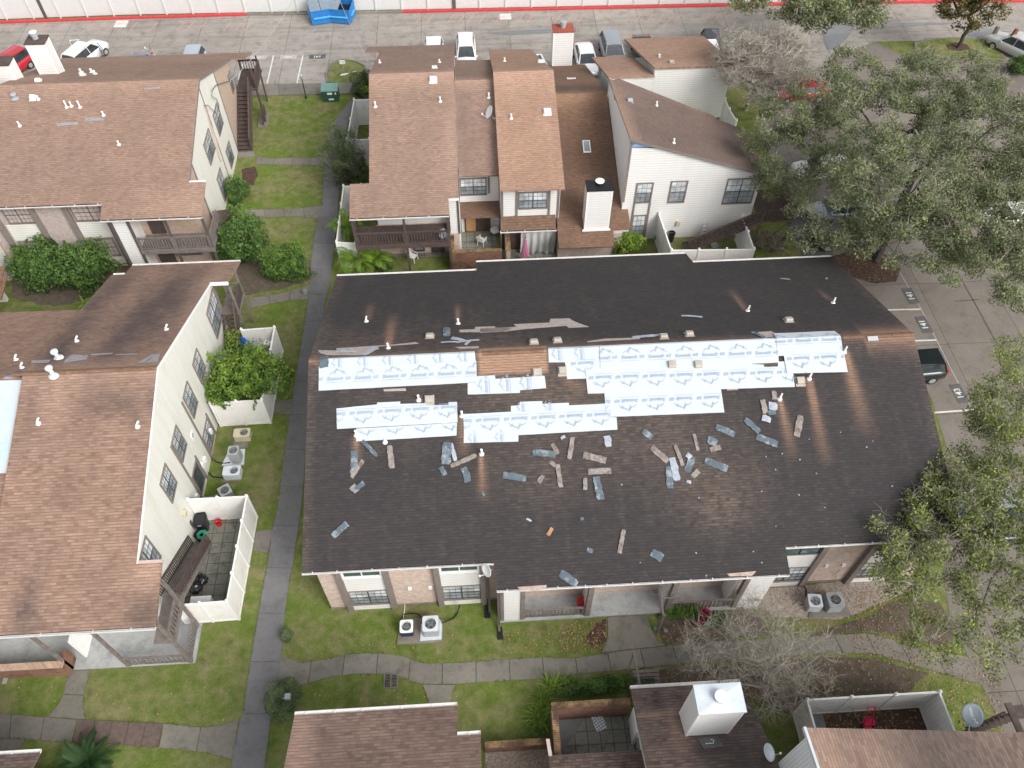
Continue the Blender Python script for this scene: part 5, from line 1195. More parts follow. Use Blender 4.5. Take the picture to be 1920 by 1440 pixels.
# ================================================================ BOTTOM ROW (nearest townhouses, seen from above)
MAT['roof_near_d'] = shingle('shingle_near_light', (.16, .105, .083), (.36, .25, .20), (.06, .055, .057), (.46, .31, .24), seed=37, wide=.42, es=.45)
D = thing('townhouse_row', 'nearest row of brown shingle roofs along the bottom edge with a white boxed chimney', 'building', (3, 9, 0))
zD = lambda x, y: 5.5 + .41 * (10.52 - y)
dR = at(857.5, 1322, 5.5).x; sy = onp(880, 1378, ('y', 10.52, 5.5, -.41)); 
drape('roof', [(-8.62, -1), (-.70, -1), (-.70, sy.y), (dR, sy.y), (dR, 10.54), (-8.62, 10.54)], zD, MAT['roof_near_d'], D, thick=.12, res=.3, stain=gen_stain(.05, None, [((-8.2, 9), .7, 3, .7, 1)], 131))
mb = MB(); mb.box(-8.3, -.8, 0, -1.0, 9.3, 5.5); mb.box(-8.3, 9.3, 0, -2.0, 10.0, 5.35); build('wall', mb, MAT['cream_siding'], D)
gutter(D, (-8.62, 10.54, 5.49), (dR, 10.54, 5.49), out=(0, 1, 0), clips=True, step=1.5); gutter(D, (dR, sy.y, zD(0, sy.y) - .01), (-.70, sy.y, zD(0, sy.y) - .01), out=(0, 1, 0), step=.6)
gE = ('y', 11.54, 3.0, -.41); zE = lambda x, y: 3.0 - .41 * (y - 11.54)
roofE = drape('roof', [(6.22, -1), (11.8, -1), (11.8, 8.2), (11.45, 11.55), (6.26, 11.55)], zE, MAT['roof_near'], D, thick=.12, res=.3, stain=gen_stain(.25, None, [((7.4, 10.8), .7, .6, .8, 0), ((10.5, 8), 1.4, 1.8, .7, 0), ((8.9, 8.4), .7, .5, .9, 0), ((7.9, 9.6), .25, 1.2, .9, 1), ((7.2, 10.2), .7, .18, .7, 1), ((11.4, 10.5), .5, 1.5, .6, 0)], 141))
mb = MB(); mb.box(6.45, -.8, 0, 11.6, 10.9, 2.9); build('wall', mb, MAT['cream_siding'], D)
panel(D, 'x', 6.43, -1, 9.8, 10.9, .2, 2.3, 'white', d1=.04, name='patio_door'); window(D, 'x', 6.43, -1, 8.6, 9.6, .8, 2.2, nu=1)
gutter(D, (6.26, 11.55, 2.98), (11.45, 11.55, 2.98), out=(0, 1, 0), step=1.6)
c1, c2 = zy(1312, 1338, 9.09), zy(1398, 1333, 9.09); cb_ = at(1302, 1286, c1.z)
chimney(D, ((c1.x + c2.x) / 2, (9.09 + cb_.y) / 2), c2.x - c1.x, cb_.y - 9.09, 2.5, (c1.z + c2.z) / 2, side='white_siding', cap='metal_light', flue_r=.26, flue_h=.22)
mb = MB(); p = onp(1322, 1385, gE); mb.slab([(8.7, 8.95, zE(0, 8.95) + .02), (9.6, 9.0, zE(0, 9.0) + .02), (9.75, 8.5, zE(0, 8.5) + .02), (8.85, 8.45, zE(0, 8.45) + .02)], (0, 0, .015)); build('tar_patch', mb, MAT['blackpaint'], D)
mb = MB(); a, b_ = onp(1322, 1395, gE), onp(1337, 1394, gE); up = Vector((0, 0, .06)); mb.tube([a + up, a.lerp(b_, .5) + up * 1.5, b_ + up, b_ + up + Vector((.05, .12, 0)), b_ + up + Vector((-.1, .16, 0))], .015, 6); build('flashing_strip', mb, MAT['metal_light'], D)
# pent roof over the patio
gP = ('y', 9.0, 2.45, -.41); a, b_ = onp(1028, 1417, gP), onp(1205, 1398, gP)
drape('pent_roof', [(a.x, a.y), (a.x, 6), (b_.x + .05, 6), (b_.x + .05, a.y)], lambda x, y: 2.45 - .41 * (y - 9.0), MAT['roof_near'], D, thick=.12, res=.4, stain=gen_stain(.1, None, [], 151))
mb = MB(); mb.box(a.x + .1, 5, 0, 6.4, a.y - 1.0, 2.2); build('wall', mb, MAT['cream_siding'], D)
mb = MB(); mb.box(-.68, 5, 0, 2.2, 6.7, 4.4); build('wall', mb, MAT['cream_siding'], D)
mb = MB(); p, q_ = at(1026, 1387, 2.35), at(1031, 1418, 2.45); mb.slab([(p.x - .06, p.y, 2.36), (p.x + .1, p.y, 2.36), (q_.x + .1, q_.y, 2.46), (q_.x - .06, q_.y, 2.46)], (0, 0, .12)); build('rake_board', mb, M('pink_trim2', (.56, .45, .42), .8), D)
# ---- G: shed roof at the bottom right
e0 = Vector((11.83, 7.9, 9.06)); e1_ = zy(1900, 1373.5, 7.9); kx = (e1_.z - e0.z) / (e1_.x - e0.x)
zG = lambda x, y: e0.z + kx * (x - e0.x) - .2 * (y - 7.9)
roofG = drape('roof', [(11.8, -1), (24, -1), (24, 7.92), (11.8, 7.92)], zG, MAT['roof_near_x'], D, thick=.12, res=.4, ax='x', stain=gen_stain(.2, None, [((12.2, 6), .9, 4, .75, 1), ((17, 6), 2.5, 3, .6, 0), ((14.5, 6.5), 1.2, 2, .4, 1)], 161))
mb = MB(); mb.slab([(11.79, -1, zG(11.79, -1) + .02), (11.79, 7.95, zG(11.79, 7.95) + .02), (11.79, 7.95, zG(11.79, 7.95) - .2), (11.79, -1, zG(11.79, -1) - .2)], (-.1, 0, 0)); build('rake_board', mb, MAT['metal_light'], D)
mb = MB(); mb.slab([(11.95, 7.75, -.1), (23.5, 7.75, -.1), (23.5, 7.75, zG(23.5, 7.75) - .14), (11.95, 7.75, zG(11.95, 7.75) - .14)], (0, -.15, 0)); mb.slab([(11.95, -1, 0), (11.95, 7.6, 0), (11.95, 7.6, zG(11.95, 7.6) - .14), (11.95, -1, zG(11.95, -1) - .14)], (.15, 0, 0)); build('wall', mb, MAT['vsiding'], D)
mb = MB(); mb.bar(at(1889, 1318, 3.9), at(1914, 1374, 3.9), .30, .08); a, b_ = at(1888, 1330, 3.0), at(1905, 1374, 3.0); mb.bar(at(1800, 1374, 1.6), at(1884, 1335, 3.0), .06, .5)
for t in range(9):
    p = at(1812, 1368, 1.8).lerp(at(1893, 1340, 3.2), t / 8); mb.bar(p, p + Vector((.9, 0, 0)), .25, .04)
mb.bar(at(1897, 1330, 3.8), at(1920, 1327, 3.8), .3, .06)
build('stair_landing', mb, MAT['wood_brown'], D)
# corner of one more roof, bottom left
D2 = thing('townhouse', 'corner of a brown shingle roof cut off at the bottom left corner', 'building', (-21, 8.5, 0))
tl = at(75, 1411, 5.0); drape('roof', [(-30, 0), (tl.x - .35, 0), (tl.x, tl.y), (-30, tl.y)], lambda x, y: 5 + .41 * (tl.y - y), MAT['roof_near'], D2, thick=.12, res=.6, stain=gen_stain(.05, None, [], 171))
gutter(D2, (-26, tl.y, 4.99), (tl.x, tl.y, 4.99), out=(0, 1, 0), step=.8); mb = MB(); mb.box(-26, 1, 0, tl.x - .4, tl.y - .5, 4.8); build('wall', mb, MAT['cream_siding'], D2)
# ================================================================ BRICK GARDEN WALLS
def brickwall(label, segs, h, mat='red_brick', cop='coping_brick', t=.24):
    c = segs[0]; w = thing('brick_wall', label, 'wall', ((c[0] + c[2]) / 2, (c[1] + c[3]) / 2, 0)); mb = MB(); cm = MB()
    for (x0, y0, x1, y1) in segs:
        mb.box(x0, y0, -.1, x1, y1, h - .085)
        L = max(x1 - x0, y1 - y0); n = int(L / .095)
        for i in range(n):
            a = i / n * L; b_ = a + L / n - .012; j = random.uniform(-.004, .004)
            if x1 - x0 > y1 - y0: cm.box(x0 + a, y0 - .03, h - .08, x0 + b_, y1 + .03, h + j)
            else: cm.box(x0 - .03, y0 + a, h - .08, x1 + .03, y0 + b_, h + j)
    build('masonry', mb, MAT[mat], w); build('coping', cm, MAT[cop], w); return w
MAT['coping_brick'] = M('coping_brick', (.26, .165, .085), .9, var=.6, scale=7, fine=30, dirt=((.06, .035, .025), 1.5, .42, .8))
brickwall('tall reddish patio wall beside the strap-leaf plants, near the bottom edge', [(2.6, 11.18, 6.35, 11.42), (2.6, 9.0, 2.84, 11.18)], 1.95)
brickwall('low brick wall between two near roofs at the bottom edge', [(-.62, 9.85, 2.4, 10.09)], 1.0)
brickwall('stained red brick patio wall with a green base below the pent roof', [(-1.72, 42.4, 1.85, 42.64), (-1.72, 42.64, -1.5, 44.2)], 1.75)
brickwall('narrow brick divider beside the folded pink umbrella', [(2.15, 42.2, 2.45, 44.2)], 1.9, mat='tan_brick')
sheet_ = lambda n_, x0, y0, x1, y1, m, z=.03: (lambda mb: (mb.box(x0, y0, -.1, x1, y1, z), struct(n_, mb, m)))(MB())
sheet_('patio_floor', 2.84, 7.5, 6.43, 11.18, MAT['pavers']); sheet_('gravel_bed', -.65, 8.3, 2.4, 9.85, MAT['gravel']); sheet_('patio_floor', -16.38, 17.25, -13.3, 23.1, MAT['pavers'], .035)
sheet_('patio_floor', 1.9, 41.4, 5.8, 44.3, MAT['pavers'])
mb = MB(); mb.prism([(3.0, 9.6), (4.3, 11.1), (2.9, 11.1)], .031, .05); struct('dark_paving', mb, MAT['path'])
# ================================================================ WHITE PRIVACY FENCES
def vfence(label, pts, h=2.44, step=2.4, t=.05, mat='vinyl', gate=None, group=None):
    c = pts[0]; f = thing('privacy_fence', label, 'fence', (c[0], c[1], 0)); 
    if group: f['group'] = group
    posts = []
    for (x0, y0), (x1, y1) in zip(pts, pts[1:]):
        L = math.hypot(x1 - x0, y1 - y0); n = max(1, round(L / step)); d = Vector((x1 - x0, y1 - y0, 0)) / L; nn = Vector((-d.y, d.x, 0))
        for i in range(n):
            a = Vector((x0, y0, 0)) + d * (L * i / n + .07); b_ = Vector((x0, y0, 0)) + d * (L * (i + 1) / n - .07)
            mb = MB(); m = max(2, int((b_ - a).length / .18))
            for k in range(m):
                p, q_ = a.lerp(b_, k / m + .002), a.lerp(b_, (k + 1) / m - .002); mb.slab([p - nn * t / 2 + Vector((0, 0, .12)), q_ - nn * t / 2 + Vector((0, 0, .12)), q_ - nn * t / 2 + Vector((0, 0, h - .1)), p - nn * t / 2 + Vector((0, 0, h - .1))], nn * t)
            for z in (.1, h - .06): mb.bar(a + Vector((0, 0, z)), b_ + Vector((0, 0, z)), .09, .14 if z < 1 else .10)
            pn = build('fence_panel', mb, MAT[mat], f)
            if i == 0: posts.append((x0, y0))
            posts.append((x0 + d.x * L * (i + 1) / n, y0 + d.y * L * (i + 1) / n))
    seen = []
    for x, y in posts:
        if any(math.hypot(x - a, y - b_) < .3 for a, b_ in seen): continue
        seen.append((x, y)); mb = MB(); mb.box(x - .065, y - .065, -.1, x + .065, y + .065, h + .02); p = build('fence_post', mb, MAT[mat], f)
        mb = MB(); mb.lathe((x, y, h + .02), [(.10, 0), (.10, .035), (.06, .06), (.075, .10), (.055, .15), (.01, .17)], 10); build('post_cap', mb, MAT[mat], p)
    return f
vfence('white privacy fence round the patio with the black trash can', [(-16.3, 23.2), (-13.13, 23.2), (-13.3, 17.2), (-16.0, 17.12)], step=1.6)
vfence('white privacy fence round the yard under the leafy tree, left of the path', [(-16.15, 29.7), (-13.12, 29.75), (-13.03, 35.48), (-15.1, 35.4)], step=2.0)
k = [at(*q_, 2.44) for q_ in [(696, 186), (664, 185), (659, 222), (653, 250), (655, 262), (692, 262)]]
vfence('white fence corner behind the wispy bush, beside the left townhouse roof', [(k[0].x, k[0].y), (k[1].x, k[0].y), (k[1].x - .25, k[4].y), (k[5].x, k[4].y)], step=2.2)
k = [at(*q_, 2.44) for q_ in [(657, 348), (644, 349), (630, 400), (650, 480)]]
vfence('tall pale fence running down to the palm, left of the balcony', [(k[0].x + .8, k[0].y), (k[1].x, k[1].y), (k[1].x - .1, 43.2), (-8.3, 43.0)], step=2.2)
k = [at(*q_, 2.44) for q_ in [(1240, 418), (1259, 469), (1414, 467), (1395, 418)]]
vfence('white fence round the small yard below the sloping gable wall', [(k[0].x, 44.8), (k[1].x, k[1].y), (k[2].x, k[2].y), (k[2].x, 44.3)], step=1.9)
vfence('white fence round the small yard at the bottom right with the red hand truck', [(14.58, 8.0), (14.56, 10.73), (20.88, 10.73), (20.95, 8.0)], step=1.85)
k = [at(*q_, 2.44) for q_ in [(1360, 186), (1368, 205), (1381, 226)]]
vfence('short white fence stepping down behind the rear white block', [(k[0].x, k[0].y), (k[1].x, k[1].y), (k[2].x, k[2].y)], step=1.6)
# boundary wall of white panels along the lane
pts = [at(-500, 58), at(0, 38), at(240, 29.5), at(560, 23.5), at(778, 19.5), at(1380, 7.5), at(1920, -1), at(2500, -14)]
bf = thing('boundary_fence', 'long white panel fence along the top edge above the red kerb', 'fence', (0, pts[3].y, 0))
Ltot = 0; a0, a1 = pts[0], pts[-1]
nseg = 62
x_ = [a0.x + (a1.x - a0.x) * i / nseg for i in range(nseg + 1)]
def yb_(x):
    for p, q_ in zip(pts, pts[1:]):
        if p.x <= x <= q_.x: return p.y + (q_.y - p.y) * (x - p.x) / (q_.x - p.x)
    return pts[-1].y
for i in range(nseg):
    xa_, xb_ = x_[i], x_[i + 1]; mb = MB()
    mb.slab([(xa_ + .06, yb_(xa_), .12), (xb_ - .06, yb_(xb_), .12), (xb_ - .06, yb_(xb_), 3.4), (xa_ + .06, yb_(xa_), 3.4)], (0, .05, 0)); build('fence_panel', mb, MAT['vinyl_clean'], bf)
    mb = MB(); w = .06; mb.box(xa_ - w, yb_(xa_) - .09, 0, xa_ + w, yb_(xa_) + .03, 3.45); build('fence_post', mb, MAT['vinyl_clean'], bf)
for px in (88, 852):
    p = at(px, 33 if px < 100 else 17); mb = MB(); mb.box(p.x - .16, p.y - .22, 0, p.x + .16, p.y - .10, 3.6); build('dark_post', mb, MAT['trim_dark'], bf)
mb = MB(); mb.box(-70, pts[0].y + 1.2, 0, -69, pts[0].y + 1.3, 1)
# ================================================================ AIR CONDITIONING UNITS
def rrect(w, d, r, n=4):
    o = []
    for cx, cy, a0 in ((w / 2 - r, d / 2 - r, 0), (-w / 2 + r, d / 2 - r, 90), (-w / 2 + r, -d / 2 + r, 180), (w / 2 - r, -d / 2 + r, 270)):
        for i in range(n + 1):
            a = math.radians(a0 + 90 * i / n); o.append((cx + r * math.cos(a), cy + r * math.sin(a)))
    return o
MAT['fan_dark'] = M('fan_blade', (.13, .14, .15), .4, .3)
def ac_unit(label, px, z0, w, d, h, mat, top, rz=0, fan=(0, 0), fr=.26, louver=True, r=.08, group=None):
    c = at(px[0], px[1], z0 + h); t = thing('air_conditioner', label, 'air conditioner', (c.x, c.y, z0), rz, group or 'outdoor air conditioning units')
    mb = MB(); pl = rrect(w, d, r); mb.prism(pl, .03, h - .17)
    for i in range(len(pl)): (xa, ya), (xb_, yb2) = pl[i], pl[(i + 1) % len(pl)]; mb.quad((xa, ya, h - .17), (xb_, yb2, h - .17), (xb_, yb2, h - .05), (xa, ya, h - .05))
    if louver:
        n = int((h - .22) / .045)
        for i in range(n):
            z = .1 + i * .045; mb.prism([(x * 1.015, y * 1.015) for x, y in pl], z, z + .018)
    build('cabinet', mb, MAT[mat], t, local=True)
    # top cover: ring with round opening
    n = 32; mb = MB(); out = []
    per = rrect(w * 1.04, d * 1.04, r)
    for i in range(n):
        a = 2 * math.pi * i / n; dx, dy = math.cos(a), math.sin(a); best = None
        for (x0, y0), (x1, y1) in zip(per, per[1:] + per[:1]):
            ex, ey = x1 - x0, y1 - y0; den = dx * ey - dy * ex
            if abs(den) < 1e-9: continue
            tt = ((x0 - fan[0]) * ey - (y0 - fan[1]) * ex) / den; uu = ((x0 - fan[0]) * dy - (y0 - fan[1]) * dx) / den
            if tt > 0 and -1e-6 <= uu <= 1 + 1e-6 and (best is None or tt < best): best = tt
        best = best or .3; out.append((fan[0] + dx * best, fan[1] + dy * best))
    inn = [(fan[0] + fr * math.cos(2 * math.pi * i / n), fan[1] + fr * math.sin(2 * math.pi * i / n)) for i in range(n)]
    vs = [(x, y, h - .05) for x, y in out] + [(x, y, h) for x, y in out] + [(x, y, h + .01) for x, y in inn] + [(x, y, h - .16) for x, y in inn]
    fs = []
    for i in range(n):
        j = (i + 1) % n; fs += [(i, j, n + j, n + i), (n + i, n + j, 2 * n + j, 2 * n + i), (2 * n + i, 2 * n + j, 3 * n + j, 3 * n + i)]
    fs.append(tuple(3 * n + i for i in range(n))); mb.add(vs, fs); build('top_cover', mb, MAT[top], t, local=True)
    mb = MB(); mb.lathe((fan[0], fan[1], h - .155), [(fr * .98, 0), (.02, .004)], 24); build('fan_well', mb, MAT['black'], t, local=True)
    mb = MB(); a0 = random.random() * 2
    for k in range(4):
        a = a0 + k * math.pi / 2; c0, c1 = (a - .38, a + .38)
        mb.add([(fan[0] + .05 * math.cos(c0), fan[1] + .05 * math.sin(c0), h - .12), (fan[0] + fr * .85 * math.cos(c0), fan[1] + fr * .85 * math.sin(c0), h - .13),
                (fan[0] + fr * .85 * math.cos(c1), fan[1] + fr * .85 * math.sin(c1), h - .08), (fan[0] + .05 * math.cos(c1), fan[1] + .05 * math.sin(c1), h - .10)], [(0, 1, 2, 3)])
    mb.lathe((fan[0], fan[1], h - .12), [(.09, 0), (.085, .04), (.01, .05)], 12); build('fan', mb, MAT['fan_dark'], t, local=True)
    mb = MB()
    for k in range(18):
        a = 2 * math.pi * k / 18; mb.bar((fan[0] + .06 * math.cos(a), fan[1] + .06 * math.sin(a), h + .012), (fan[0] + fr * math.cos(a), fan[1] + fr * math.sin(a), h + .012), .006, .006)
    for rr in (.06, fr * .45, fr * .72, fr):
        mb.tube([(fan[0] + rr * math.cos(2 * math.pi * k / 20), fan[1] + rr * math.sin(2 * math.pi * k / 20), h + .014) for k in range(21)], .004, 4, cap=False)
    build('fan_guard', mb, MAT['grey_metal'], t, local=True); return t
def pad(px, h=.08, mat='concrete', name='equipment_pad', label='', cat='concrete pad'):
    mb = MB(); pp = P(px); mb.prism([(p.x, p.y) for p in pp], -.05, h); o = build(name, mb, MAT[mat]); return tag(o, label, cat)
MAT['navy'] = M('navy_metal', (.03, .04, .07), .5, var=.2)
pad([(744,1209),(752,1160),(832,1162),(829,1205)], .07, 'concrete', label='stained concrete pad under the two units left of the porch')
pad([(788,1203),(790,1172),(824,1162),(829,1170),(828,1200)], .12, 'metal_light', label='pale plastic pad under the large grey unit left of the porch')
pad([(1515,1160),(1520,1140),(1585,1135),(1597,1155)], .08, 'concrete', label='concrete pad in the gravel under two grey units')
pad([(416,875),(430,845),(460,843),(458,872)], .10, 'metal_light', label='pale pad below the round-cornered unit by the left white wall')
pad([(417,905),(450,903),(457,880),(420,878)], .08, 'concrete', label='weathered pad under the wide blue-grey unit')
pad([(437,842),(465,840),(466,822),(438,824)], .06, 'concrete', label='mossy pad behind the beige unit')
ac_unit('small unit with white top and navy sides on the left of the stained pad', (762, 1174), .07, .66, .66, .62, 'navy', 'white', fr=.25)
ac_unit('large light grey unit on the pale pad left of the porch', (807, 1169), .12, .80, .80, .82, 'grey_metal', 'metal_light', fr=.29)
ac_unit('grey unit on the left of the pad in the gravel bed', (1529, 1126), .08, .70, .70, .72, 'metal', 'metal_light', rz=-.12, fr=.27)
ac_unit('square grey unit on the right of the pad in the gravel bed', (1567, 1124), .08, .80, .80, .82, 'grey_metal', 'grey_metal', fr=.27)
ac_unit('wide beige unit nearest the fence of the leafy yard', (453, 811), .06, .95, .62, .55, 'beige_metal', 'beige_metal', fan=(.13, .02), fr=.24, louver=False, r=.05)
ac_unit('round-cornered grey unit between the beige and blue-grey ones', (437, 844), .10, .62, .62, 1.0, 'grey_metal', 'metal', fr=.24, r=.12)
ac_unit('wide blue-grey unit by the lower wall window', (434, 882), .10, .98, .66, .55, 'metal_light', 'metal_light', fan=(.14, 0), fr=.24, louver=False, r=.03)
ac_unit('grey unit turned askew just behind the white patio fence', (421, 919), .03, .66, .66, .75, 'grey_metal', 'metal', rz=.55, fr=.25, r=.04)
# insulated lines
def cable(name, label, pts, r, mat, cat='pipe'):
    mb = MB(); mb.tube(pts, r, 6); o = build(name, mb, MAT[mat]); return tag(o, label, cat)
cable('refrigerant_line', 'black insulated pipe running from the wall to the large grey unit', [at(862, 1135, 1.0), at(860, 1140, .2), at(858, 1150, .06), at(850, 1160, .08), at(828, 1168, .3)], .035, 'rubber')
cable('refrigerant_line', 'black pipe looping over the grass to the small navy unit', [at(753, 1160, .1), at(757, 1152, .1), at(772, 1150, .12), at(785, 1151, .1), at(790, 1158, .1)], .03, 'rubber')
cable('conduit', 'thin white conduit from the brick wall to the small navy unit', [at(759, 1133, .2), at(759, 1140, .1), at(757, 1152, .1), at(756, 1160, .3)], .015, 'white')
cable('refrigerant_line', 'black pipe coiling across the gravel to the left grey unit', [at(1505, 1096, .1), at(1512, 1105, .06), at(1511, 1115, .06), at(1513, 1126, .1), at(1520, 1132, .3)], .035, 'rubber')
cable('conduit', 'brown conduit bending down the brick to the right gravel unit', [zy(1575, 1068, 17.42), zy(1566, 1077, 17.42), at(1567, 1095, .1), at(1568, 1112, .3)], .018, 'trim')
cable('refrigerant_line', 'black pipe from the left white wall to the round-cornered unit', [at(396, 860, .3), at(408, 867, .08), at(420, 869, .08), at(432, 867, .1)], .04, 'rubber')
cable('refrigerant_line', 'black pipe from the left white wall to the blue-grey unit', [at(391, 886, .4), at(399, 894, .08), at(410, 895, .08), at(417, 896, .2)], .04, 'rubber')
cable('conduit', 'grey conduit arching to the askew unit behind the fence', [at(375, 929, .6), at(387, 932, .1), at(400, 931, .1), at(412, 925, .3)], .02, 'metal')

# ================================================================ CARS
CARMAT = {}
def carpaint(col):
    if col not in CARMAT:
        m, nt, b = newmat('car_paint'); b.inputs['Base Color'].default_value = (*col, 1); b.inputs['Roughness'].default_value = .28; b.inputs['Metallic'].default_value = .15
        b.inputs['Coat Weight'].default_value = .7; b.inputs['Coat Roughness'].default_value = .05; CARMAT[col] = m
    return CARMAT[col]
MAT['taillight'] = M('tail_lamp', (.5, .02, .02), .25, var=.1); MAT['headlight'] = M('head_lamp', (.6, .62, .64), .15, var=.1); MAT['rim'] = M('alloy_rim', (.55, .56, .57), .3, .6, var=.1)
def car(label, pos, rz, kind='sedan', col=(.7, .7, .7), L=4.6, W=1.82, name='parked_car', cat='car'):
    t = thing(name, label, cat, (pos[0], pos[1], .012), rz, 'cars parked on the lanes'); w = W / 2; h = L / 2; pm = carpaint(col)
    if kind == 'sedan':
        H = 1.45; body = [(-h, .50, .80, .72), (-h + .12, .35, .98, .90), (-h + .75, .24, 1.04, .97), (-.55 * h, .24, 1.0, 1.0), (0, .24, .97, 1.0), (.38 * h, .24, .95, 1.0), (h - .75, .24, .86, .98), (h - .22, .28, .76, .90), (h, .42, .62, .70)]
        gh = [(-h + .62, .95), (-h + 1.25, H - .03), (-.05, H), (.42, H - .05), (1.22, .93)]
    else:
        H = 1.72; body = [(-h, .55, .95, .86), (-h + .08, .35, 1.08, .95), (-h + .6, .26, 1.10, 1.0), (-.4 * h, .26, 1.08, 1.0), (0, .26, 1.06, 1.0), (.35 * h, .26, 1.05, 1.0), (h - .8, .26, 1.0, .98), (h - .2, .3, .92, .92), (h, .45, .75, .78)]
        gh = [(-h + .12, 1.05), (-h + .42, H - .04), (-.2, H), (.45, H - .06), (1.15, 1.02)]
    mb = MB(); n = len(body); sec = []
    for (x, zb, zt, ws) in body:
        zm = (zb + zt) / 2; ww = w * ws
        sec += [(x, -ww * .92, zb), (x, -ww, zb + .12), (x, -ww, zm + .06), (x, -ww * .95, zt - .06), (x, -ww * .80, zt), (x, 0, zt + .03), (x, ww * .80, zt), (x, ww * .95, zt - .06), (x, ww, zm + .06), (x, ww, zb + .12), (x, ww * .92, zb)]
    m = 11; fs = []
    for i in range(n - 1):
        for k in range(m): fs.append((i * m + k, i * m + (k + 1) % m, (i + 1) * m + (k + 1) % m, (i + 1) * m + k))
    fs += [tuple(range(m))[::-1], tuple((n - 1) * m + k for k in range(m))]
    mb.add(sec, fs); b = build('body', mb, pm, t, local=True, smooth=True)
    bm_ = b.data; 
    # greenhouse glass
    mb = MB(); wb, wt = w * .88, w * .68; g = []
    for i, (x, z) in enumerate(gh):
        f = (z - gh[0][1]) / (H - gh[0][1]); f = max(0, min(1, f)); ww = wb + (wt - wb) * f; g.append((x, ww, z))
    vs = []; zbase = gh[0][1] - .05
    for x, ww, z in g: vs += [(x, -ww, z), (x, ww, z)]
    k = len(g); o = len(vs); bl = [(gh[0][0], -wb, zbase), (gh[-1][0], -wb, zbase), (gh[0][0], wb, zbase), (gh[-1][0], wb, zbase)]; vs += bl
    fs = [(2 * i, 2 * i + 1, 2 * i + 3, 2 * i + 2) for i in range(k - 1)]
    fs += [tuple([2 * i for i in range(k)] + [o + 1, o]), tuple([2 * i + 1 for i in range(k)][::-1] + [o + 2, o + 3])]
    mb.add(vs, fs); gl = build('windows', mb, MAT['carglass'], t, local=True)
    # roof panel and pillars
    mb = MB(); r0, r1, r2 = g[1], g[2], g[3]; e = .022
    for a, c in ((r0, r1), (r1, r2)):
        mb.slab([(a[0], -a[1] * .98, a[2] + e), (a[0], 0, a[2] + e + .035), (c[0], 0, c[2] + e + .035), (c[0], -c[1] * .98, c[2] + e)], (0, 0, -.03)); mb.slab([(a[0], a[1] * .98, a[2] + e), (a[0], 0, a[2] + e + .035), (c[0], 0, c[2] + e + .035), (c[0], c[1] * .98, c[2] + e)], (0, 0, -.03))
    for s in (-1, 1):
        mb.bar((g[3][0], s * g[3][1], g[3][2]), (g[4][0], s * g[4][1] * 1.0, g[4][2]), .07, .05); mb.bar((g[0][0], s * g[0][1], g[0][2]), (g[1][0], s * g[1][1], g[1][2]), .12, .06)
        mb.bar((g[1][0], s * g[1][1], g[1][2]), (g[3][0], s * g[3][1], g[3][2] + .01), .06, .05)
        xm = -.15; mb.bar((xm, s * wb * 1.0, zbase), (xm - .06, s * wt * 1.01, H - .02), .06, .05, up=(1, 0, 0))
    build('roof', mb, pm, t, local=True)
    for s in (-1, 1):
        mb = MB(); mb.box(h - .36, s * w * .62 - .16, .62, h - .10, s * w * .62 + .16, .76); build('headlight', mb, MAT['headlight'], t, local=True)
        mb = MB(); z = .86 if kind == 'sedan' else 1.0; mb.box(-h - .01, s * w * .68 - .14, z - .12, -h + .20, s * w * .72 + .16, z + .08); build('taillight', mb, MAT['taillight'], t, local=True)
        mb = MB(); mb.box(.92, s * (w + .03) - .08, .95, 1.06, s * (w + .03) + .08, 1.08); build('side_mirror', mb, pm, t, local=True)
        for x in (-h + .85, h - .88):
            mb = MB(); mb.lathe((x, s * (w - .09), .33), [(.33, -.11), (.345, -.09), (.345, .09), (.33, .11)], 20, 'y'); ty = build('wheel', mb, MAT['rubber'], t, local=True)
            mb = MB(); mb.lathe((x, s * (w - .09) + s * .112, .33), [(.22, -.008), (.215, .006), (.05, .012)], 10, 'y'); build('rim', mb, MAT['rim'], ty, local=True)
    mb = MB(); mb.box(-h - .015, -.26, .60, -h + .03, .26, .72); build('number_plate', mb, MAT['white'], t, local=True)
    return t
R = math.radians; Wt = (.80, .80, .80); Bk = (.012, .014, .017)
def cpos(x, y, z=.8): return at(x, y, z)
car('black hatchback with a red tail lamp nosed under the right eave of the dark roof', cpos(1706, 688), R(182), 'suv', (.012, .018, .02), L=4.3)
car('white sedan with a sunroof parked right of the tall white chimney', cpos(1099, 108), R(-88), 'sedan', Wt, L=4.8)
car('silver-grey people carrier parked beside the white sunroof sedan', cpos(1149, 96), R(-88), 'suv', (.30, .32, .35), L=4.9, W=1.95)
car('white car whose rear shows in the gap above the step between two roofs', cpos(874, 99), R(-90), 'suv', Wt, L=4.6)
car('white car hidden but for its roof edge behind the left townhouse', cpos(814, 107), R(-90), 'suv', Wt, L=4.6)
car('dark car half hidden behind the rear block near the bare tree', cpos(1335, 92), R(-95), 'suv', (.03, .035, .045))
car('black car almost hidden behind the upper right tan roof', cpos(1208, 93), R(-90), 'sedan', Bk)
car('bright red hatchback parked at the top left corner', cpos(20, 124, .7), R(-118), 'suv', (.50, .018, .03), L=4.2)
wp = car('white off-road vehicle with its front doors open, beside the left chimney', cpos(158, 97, 1.0), R(68), 'suv', Wt, L=4.7, W=1.9)
for s in (-1, 1):
    mb = MB(); mb.slab([(.95, s * .93, .4), (.45, s * 1.75, .4), (.45, s * 1.75, 1.05), (.95, s * .93, 1.05)], (-.04, 0, 0)); mb.bar((.9, s * .95, 1.5), (.48, s * 1.7, 1.5), .05); mb.bar((.47, s * 1.73, 1.0), (.5, s * 1.68, 1.5), .05); d = build('open_door', mb, carpaint(Wt if s > 0 else (.1, .1, .11)), wp, local=True)
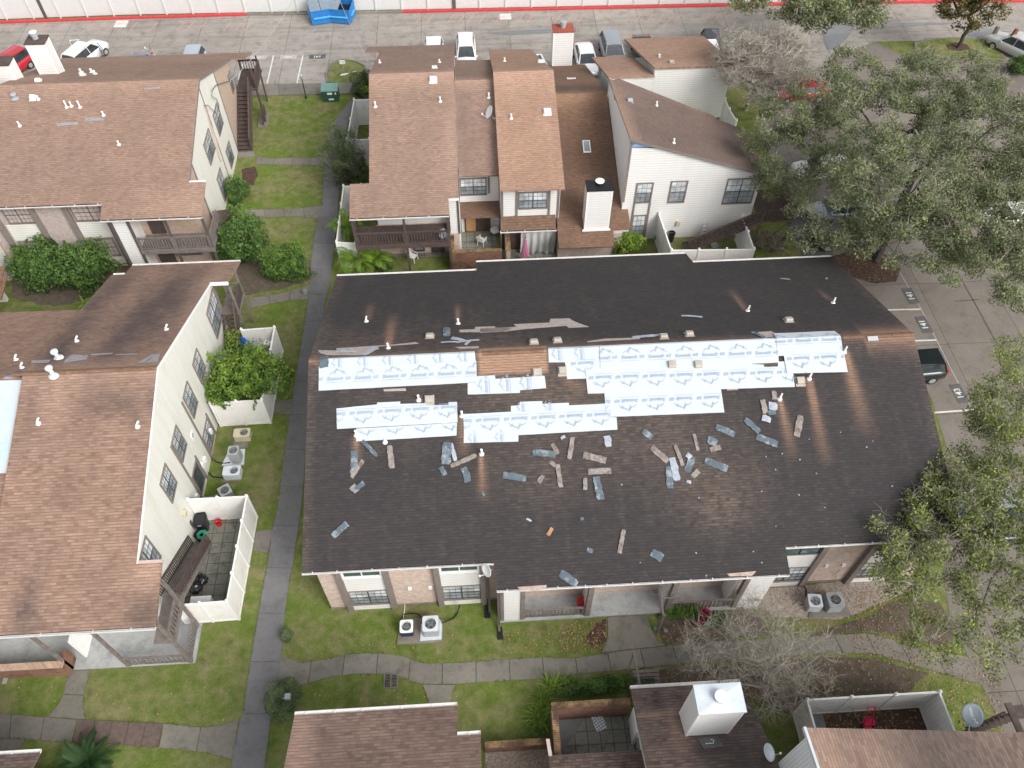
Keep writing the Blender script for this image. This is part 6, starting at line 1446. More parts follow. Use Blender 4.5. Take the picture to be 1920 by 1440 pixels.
car('blue-grey car showing only its roof above the left ridge beside a dish', cpos(259, 127), R(-90), 'sedan', (.16, .20, .27))
car('silver car showing only its roof above the long left eave', cpos(362, 123), R(-90), 'suv', (.42, .46, .52))
car('white sedan under the big oak, farthest of the three by the pavement', cpos(1545, 312), R(181), 'sedan', (.85, .85, .85), L=4.8)
car('silver-grey sedan under the big oak, middle of the three by the pavement', cpos(1576, 390), R(181), 'sedan', (.33, .38, .42), L=4.9)
car('black car under the big oak next to the mulch ring', cpos(1588, 440), R(181), 'suv', Bk, L=4.9)
car('red car seen through the left fringe of the big oak', cpos(1502, 168), R(181), 'sedan', (.42, .02, .05))
car('white car glimpsed at the right frame edge under the oak', cpos(1897, 402), R(180), 'sedan', Wt)
car('grey car under the lower right oak next to the number patches', cpos(1862, 943), R(180), 'sedan', (.24, .27, .30), L=4.9)
car('silver off-road vehicle parked diagonally in the top right corner', cpos(1905, 82, .9), R(125), 'suv', (.52, .53, .52), L=4.8, W=1.95)
car('black car in the shade under the lower right oak, nearest the path', cpos(1895, 985), R(180), 'sedan', Bk)

# ================================================================ DUMPSTER, TRANSFORMER, LAMP, SIGNS
MAT['blue'] = M('dumpster_blue', (.02, .17, .46), .5, var=.2, dirt=((.05, .08, .12), 2, .6, .5)); MAT['blue_light'] = M('blue_handle', (.10, .42, .80), .5)
MAT['lid'] = M('grey_plastic_lid', (.20, .25, .30), .5, var=.2)
def dumpster(label, c, rz, opened):
    t = thing('dumpster', label, 'dumpster', (c.x, c.y, 0), rz, 'blue dumpsters by the boundary fence'); w, d = 1.05, .95
    mb = MB(); v = [(-w, -d, .12), (w, -d, .12), (w, d, .12), (-w, d, .12), (-w, -d, 1.4), (w, -d, 1.4), (w, d, 1.75), (-w, d, 1.75)]
    mb.add(v, [(0, 3, 2, 1), (0, 1, 5, 4), (1, 2, 6, 5), (2, 3, 7, 6), (3, 0, 4, 7)]); mb.bar((-w - .03, -d, 1.4), (w + .03, -d, 1.4), .08); build('bin_body', mb, MAT['blue'], t, local=True)
    mb = MB(); mb.bar((-.8, -d - .08, .75), (.8, -d - .08, .75), .09, .12)
    for s in (-1, 1): mb.box(s * (w + .02), -.5, .7, s * (w + .12), .5, .86)
    build('lifting_pocket', mb, MAT['blue_light'], t, local=True)
    for i, (x0, x1) in enumerate(((-w, -.02), (.02, w))):
        mb = MB()
        if opened and i == 1: mb.slab([(x0, d, 1.75), (x1, d, 1.75), (x1, d + .25, 2.3), (x0, d + .25, 2.3)], (0, .04, .02))
        else: mb.slab([(x0, -d, 1.44), (x1, -d, 1.44), (x1, d, 1.79), (x0, d, 1.79)], (0, 0, .05))
        build('lid', mb, MAT['lid'], t, local=True)
    mb = MB(); mb.add([(-w + .03, -d + .03, 1.0), (w - .03, -d + .03, 1.0), (w - .03, d - .03, 1.0), (-w + .03, d - .03, 1.0)], [(0, 1, 2, 3)]); build('rubbish', mb, MAT['black'], t, local=True)
dumpster('blue dumpster with closed grey lids, left of the pair', at(604, 37), R(14), False)
dumpster('blue dumpster with one lid thrown open, right of the pair', at(643, 36), R(-12), True)
MAT['green'] = M('transformer_green', (.025, .075, .055), .5, var=.2); MAT['green_top'] = M('faded_green_top', (.15, .27, .24), .5, var=.15)
c = at(621, 190); t = thing('transformer_box', 'dark green electrical cabinet at the end of the path', 'electrical box', (c.x, c.y + .4, 0))
mb = MB(); mb.box(-.68, -.48, .0, .68, .5, 1.02); build('cabinet', mb, MAT['green'], t, local=True)
mb = MB(); mb.slab([(-.72, -.54, 1.02), (.72, -.54, 1.02), (.72, .54, 1.14), (-.72, .54, 1.14)], (0, 0, .05)); build('lid', mb, MAT['green_top'], t, local=True)
for x, z, w_, h_ in ((0, .8, .22, .09), (.5, .8, .06, .08), (.06, .25, .22, .07)):
    mb = MB(); mb.box(x - w_, -.495, z - h_, x + w_, -.485, z + h_); build('warning_label', mb, MAT['white'], t, local=True)
c = at(574, 184); t = thing('lamp_post', 'slender black lamp post on the lawn by the pavement', 'street lamp', (c.x, c.y, 0))
mb = MB(); mb.lathe((0, 0, 0), [(.12, 0), (.10, .1), (.045, .2), (.04, 1.9)], 10); build('pole', mb, MAT['black'], t, local=True)
mb = MB(); mb.lathe((0, 0, 1.9), [(.05, 0), (.12, .03), (.15, .3), (.03, .42), (.01, .5)], 8); build('lantern', mb, MAT['grey_metal'], t, local=True)
c = at(645, 134); t = thing('sign', 'small white sign on a thin stake on the grass island', 'sign', (c.x, c.y, .1)); mb = MB(); mb.bar((0, 0, 0), (0, 0, .9), .03); build('stake', mb, MAT['metal'], t, local=True)
mb = MB(); mb.box(-.25, -.02, .65, .25, 0, 1.0); build('board', mb, MAT['white'], t, local=True); vs, fs = textmesh('123', .28); mb = MB(); mb.add([Vector((v.x, -.025, v.y + .83)) for v in vs], fs); build('sign_writing', mb, MAT['grey_metal'], t, local=True)
c = at(645, 141, .1); mb = MB(); mb.slab([(c.x - .35, c.y - .1, .13), (c.x + .2, c.y - .02, .13), (c.x + .35, c.y + .22, .13), (c.x - .2, c.y + .12, .13)], (0, 0, .03)); mb.tube([(c.x + .25, c.y + .1, .14), at(668, 133, .13)], .02, 5); tag(build('fallen_sign', mb, MAT['white']), 'white sign board lying flat on the grass island', 'sign')
# drain grate
c = at(733, 1276); t = thing('drain_grate', 'rusty iron drain grate set in the grass beside the curving path', 'drain', (c.x, c.y, 0))
mb = MB(); w, d = .36, .38
for a in ((-w, -d, w, -d + .06), (-w, d - .06, w, d), (-w, -d + .06, -w + .06, d - .06), (w - .06, -d + .06, w, d - .06), (-.03, -d + .06, .03, d - .06)): mb.box(a[0], a[1], 0, a[2], a[3], .05)
for i in range(8):
    y = -d + .13 + i * .075; mb.box(-w + .06, y - .012, .01, -.03, y + .012, .045); mb.box(.03, y - .012, .01, w - .06, y + .012, .045)
build('iron_bars', mb, M('rusty_iron', (.17, .15, .13), .7, var=.4), t, local=True); mb = MB(); mb.box(-w + .05, -d + .05, .002, w - .05, d - .05, .006); build('dark_shaft', mb, MAT['black'], t, local=True)

# ================================================================ SATELLITE DISHES
def dish(label, base, top, face, r=.38, mat='metal_light', arm=True, mesh_txt=None, name='satellite_dish'):
    base, top, face = Vector(base), Vector(top), Vector(face).normalized(); t = thing(name, label, 'satellite dish', base)
    mb = MB(); mb.tube([base, top - Vector((0, 0, .1)), top], .025, 8); mb.lathe(base, [(.14, 0), (.12, .02)], 8); build('mast', mb, MAT['metal'], t)
    q = face.to_track_quat('Z', 'Y').to_matrix().to_4x4(); m = Matrix.Translation(top) @ q
    mb = MB(); n = 28; rings = 5; vs = [m @ Vector((0, 0, 0))]
    for i in range(1, rings + 1):
        rr = r * i / rings
        for k in range(n): a = 2 * math.pi * k / n; vs.append(m @ Vector((rr * math.cos(a), rr * 1.08 * math.sin(a), .22 * r * (i / rings) ** 2)))
    fs = [(0, 1 + k, 1 + (k + 1) % n) for k in range(n)]
    for i in range(rings - 1):
        for k in range(n): a, b_ = 1 + i * n + k, 1 + i * n + (k + 1) % n; fs.append((a, b_, b_ + n, a + n))
    mb.add(vs, fs); d = build('reflector', mb, MAT[mat], t, smooth=True); d.modifiers.new('thick', 'SOLIDIFY').thickness = .015
    mb = MB(); p0 = m @ Vector((0, -r * 1.05, .2 * r)); p1 = m @ Vector((0, -r * .75, r * 1.15)); mb.tube([m @ Vector((0, -r * .3, -.02)), p0, p1], .015, 6); mb.lathe(p1, [(.03, -.06), (.05, 0), (.05, .07), (.02, .1)], 8); build('receiver_arm', mb, MAT['white'], t)
    if mesh_txt:
        vs, fs = textmesh(mesh_txt, r * .34, bold=.004); mr = Matrix.Rotation(mesh_txt_rot, 4, 'Z'); mb = MB(); mb.add([m @ (mr @ Vector((v.x, v.y, 0)) + Vector((0, 0, .035 + .22 * r * (v.x ** 2 + v.y ** 2) / r ** 2))) for v in vs], fs); build('dish_writing', mb, MAT['white'], t)
    return t
mesh_txt_rot = R(-62)
MAT['dish_grey'] = M('dish_grey', (.28, .33, .37), .5, var=.06)
b_ = at(1798, 1372, 1.0); tp = at(1822, 1341, 3.2); dish('grey satellite dish with white lettering over the lawn at the lower right', (tp.x - .1, tp.y - .8, 2.3), tp, (-.1, -.25, 1), r=.48, mat='dish_grey', mesh_txt='DIRECTV')
p = onp(1455, 1432, gE); tp = at(1440, 1411, 4.9); dish('pale satellite dish on the near roof right of the boxed chimney', (tp.x + .1, tp.y, 3.9), tp, (.75, -.15, .85), r=.36)
p = rp(926, 1090); tp = zy(914, 1070, 16.75) ; dish('white satellite dish on the wall post at the step in the lower eave', (xa + .1, 17.0, 4.9), Vector((zy(914, 1068, 16.6).x, 16.6, zy(914, 1068, 16.6).z)), (-.8, -.55, .35), r=.34, mat='white')
p = gp((919, 222), g2); dish('white satellite dish edge-on against the tall tan roof side', (1.75, p.y, h2(1.7, p.y)), (p.x, p.y, p.z + .5), (-.9, -.2, .5), r=.42, mat='white')
p = ap(289, 103); dish('dark satellite dish standing on the far eave of the top left roof', p, p + Vector((0, .1, .75)), (-.9, -.2, .4), r=.40, mat='grey_metal')
# overhead wires
def wire(label, pts, r=.012, mat='black', sag=.5):
    pts = [Vector(p) for p in pts]; out = []
    for i in range(21):
        t = i / 20; q = pts[0].lerp(pts[1], t); q.z -= sag * 4 * t * (1 - t); out.append(q)
    mb = MB(); mb.tube(out, r, 5); tag(build('overhead_wire', mb, MAT[mat]), label, 'wire')
wire('thin grey overhead wire crossing from the far fence to the top left stairs', [at(560, -20, 6.5), at(434, 150, 4.6)], mat='metal', r=.022)
wire('overhead wire passing in front of the blue dumpsters', [at(628, -20, 7), at(690, 115, 6.3)], mat='grey_metal', r=.02, sag=.2)

# ================================================================ THINGS IN THE YARDS
# black trash can
c = at(385, 990, 0); t = thing('trash_can', 'black wheeled trash can in the white fenced patio', 'trash can', (c.x, c.y, .035), R(5))
mb = MB(); mb.add([(-.22, -.26, 0), (.22, -.26, 0), (.22, .26, 0), (-.22, .26, 0), (-.3, -.34, .95), (.3, -.34, .95), (.3, .34, .95), (-.3, .34, .95)], [(0, 3, 2, 1), (4, 5, 6, 7), (0, 1, 5, 4), (1, 2, 6, 5), (2, 3, 7, 6), (3, 0, 4, 7)]); build('bin_body', mb, MAT['black'], t, local=True)
mb = MB(); mb.prism(rrect(.68, .78, .14), .95, 1.0); mb.prism(rrect(.56, .66, .12), 1.0, 1.05); mb.box(-.25, .36, .93, .25, .44, 1.0); build('lid', mb, MAT['black'], t, local=True)
mb = MB(); mb.box(-.10, -.395, .96, .10, -.385, .99); build('label_strip', mb, MAT['white'], t, local=True)
def bucket(label, c, r, h, mat, name='bucket', cat='bucket'):
    t = thing(name, label, cat, (c.x, c.y, .035)); mb = MB(); n = 20; o = []
    mb.lathe((0, 0, 0), [(r * .8, 0), (r, h), (r * 1.05, h), (r * .93, h - .01), (r * .75, .04)], n); mb.f.pop(); mb.mi.pop(); mb.f.append(tuple(range(4 * n, 5 * n))); mb.mi.append(0); build('pail', mb, MAT[mat], t, local=True)
    mb = MB(); mb.tube([(r * 1.04 * math.cos(a), r * 1.04 * math.sin(a) * .5 - r * .5 * 0, h - .02 + .0 + abs(math.sin(a)) * -.12) for a in [math.pi * k / 10 for k in range(11)]], .008, 5); build('handle', mb, MAT['metal'], t, local=True); return t
MAT['red'] = M('red_plastic', (.55, .03, .025), .45, var=.12); bucket('red plastic bucket beside the black trash can', at(412, 984), .19, .36, 'red')
bucket('white bowl planter with small green plants on the porch slab', at(1228, 1110), .26, .2, 'white', 'planter', 'planter')
bucket('black round barrel under the coiled green hose', at(379, 1012), .26, .6, 'black', 'barrel', 'barrel')
c = at(379, 1003, .65); mb = MB(); pts = [(c.x + (.26 + .03 * math.sin(a * .7)) * math.cos(a), c.y + (.26 + .03 * math.sin(a * .7)) * math.sin(a), .66 + .012 * k / 4) for k, a in enumerate([i * .35 for i in range(72)])]
pts = [(c.x + (.30 - .0025 * k) * math.cos(k * .35), c.y + (.30 - .0025 * k) * math.sin(k * .35), .665 + .0006 * k) for k in range(76)]; mb.tube(pts, .018, 6); MAT['hose'] = M('green_hose', (.03, .30, .18), .4); tag(build('garden_hose', mb, MAT['hose']), 'green garden hose coiled on a barrel beside the trash can', 'hose')
def bag(label, c, r, h, mat='black', name='rubbish_bag', cat='bag', z=.04, seed=1, group=None):
    bm = bmesh.new(); bmesh.ops.create_icosphere(bm, subdivisions=3, radius=1)
    mb = MB(); vs = []
    for v in bm.verts:
        n_ = 1 + .28 * mnoise.noise(v.co * 2.2 + Vector((seed, 0, 0))) + .1 * mnoise.noise(v.co * 6 + Vector((0, seed, 0))); p = v.co * n_; p.z = max(p.z, -.75); vs.append((c.x + p.x * r, c.y + p.y * r, z + (p.z + .75) * h / 1.8))
    bm.verts.index_update(); mb.add(vs, [tuple(v.index for v in f.verts) for f in bm.faces]); bm.free(); o = build(name, mb, MAT[mat], smooth=False); tag(o, label, cat, group); return o
MAT['bagplastic'] = M('black_bag_plastic', (.012, .012, .016), .18, var=.2, spec=.9)
bag('shiny black rubbish bag nearest the white cabinet by the fence', at(370, 1106), .34, .55, 'bagplastic', seed=3, group='black bags by the fence'); bag('shiny black rubbish bag behind the other one, below the stairs', at(381, 1091), .30, .5, 'bagplastic', seed=8, group='black bags by the fence')
# white cabinet by fence
c = at(375, 1132, 1.35); mb = MB(); mb.box(c.x - .5, c.y - .2, .04, c.x + .5, c.y + .38, 1.35); mb.box(c.x - .52, c.y - .22, 1.352, c.x + .52, c.y + .40, 1.40); tag(build('storage_cabinet', mb, MAT['white']), 'white storage cabinet against the near side of the patio fence', 'cabinet')
# blue tarp, white boxed unit in the upper yard
MAT['tarp'] = M('blue_tarp', (.02, .13, .52), .5, var=.25, scale=4)
mb = MB(); n = 14; a, b_ = at(459, 622, 1.9), at(476, 648, .5); vs = []; fs = []
for i in range(n + 1):
    for j in range(6):
        u, v = i / n, j / 5; x = -15.25 + u * (.25 + 1.0 * v); y = 35.2 - v * .45 + .08 * math.sin(u * 17 + v) * v; z = 2.0 - v * 1.6 - .1 * u; vs.append((x, y, z))
for i in range(n):
    for j in range(5): fs.append((i * 6 + j, (i + 1) * 6 + j, (i + 1) * 6 + j + 1, i * 6 + j + 1))
mb.add(vs, fs); o = build('tarpaulin', mb, MAT['tarp'], fix=False); tag(o, 'crumpled blue tarpaulin hanging by the rear stairs of the left building', 'tarpaulin'); o.modifiers.new('thick', 'SOLIDIFY').thickness = .01
c = at(506, 640, 1.1); t = thing('storage_box', 'white stacked storage box in the corner of the leafy yard', 'box', (c.x, c.y, 0)); mb = MB(); mb.box(-.32, -.3, 0, .32, .3, .95); build('crate_body', mb, MAT['grey_metal'], t, local=True); mb = MB(); mb.box(-.38, -.36, .96, .38, .36, 1.15); mb.box(-.33, -.3, 1.15, .33, .3, 1.22); build('lid', mb, MAT['white'], t, local=True)
# sun loungers? no: folded pink umbrella
c = at(984, 478, 0); MAT['pink'] = M('pink_canvas', (.50, .20, .33), .8, var=.2); t = thing('patio_umbrella', 'folded pink patio umbrella in front of the grey curtain', 'umbrella', (zy(985, 455, 42.9).x, 42.9, 0))
mb = MB(); n = 12; vs = []; fs = []
for i, (r_, z) in enumerate([(.03, 2.35), (.10, 2.2), (.15, 1.7), (.26, 1.1), (.34, .75)]):
    for k in range(n * 2): rr = r_ * (1 if k % 2 else .72); a = math.pi * k / n; vs.append((rr * math.cos(a), rr * math.sin(a), z))
for i in range(4):
    for k in range(n * 2): fs.append((i * 24 + k, i * 24 + (k + 1) % 24, (i + 1) * 24 + (k + 1) % 24, (i + 1) * 24 + k))
mb.add(vs, fs); build('canopy', mb, MAT['pink'], t, local=True); mb = MB(); mb.tube([(0, 0, 0), (0, 0, 2.5)], .02, 6); mb.lathe((0, 0, 0), [(.25, 0), (.22, .08), (.04, .1)], 12); build('pole', mb, MAT['black'], t, local=True)
# clear bags of bottles
MAT['bottlebag'] = M('clear_bottles', (.45, .52, .56), .25, var=.5, scale=9, fine=30); bag('pile of clear bags with blue and green bottles behind the red patio wall', at(766, 463) , .55, .9, 'bottlebag', seed=5)
bag('small clear bag of bottles standing on the balcony at its right end', Vector((-2.2, 42.75, 0)), .26, .7, 'bottlebag', z=2.9, seed=6)
bag('round white bundle next to the dark screen beyond the red patio wall', at(928, 445), .32, .5, 'vent_white', name='bundle', cat='bundle', z=.5, seed=15)
# chairs
def patio_chair(label, c, rz, mat='white', z=.06):
    t = thing('patio_chair', label, 'chair', (c.x, c.y, z), rz, 'white patio chairs'); m_ = MAT[mat]
    mb = MB(); mb.box(-.25, -.25, .40, .25, .25, .43); build('seat', mb, m_, t, local=True)
    mb = MB()
    for i in range(6): x = -.22 + i * .088; mb.slab([(x, .24, .42), (x + .05, .24, .42), (x + .05, .36, .92), (x, .36, .92)], (0, .02, 0))
    mb.bar((-.25, .36, .92), (.25, .36, .92), .04); build('backrest', mb, m_, t, local=True)
    for s in (-1, 1):
        mb = MB(); mb.bar((s * .26, -.24, .64), (s * .26, .3, .66), .05, .03); mb.bar((s * .26, -.24, .42), (s * .26, -.24, .64), .03); build('armrest', mb, m_, t, local=True)
        for y in (-.22, .22): mb = MB(); mb.bar((s * .22, y, .41), (s * .26, y * 1.2, 0), .04); build('leg', mb, m_, t, local=True)
patio_chair('white slatted chair lying back below the left balcony', at(775, 489), R(60)); patio_chair('white slatted chair between the plywood door and the red patio wall', at(904, 459), R(150))
# stepladder and dark bin in the right yard
c = at(1318, 458); t = thing('stepladder', 'grey stepladder leaning by the yard stairs below the gable', 'ladder', (c.x, c.y, 0), R(6)); mb = MB()
for s in (-1, 1): mb.bar((s * .22, 0, 0), (s * .16, .45, 1.7), .04); mb.bar((s * .22, .8, 0), (s * .16, .45, 1.7), .03)
for i in range(5): k = (i + 1) / 6; mb.bar((-.2, .45 * k, 1.7 * k), (.2, .45 * k, 1.7 * k), .08, .03)
build('frame', mb, MAT['metal'], t, local=True)
bucket('dark round planter on the mown patch below the yard stairs', at(1339, 465), .28, .25, 'grey_metal', 'planter', 'planter'); bucket('dark bin by the fence at the left of the gable yard', at(1257, 452), .24, .8, 'black', 'bin', 'bin')
bag('small green garden ornament against the gable wall left of the fence', at(1231, 452), .2, .7, 'hose', name='garden_ornament', cat='ornament', seed=12)
# red hand truck, pink cushion, broom in lower right yard
c = at(1628, 1345, .5); t = thing('hand_truck', 'red folding hand truck leaning on the lower right fence', 'hand truck', (c.x, 10.3, 0)); mb = MB()
for s in (-1, 1): mb.bar((s * .2, -.35, .1), (s * .16, .25, 1.25), .035)
for k in (.2, .5, .8, 1.0): mb.bar((-.19, -.35 + .6 * k, .1 + 1.15 * k), (.19, -.35 + .6 * k, .1 + 1.15 * k), .03)
build('frame', mb, MAT['red'], t, local=True); mb = MB(); mb.box(-.22, -.62, .05, .22, -.34, .08); build('toe_plate', mb, MAT['red'], t, local=True)
for s in (-1, 1): mb = MB(); mb.lathe((s * .26, -.3, .12), [(.12, -.03), (.12, .03)], 14, 'x'); build('wheel', mb, MAT['rubber'], t, local=True)
c = at(1629, 1354, .2); mb = MB(); mb.prism([(c.x + x, c.y + y) for x, y in rrect(.6, .34, .1)], .1, .24); tag(build('cushion', mb, M('crimson_fabric', (.55, .02, .10), .8)), 'crimson cushion lying at the foot of the hand truck', 'cushion')
mb = MB(); a, b_ = at(1597, 1327, 1.4), at(1614, 1357, .1); mb.tube([a, b_], .015, 6); mb.bar(b_, b_ + Vector((.25, .05, .02)), .12, .1); tag(build('broom', mb, MAT['green_top']), 'green broom left of the hand truck by the lower right fence', 'broom')
sheet_('flower_bed', 16.0, 8.0, 20.9, 10.66, MAT['mulch'], .04); sheet_('patio_floor', 14.65, 8.0, 16.0, 10.66, MAT['path'], .04)
# red toy on porch
c = at(1088, 1131, .3); mb = MB(); mb.box(c.x - .15, 16.75, .14, c.x + .15, 17.1, .75); mb.bar((c.x, 16.7, .75), (c.x + .15, 17.0, 1.05), .04); tag(build('fuel_can', mb, MAT['red']), 'red can standing behind the left porch railing', 'can')
# leaning grey post with lamp fixtures by the porch
a, b_ = at(1222, 1128, 2.6), at(1233, 1184, .05); t = thing('signpost', 'grey wooden post with a crossbar standing at the right of the porch walkway', 'post', (b_.x, b_.y, 0)); mb = MB(); mb.box(b_.x - .06, b_.y - .06, 0, b_.x + .06, b_.y + .06, 2.35); build('upright', mb, MAT['wood_grey'], t)
mb = MB(); mb.bar((b_.x - .05, b_.y, 2.3), (b_.x + .1, b_.y + 1.5, 2.3), .09, .09); mb.bar((b_.x + .05, b_.y + .9, 2.2), (b_.x + 1.0, b_.y + .95, 2.2), .07, .07); build('crossbar', mb, MAT['wood_grey'], t)
for i, (x, y) in enumerate(((1228, 1181), (1247, 1184))):
    c = at(x, y); mb = MB(); mb.lathe((c.x, c.y, 0), [(.03, 0), (.03, .12), (.10, .13), (.11, .17), (.04, .2)], 12); tag(build('garden_light', mb, MAT['green_top']), ('round garden light at the foot of the grey post, left one', 'round garden light at the foot of the grey post, right one')[i], 'garden light', 'garden lights by the porch')
c = at(1288, 1167); mb = MB(); mb.prism([(c.x - .18, c.y - .16), (c.x + .18, c.y - .13), (c.x + .16, c.y + .18), (c.x - .16, c.y + .16)], 0, .12); tag(build('stepping_block', mb, MAT['coping_brick']), 'tan block lying in the green bed beside the red plant', 'block')
# grey slatted garden swing / table behind the near patio
c = at(1208, 1282); t = thing('garden_swing', 'weathered grey wooden swing frame above the near roof edge', 'swing', (c.x, c.y, 0)); mb = MB()
for i in range(6): y = -.55 + i * .19; mb.box(-.6, y, .42, .75, y + .15, .46)
build('seat', mb, MAT['wood_grey'], t, local=True); mb = MB(); mb.bar((-.5, -.6, 1.6), (-.6, 1.0, 1.75), .1); mb.bar((-.6, 1.0, 1.75), (-.95, .2, 0), .08); mb.bar((-.5, -.6, 1.6), (-.9, -.6, 0), .08); build('frame', mb, MAT['wood_grey'], t, local=True)
mb = MB(); mb.box(-.2, -.1, .47, .45, .1, .5); build('slat_gap', mb, MAT['black'], t, local=True)
# lantern-like lamp by the clipped bush, splash blocks, stumps
c = at(553, 1325); t = thing('garden_lamp', 'small square lamp post rising from the clipped round bush', 'garden lamp', (c.x, c.y, 0)); mb = MB(); mb.bar((0, 0, 0), (0, 0, 1.5), .07); build('pole', mb, MAT['wood_brown'], t, local=True); mb = MB(); mb.box(-.13, -.13, 1.5, .13, .13, 1.75); mb.bar((-.3, 0, 1.45), (.1, 0, 1.45), .04); build('lantern', mb, MAT['grey_metal'], t, local=True)
for i, (x, y) in enumerate(((914, 1148), (938, 1188))):
    c = at(x, y); mb = MB(); mb.prism([(c.x - .15, c.y - .32), (c.x + .15, c.y - .32), (c.x + .12, c.y + .32), (c.x - .12, c.y + .32)], 0, .09); tag(build('splash_block', mb, MAT['black']), ('dark splash block under the upper downspout', 'dark splash block under the lower porch downspout')[i], 'splash block', 'splash blocks under the downspouts')
c = at(1879, 101); t = thing('tree_stump', 'leaning reddish broken trunk beside the diagonal silver vehicle', 'stump', (c.x, c.y, 0)); mb = MB(); mb.tube([(0, 0, 0), (.1, .1, .2), (.5, .45, 1.6), (.62, .55, 2.1)], [.32, .24, .23, .2], 10); build('trunk', mb, M('red_bark', (.20, .085, .05), .9, var=.5), t, local=True)
c = at(1855, 82); t = thing('tree_stump', 'short grey broken trunk with thin shoots on the grass island', 'stump', (c.x, c.y, 0)); mb = MB(); mb.tube([(0, 0, 0), (.08, .1, .3), (.25, .3, 1.5)], [.34, .24, .2], 10); build('trunk', mb, MAT['bark'], t, local=True)
c = at(572, 550); mb = MB(); mb.lathe((c.x, c.y, 0), [(.2, 0), (.24, .1), (.16, .3), (.2, .36), (.05, .42)], 9); tag(build('stone_ornament', mb, MAT['pavers']), 'small weathered stone ornament at the corner of the short path', 'ornament')
c = at(11, 1276); mb = MB(); mb.box(c.x - .1, c.y - .2, .05, c.x + .12, c.y + .2, .12); mb.bar((c.x, c.y + .2, 0), (c.x, c.y + .5, .3), .08); tag(build('floodlight', mb, MAT['metal']), 'small floodlight on the grass below the brick patio wall', 'lamp')
# doormat in near patio, hoop
c = at(1123, 1355); mb = MB(); m_ = Matrix.Translation((c.x, c.y, .06)) @ Matrix.Rotation(R(15), 4, 'Z'); mb.add([m_ @ Vector(q_) for q_ in ((-.28, -.38, 0), (.28, -.38, 0), (.28, .38, 0), (-.28, .38, 0), (-.28, -.38, -.02), (.28, -.38, -.02), (.28, .38, -.02), (-.28, .38, -.02))], [(0, 1, 2, 3), (0, 1, 5, 4), (1, 2, 6, 5), (2, 3, 7, 6), (3, 0, 4, 7)])
mm, nt, bb = newmat('trellis_mat'); nn_ = N(nt); ck = nt.nodes.new('ShaderNodeTexBrick'); mp = nt.nodes.new('ShaderNodeMapping'); mp.inputs['Rotation'].default_value = (0, 0, R(60)); nt.links.new(nn_.pos(), mp.inputs[0]); nt.links.new(mp.outputs[0], ck.inputs[0]); ck.offset = 0; ck.inputs['Color1'].default_value = ck.inputs['Color2'].default_value = (.20, .26, .32, 1); ck.inputs['Mortar'].default_value = (.72, .76, .78, 1); ck.inputs['Scale'].default_value = 1; ck.inputs['Brick Width'].default_value = .13; ck.inputs['Row Height'].default_value = .13; ck.inputs['Mortar Size'].default_value = .025; nt.links.new(ck.outputs[0], bb.inputs[0])
tag(build('outdoor_mat', mb, mm), 'blue and white trellis patterned mat on the near patio floor', 'mat')
c = at(1155, 1401, .3); mb = MB(); mb.tube([(c.x + .27 * math.cos(k * .32), 8.95 + .27 * math.sin(k * .32), .5) for k in range(21)], .02, 6); tag(build('hoop', mb, MAT['white']), 'white hoop lying at the edge of the near patio roof', 'hoop')

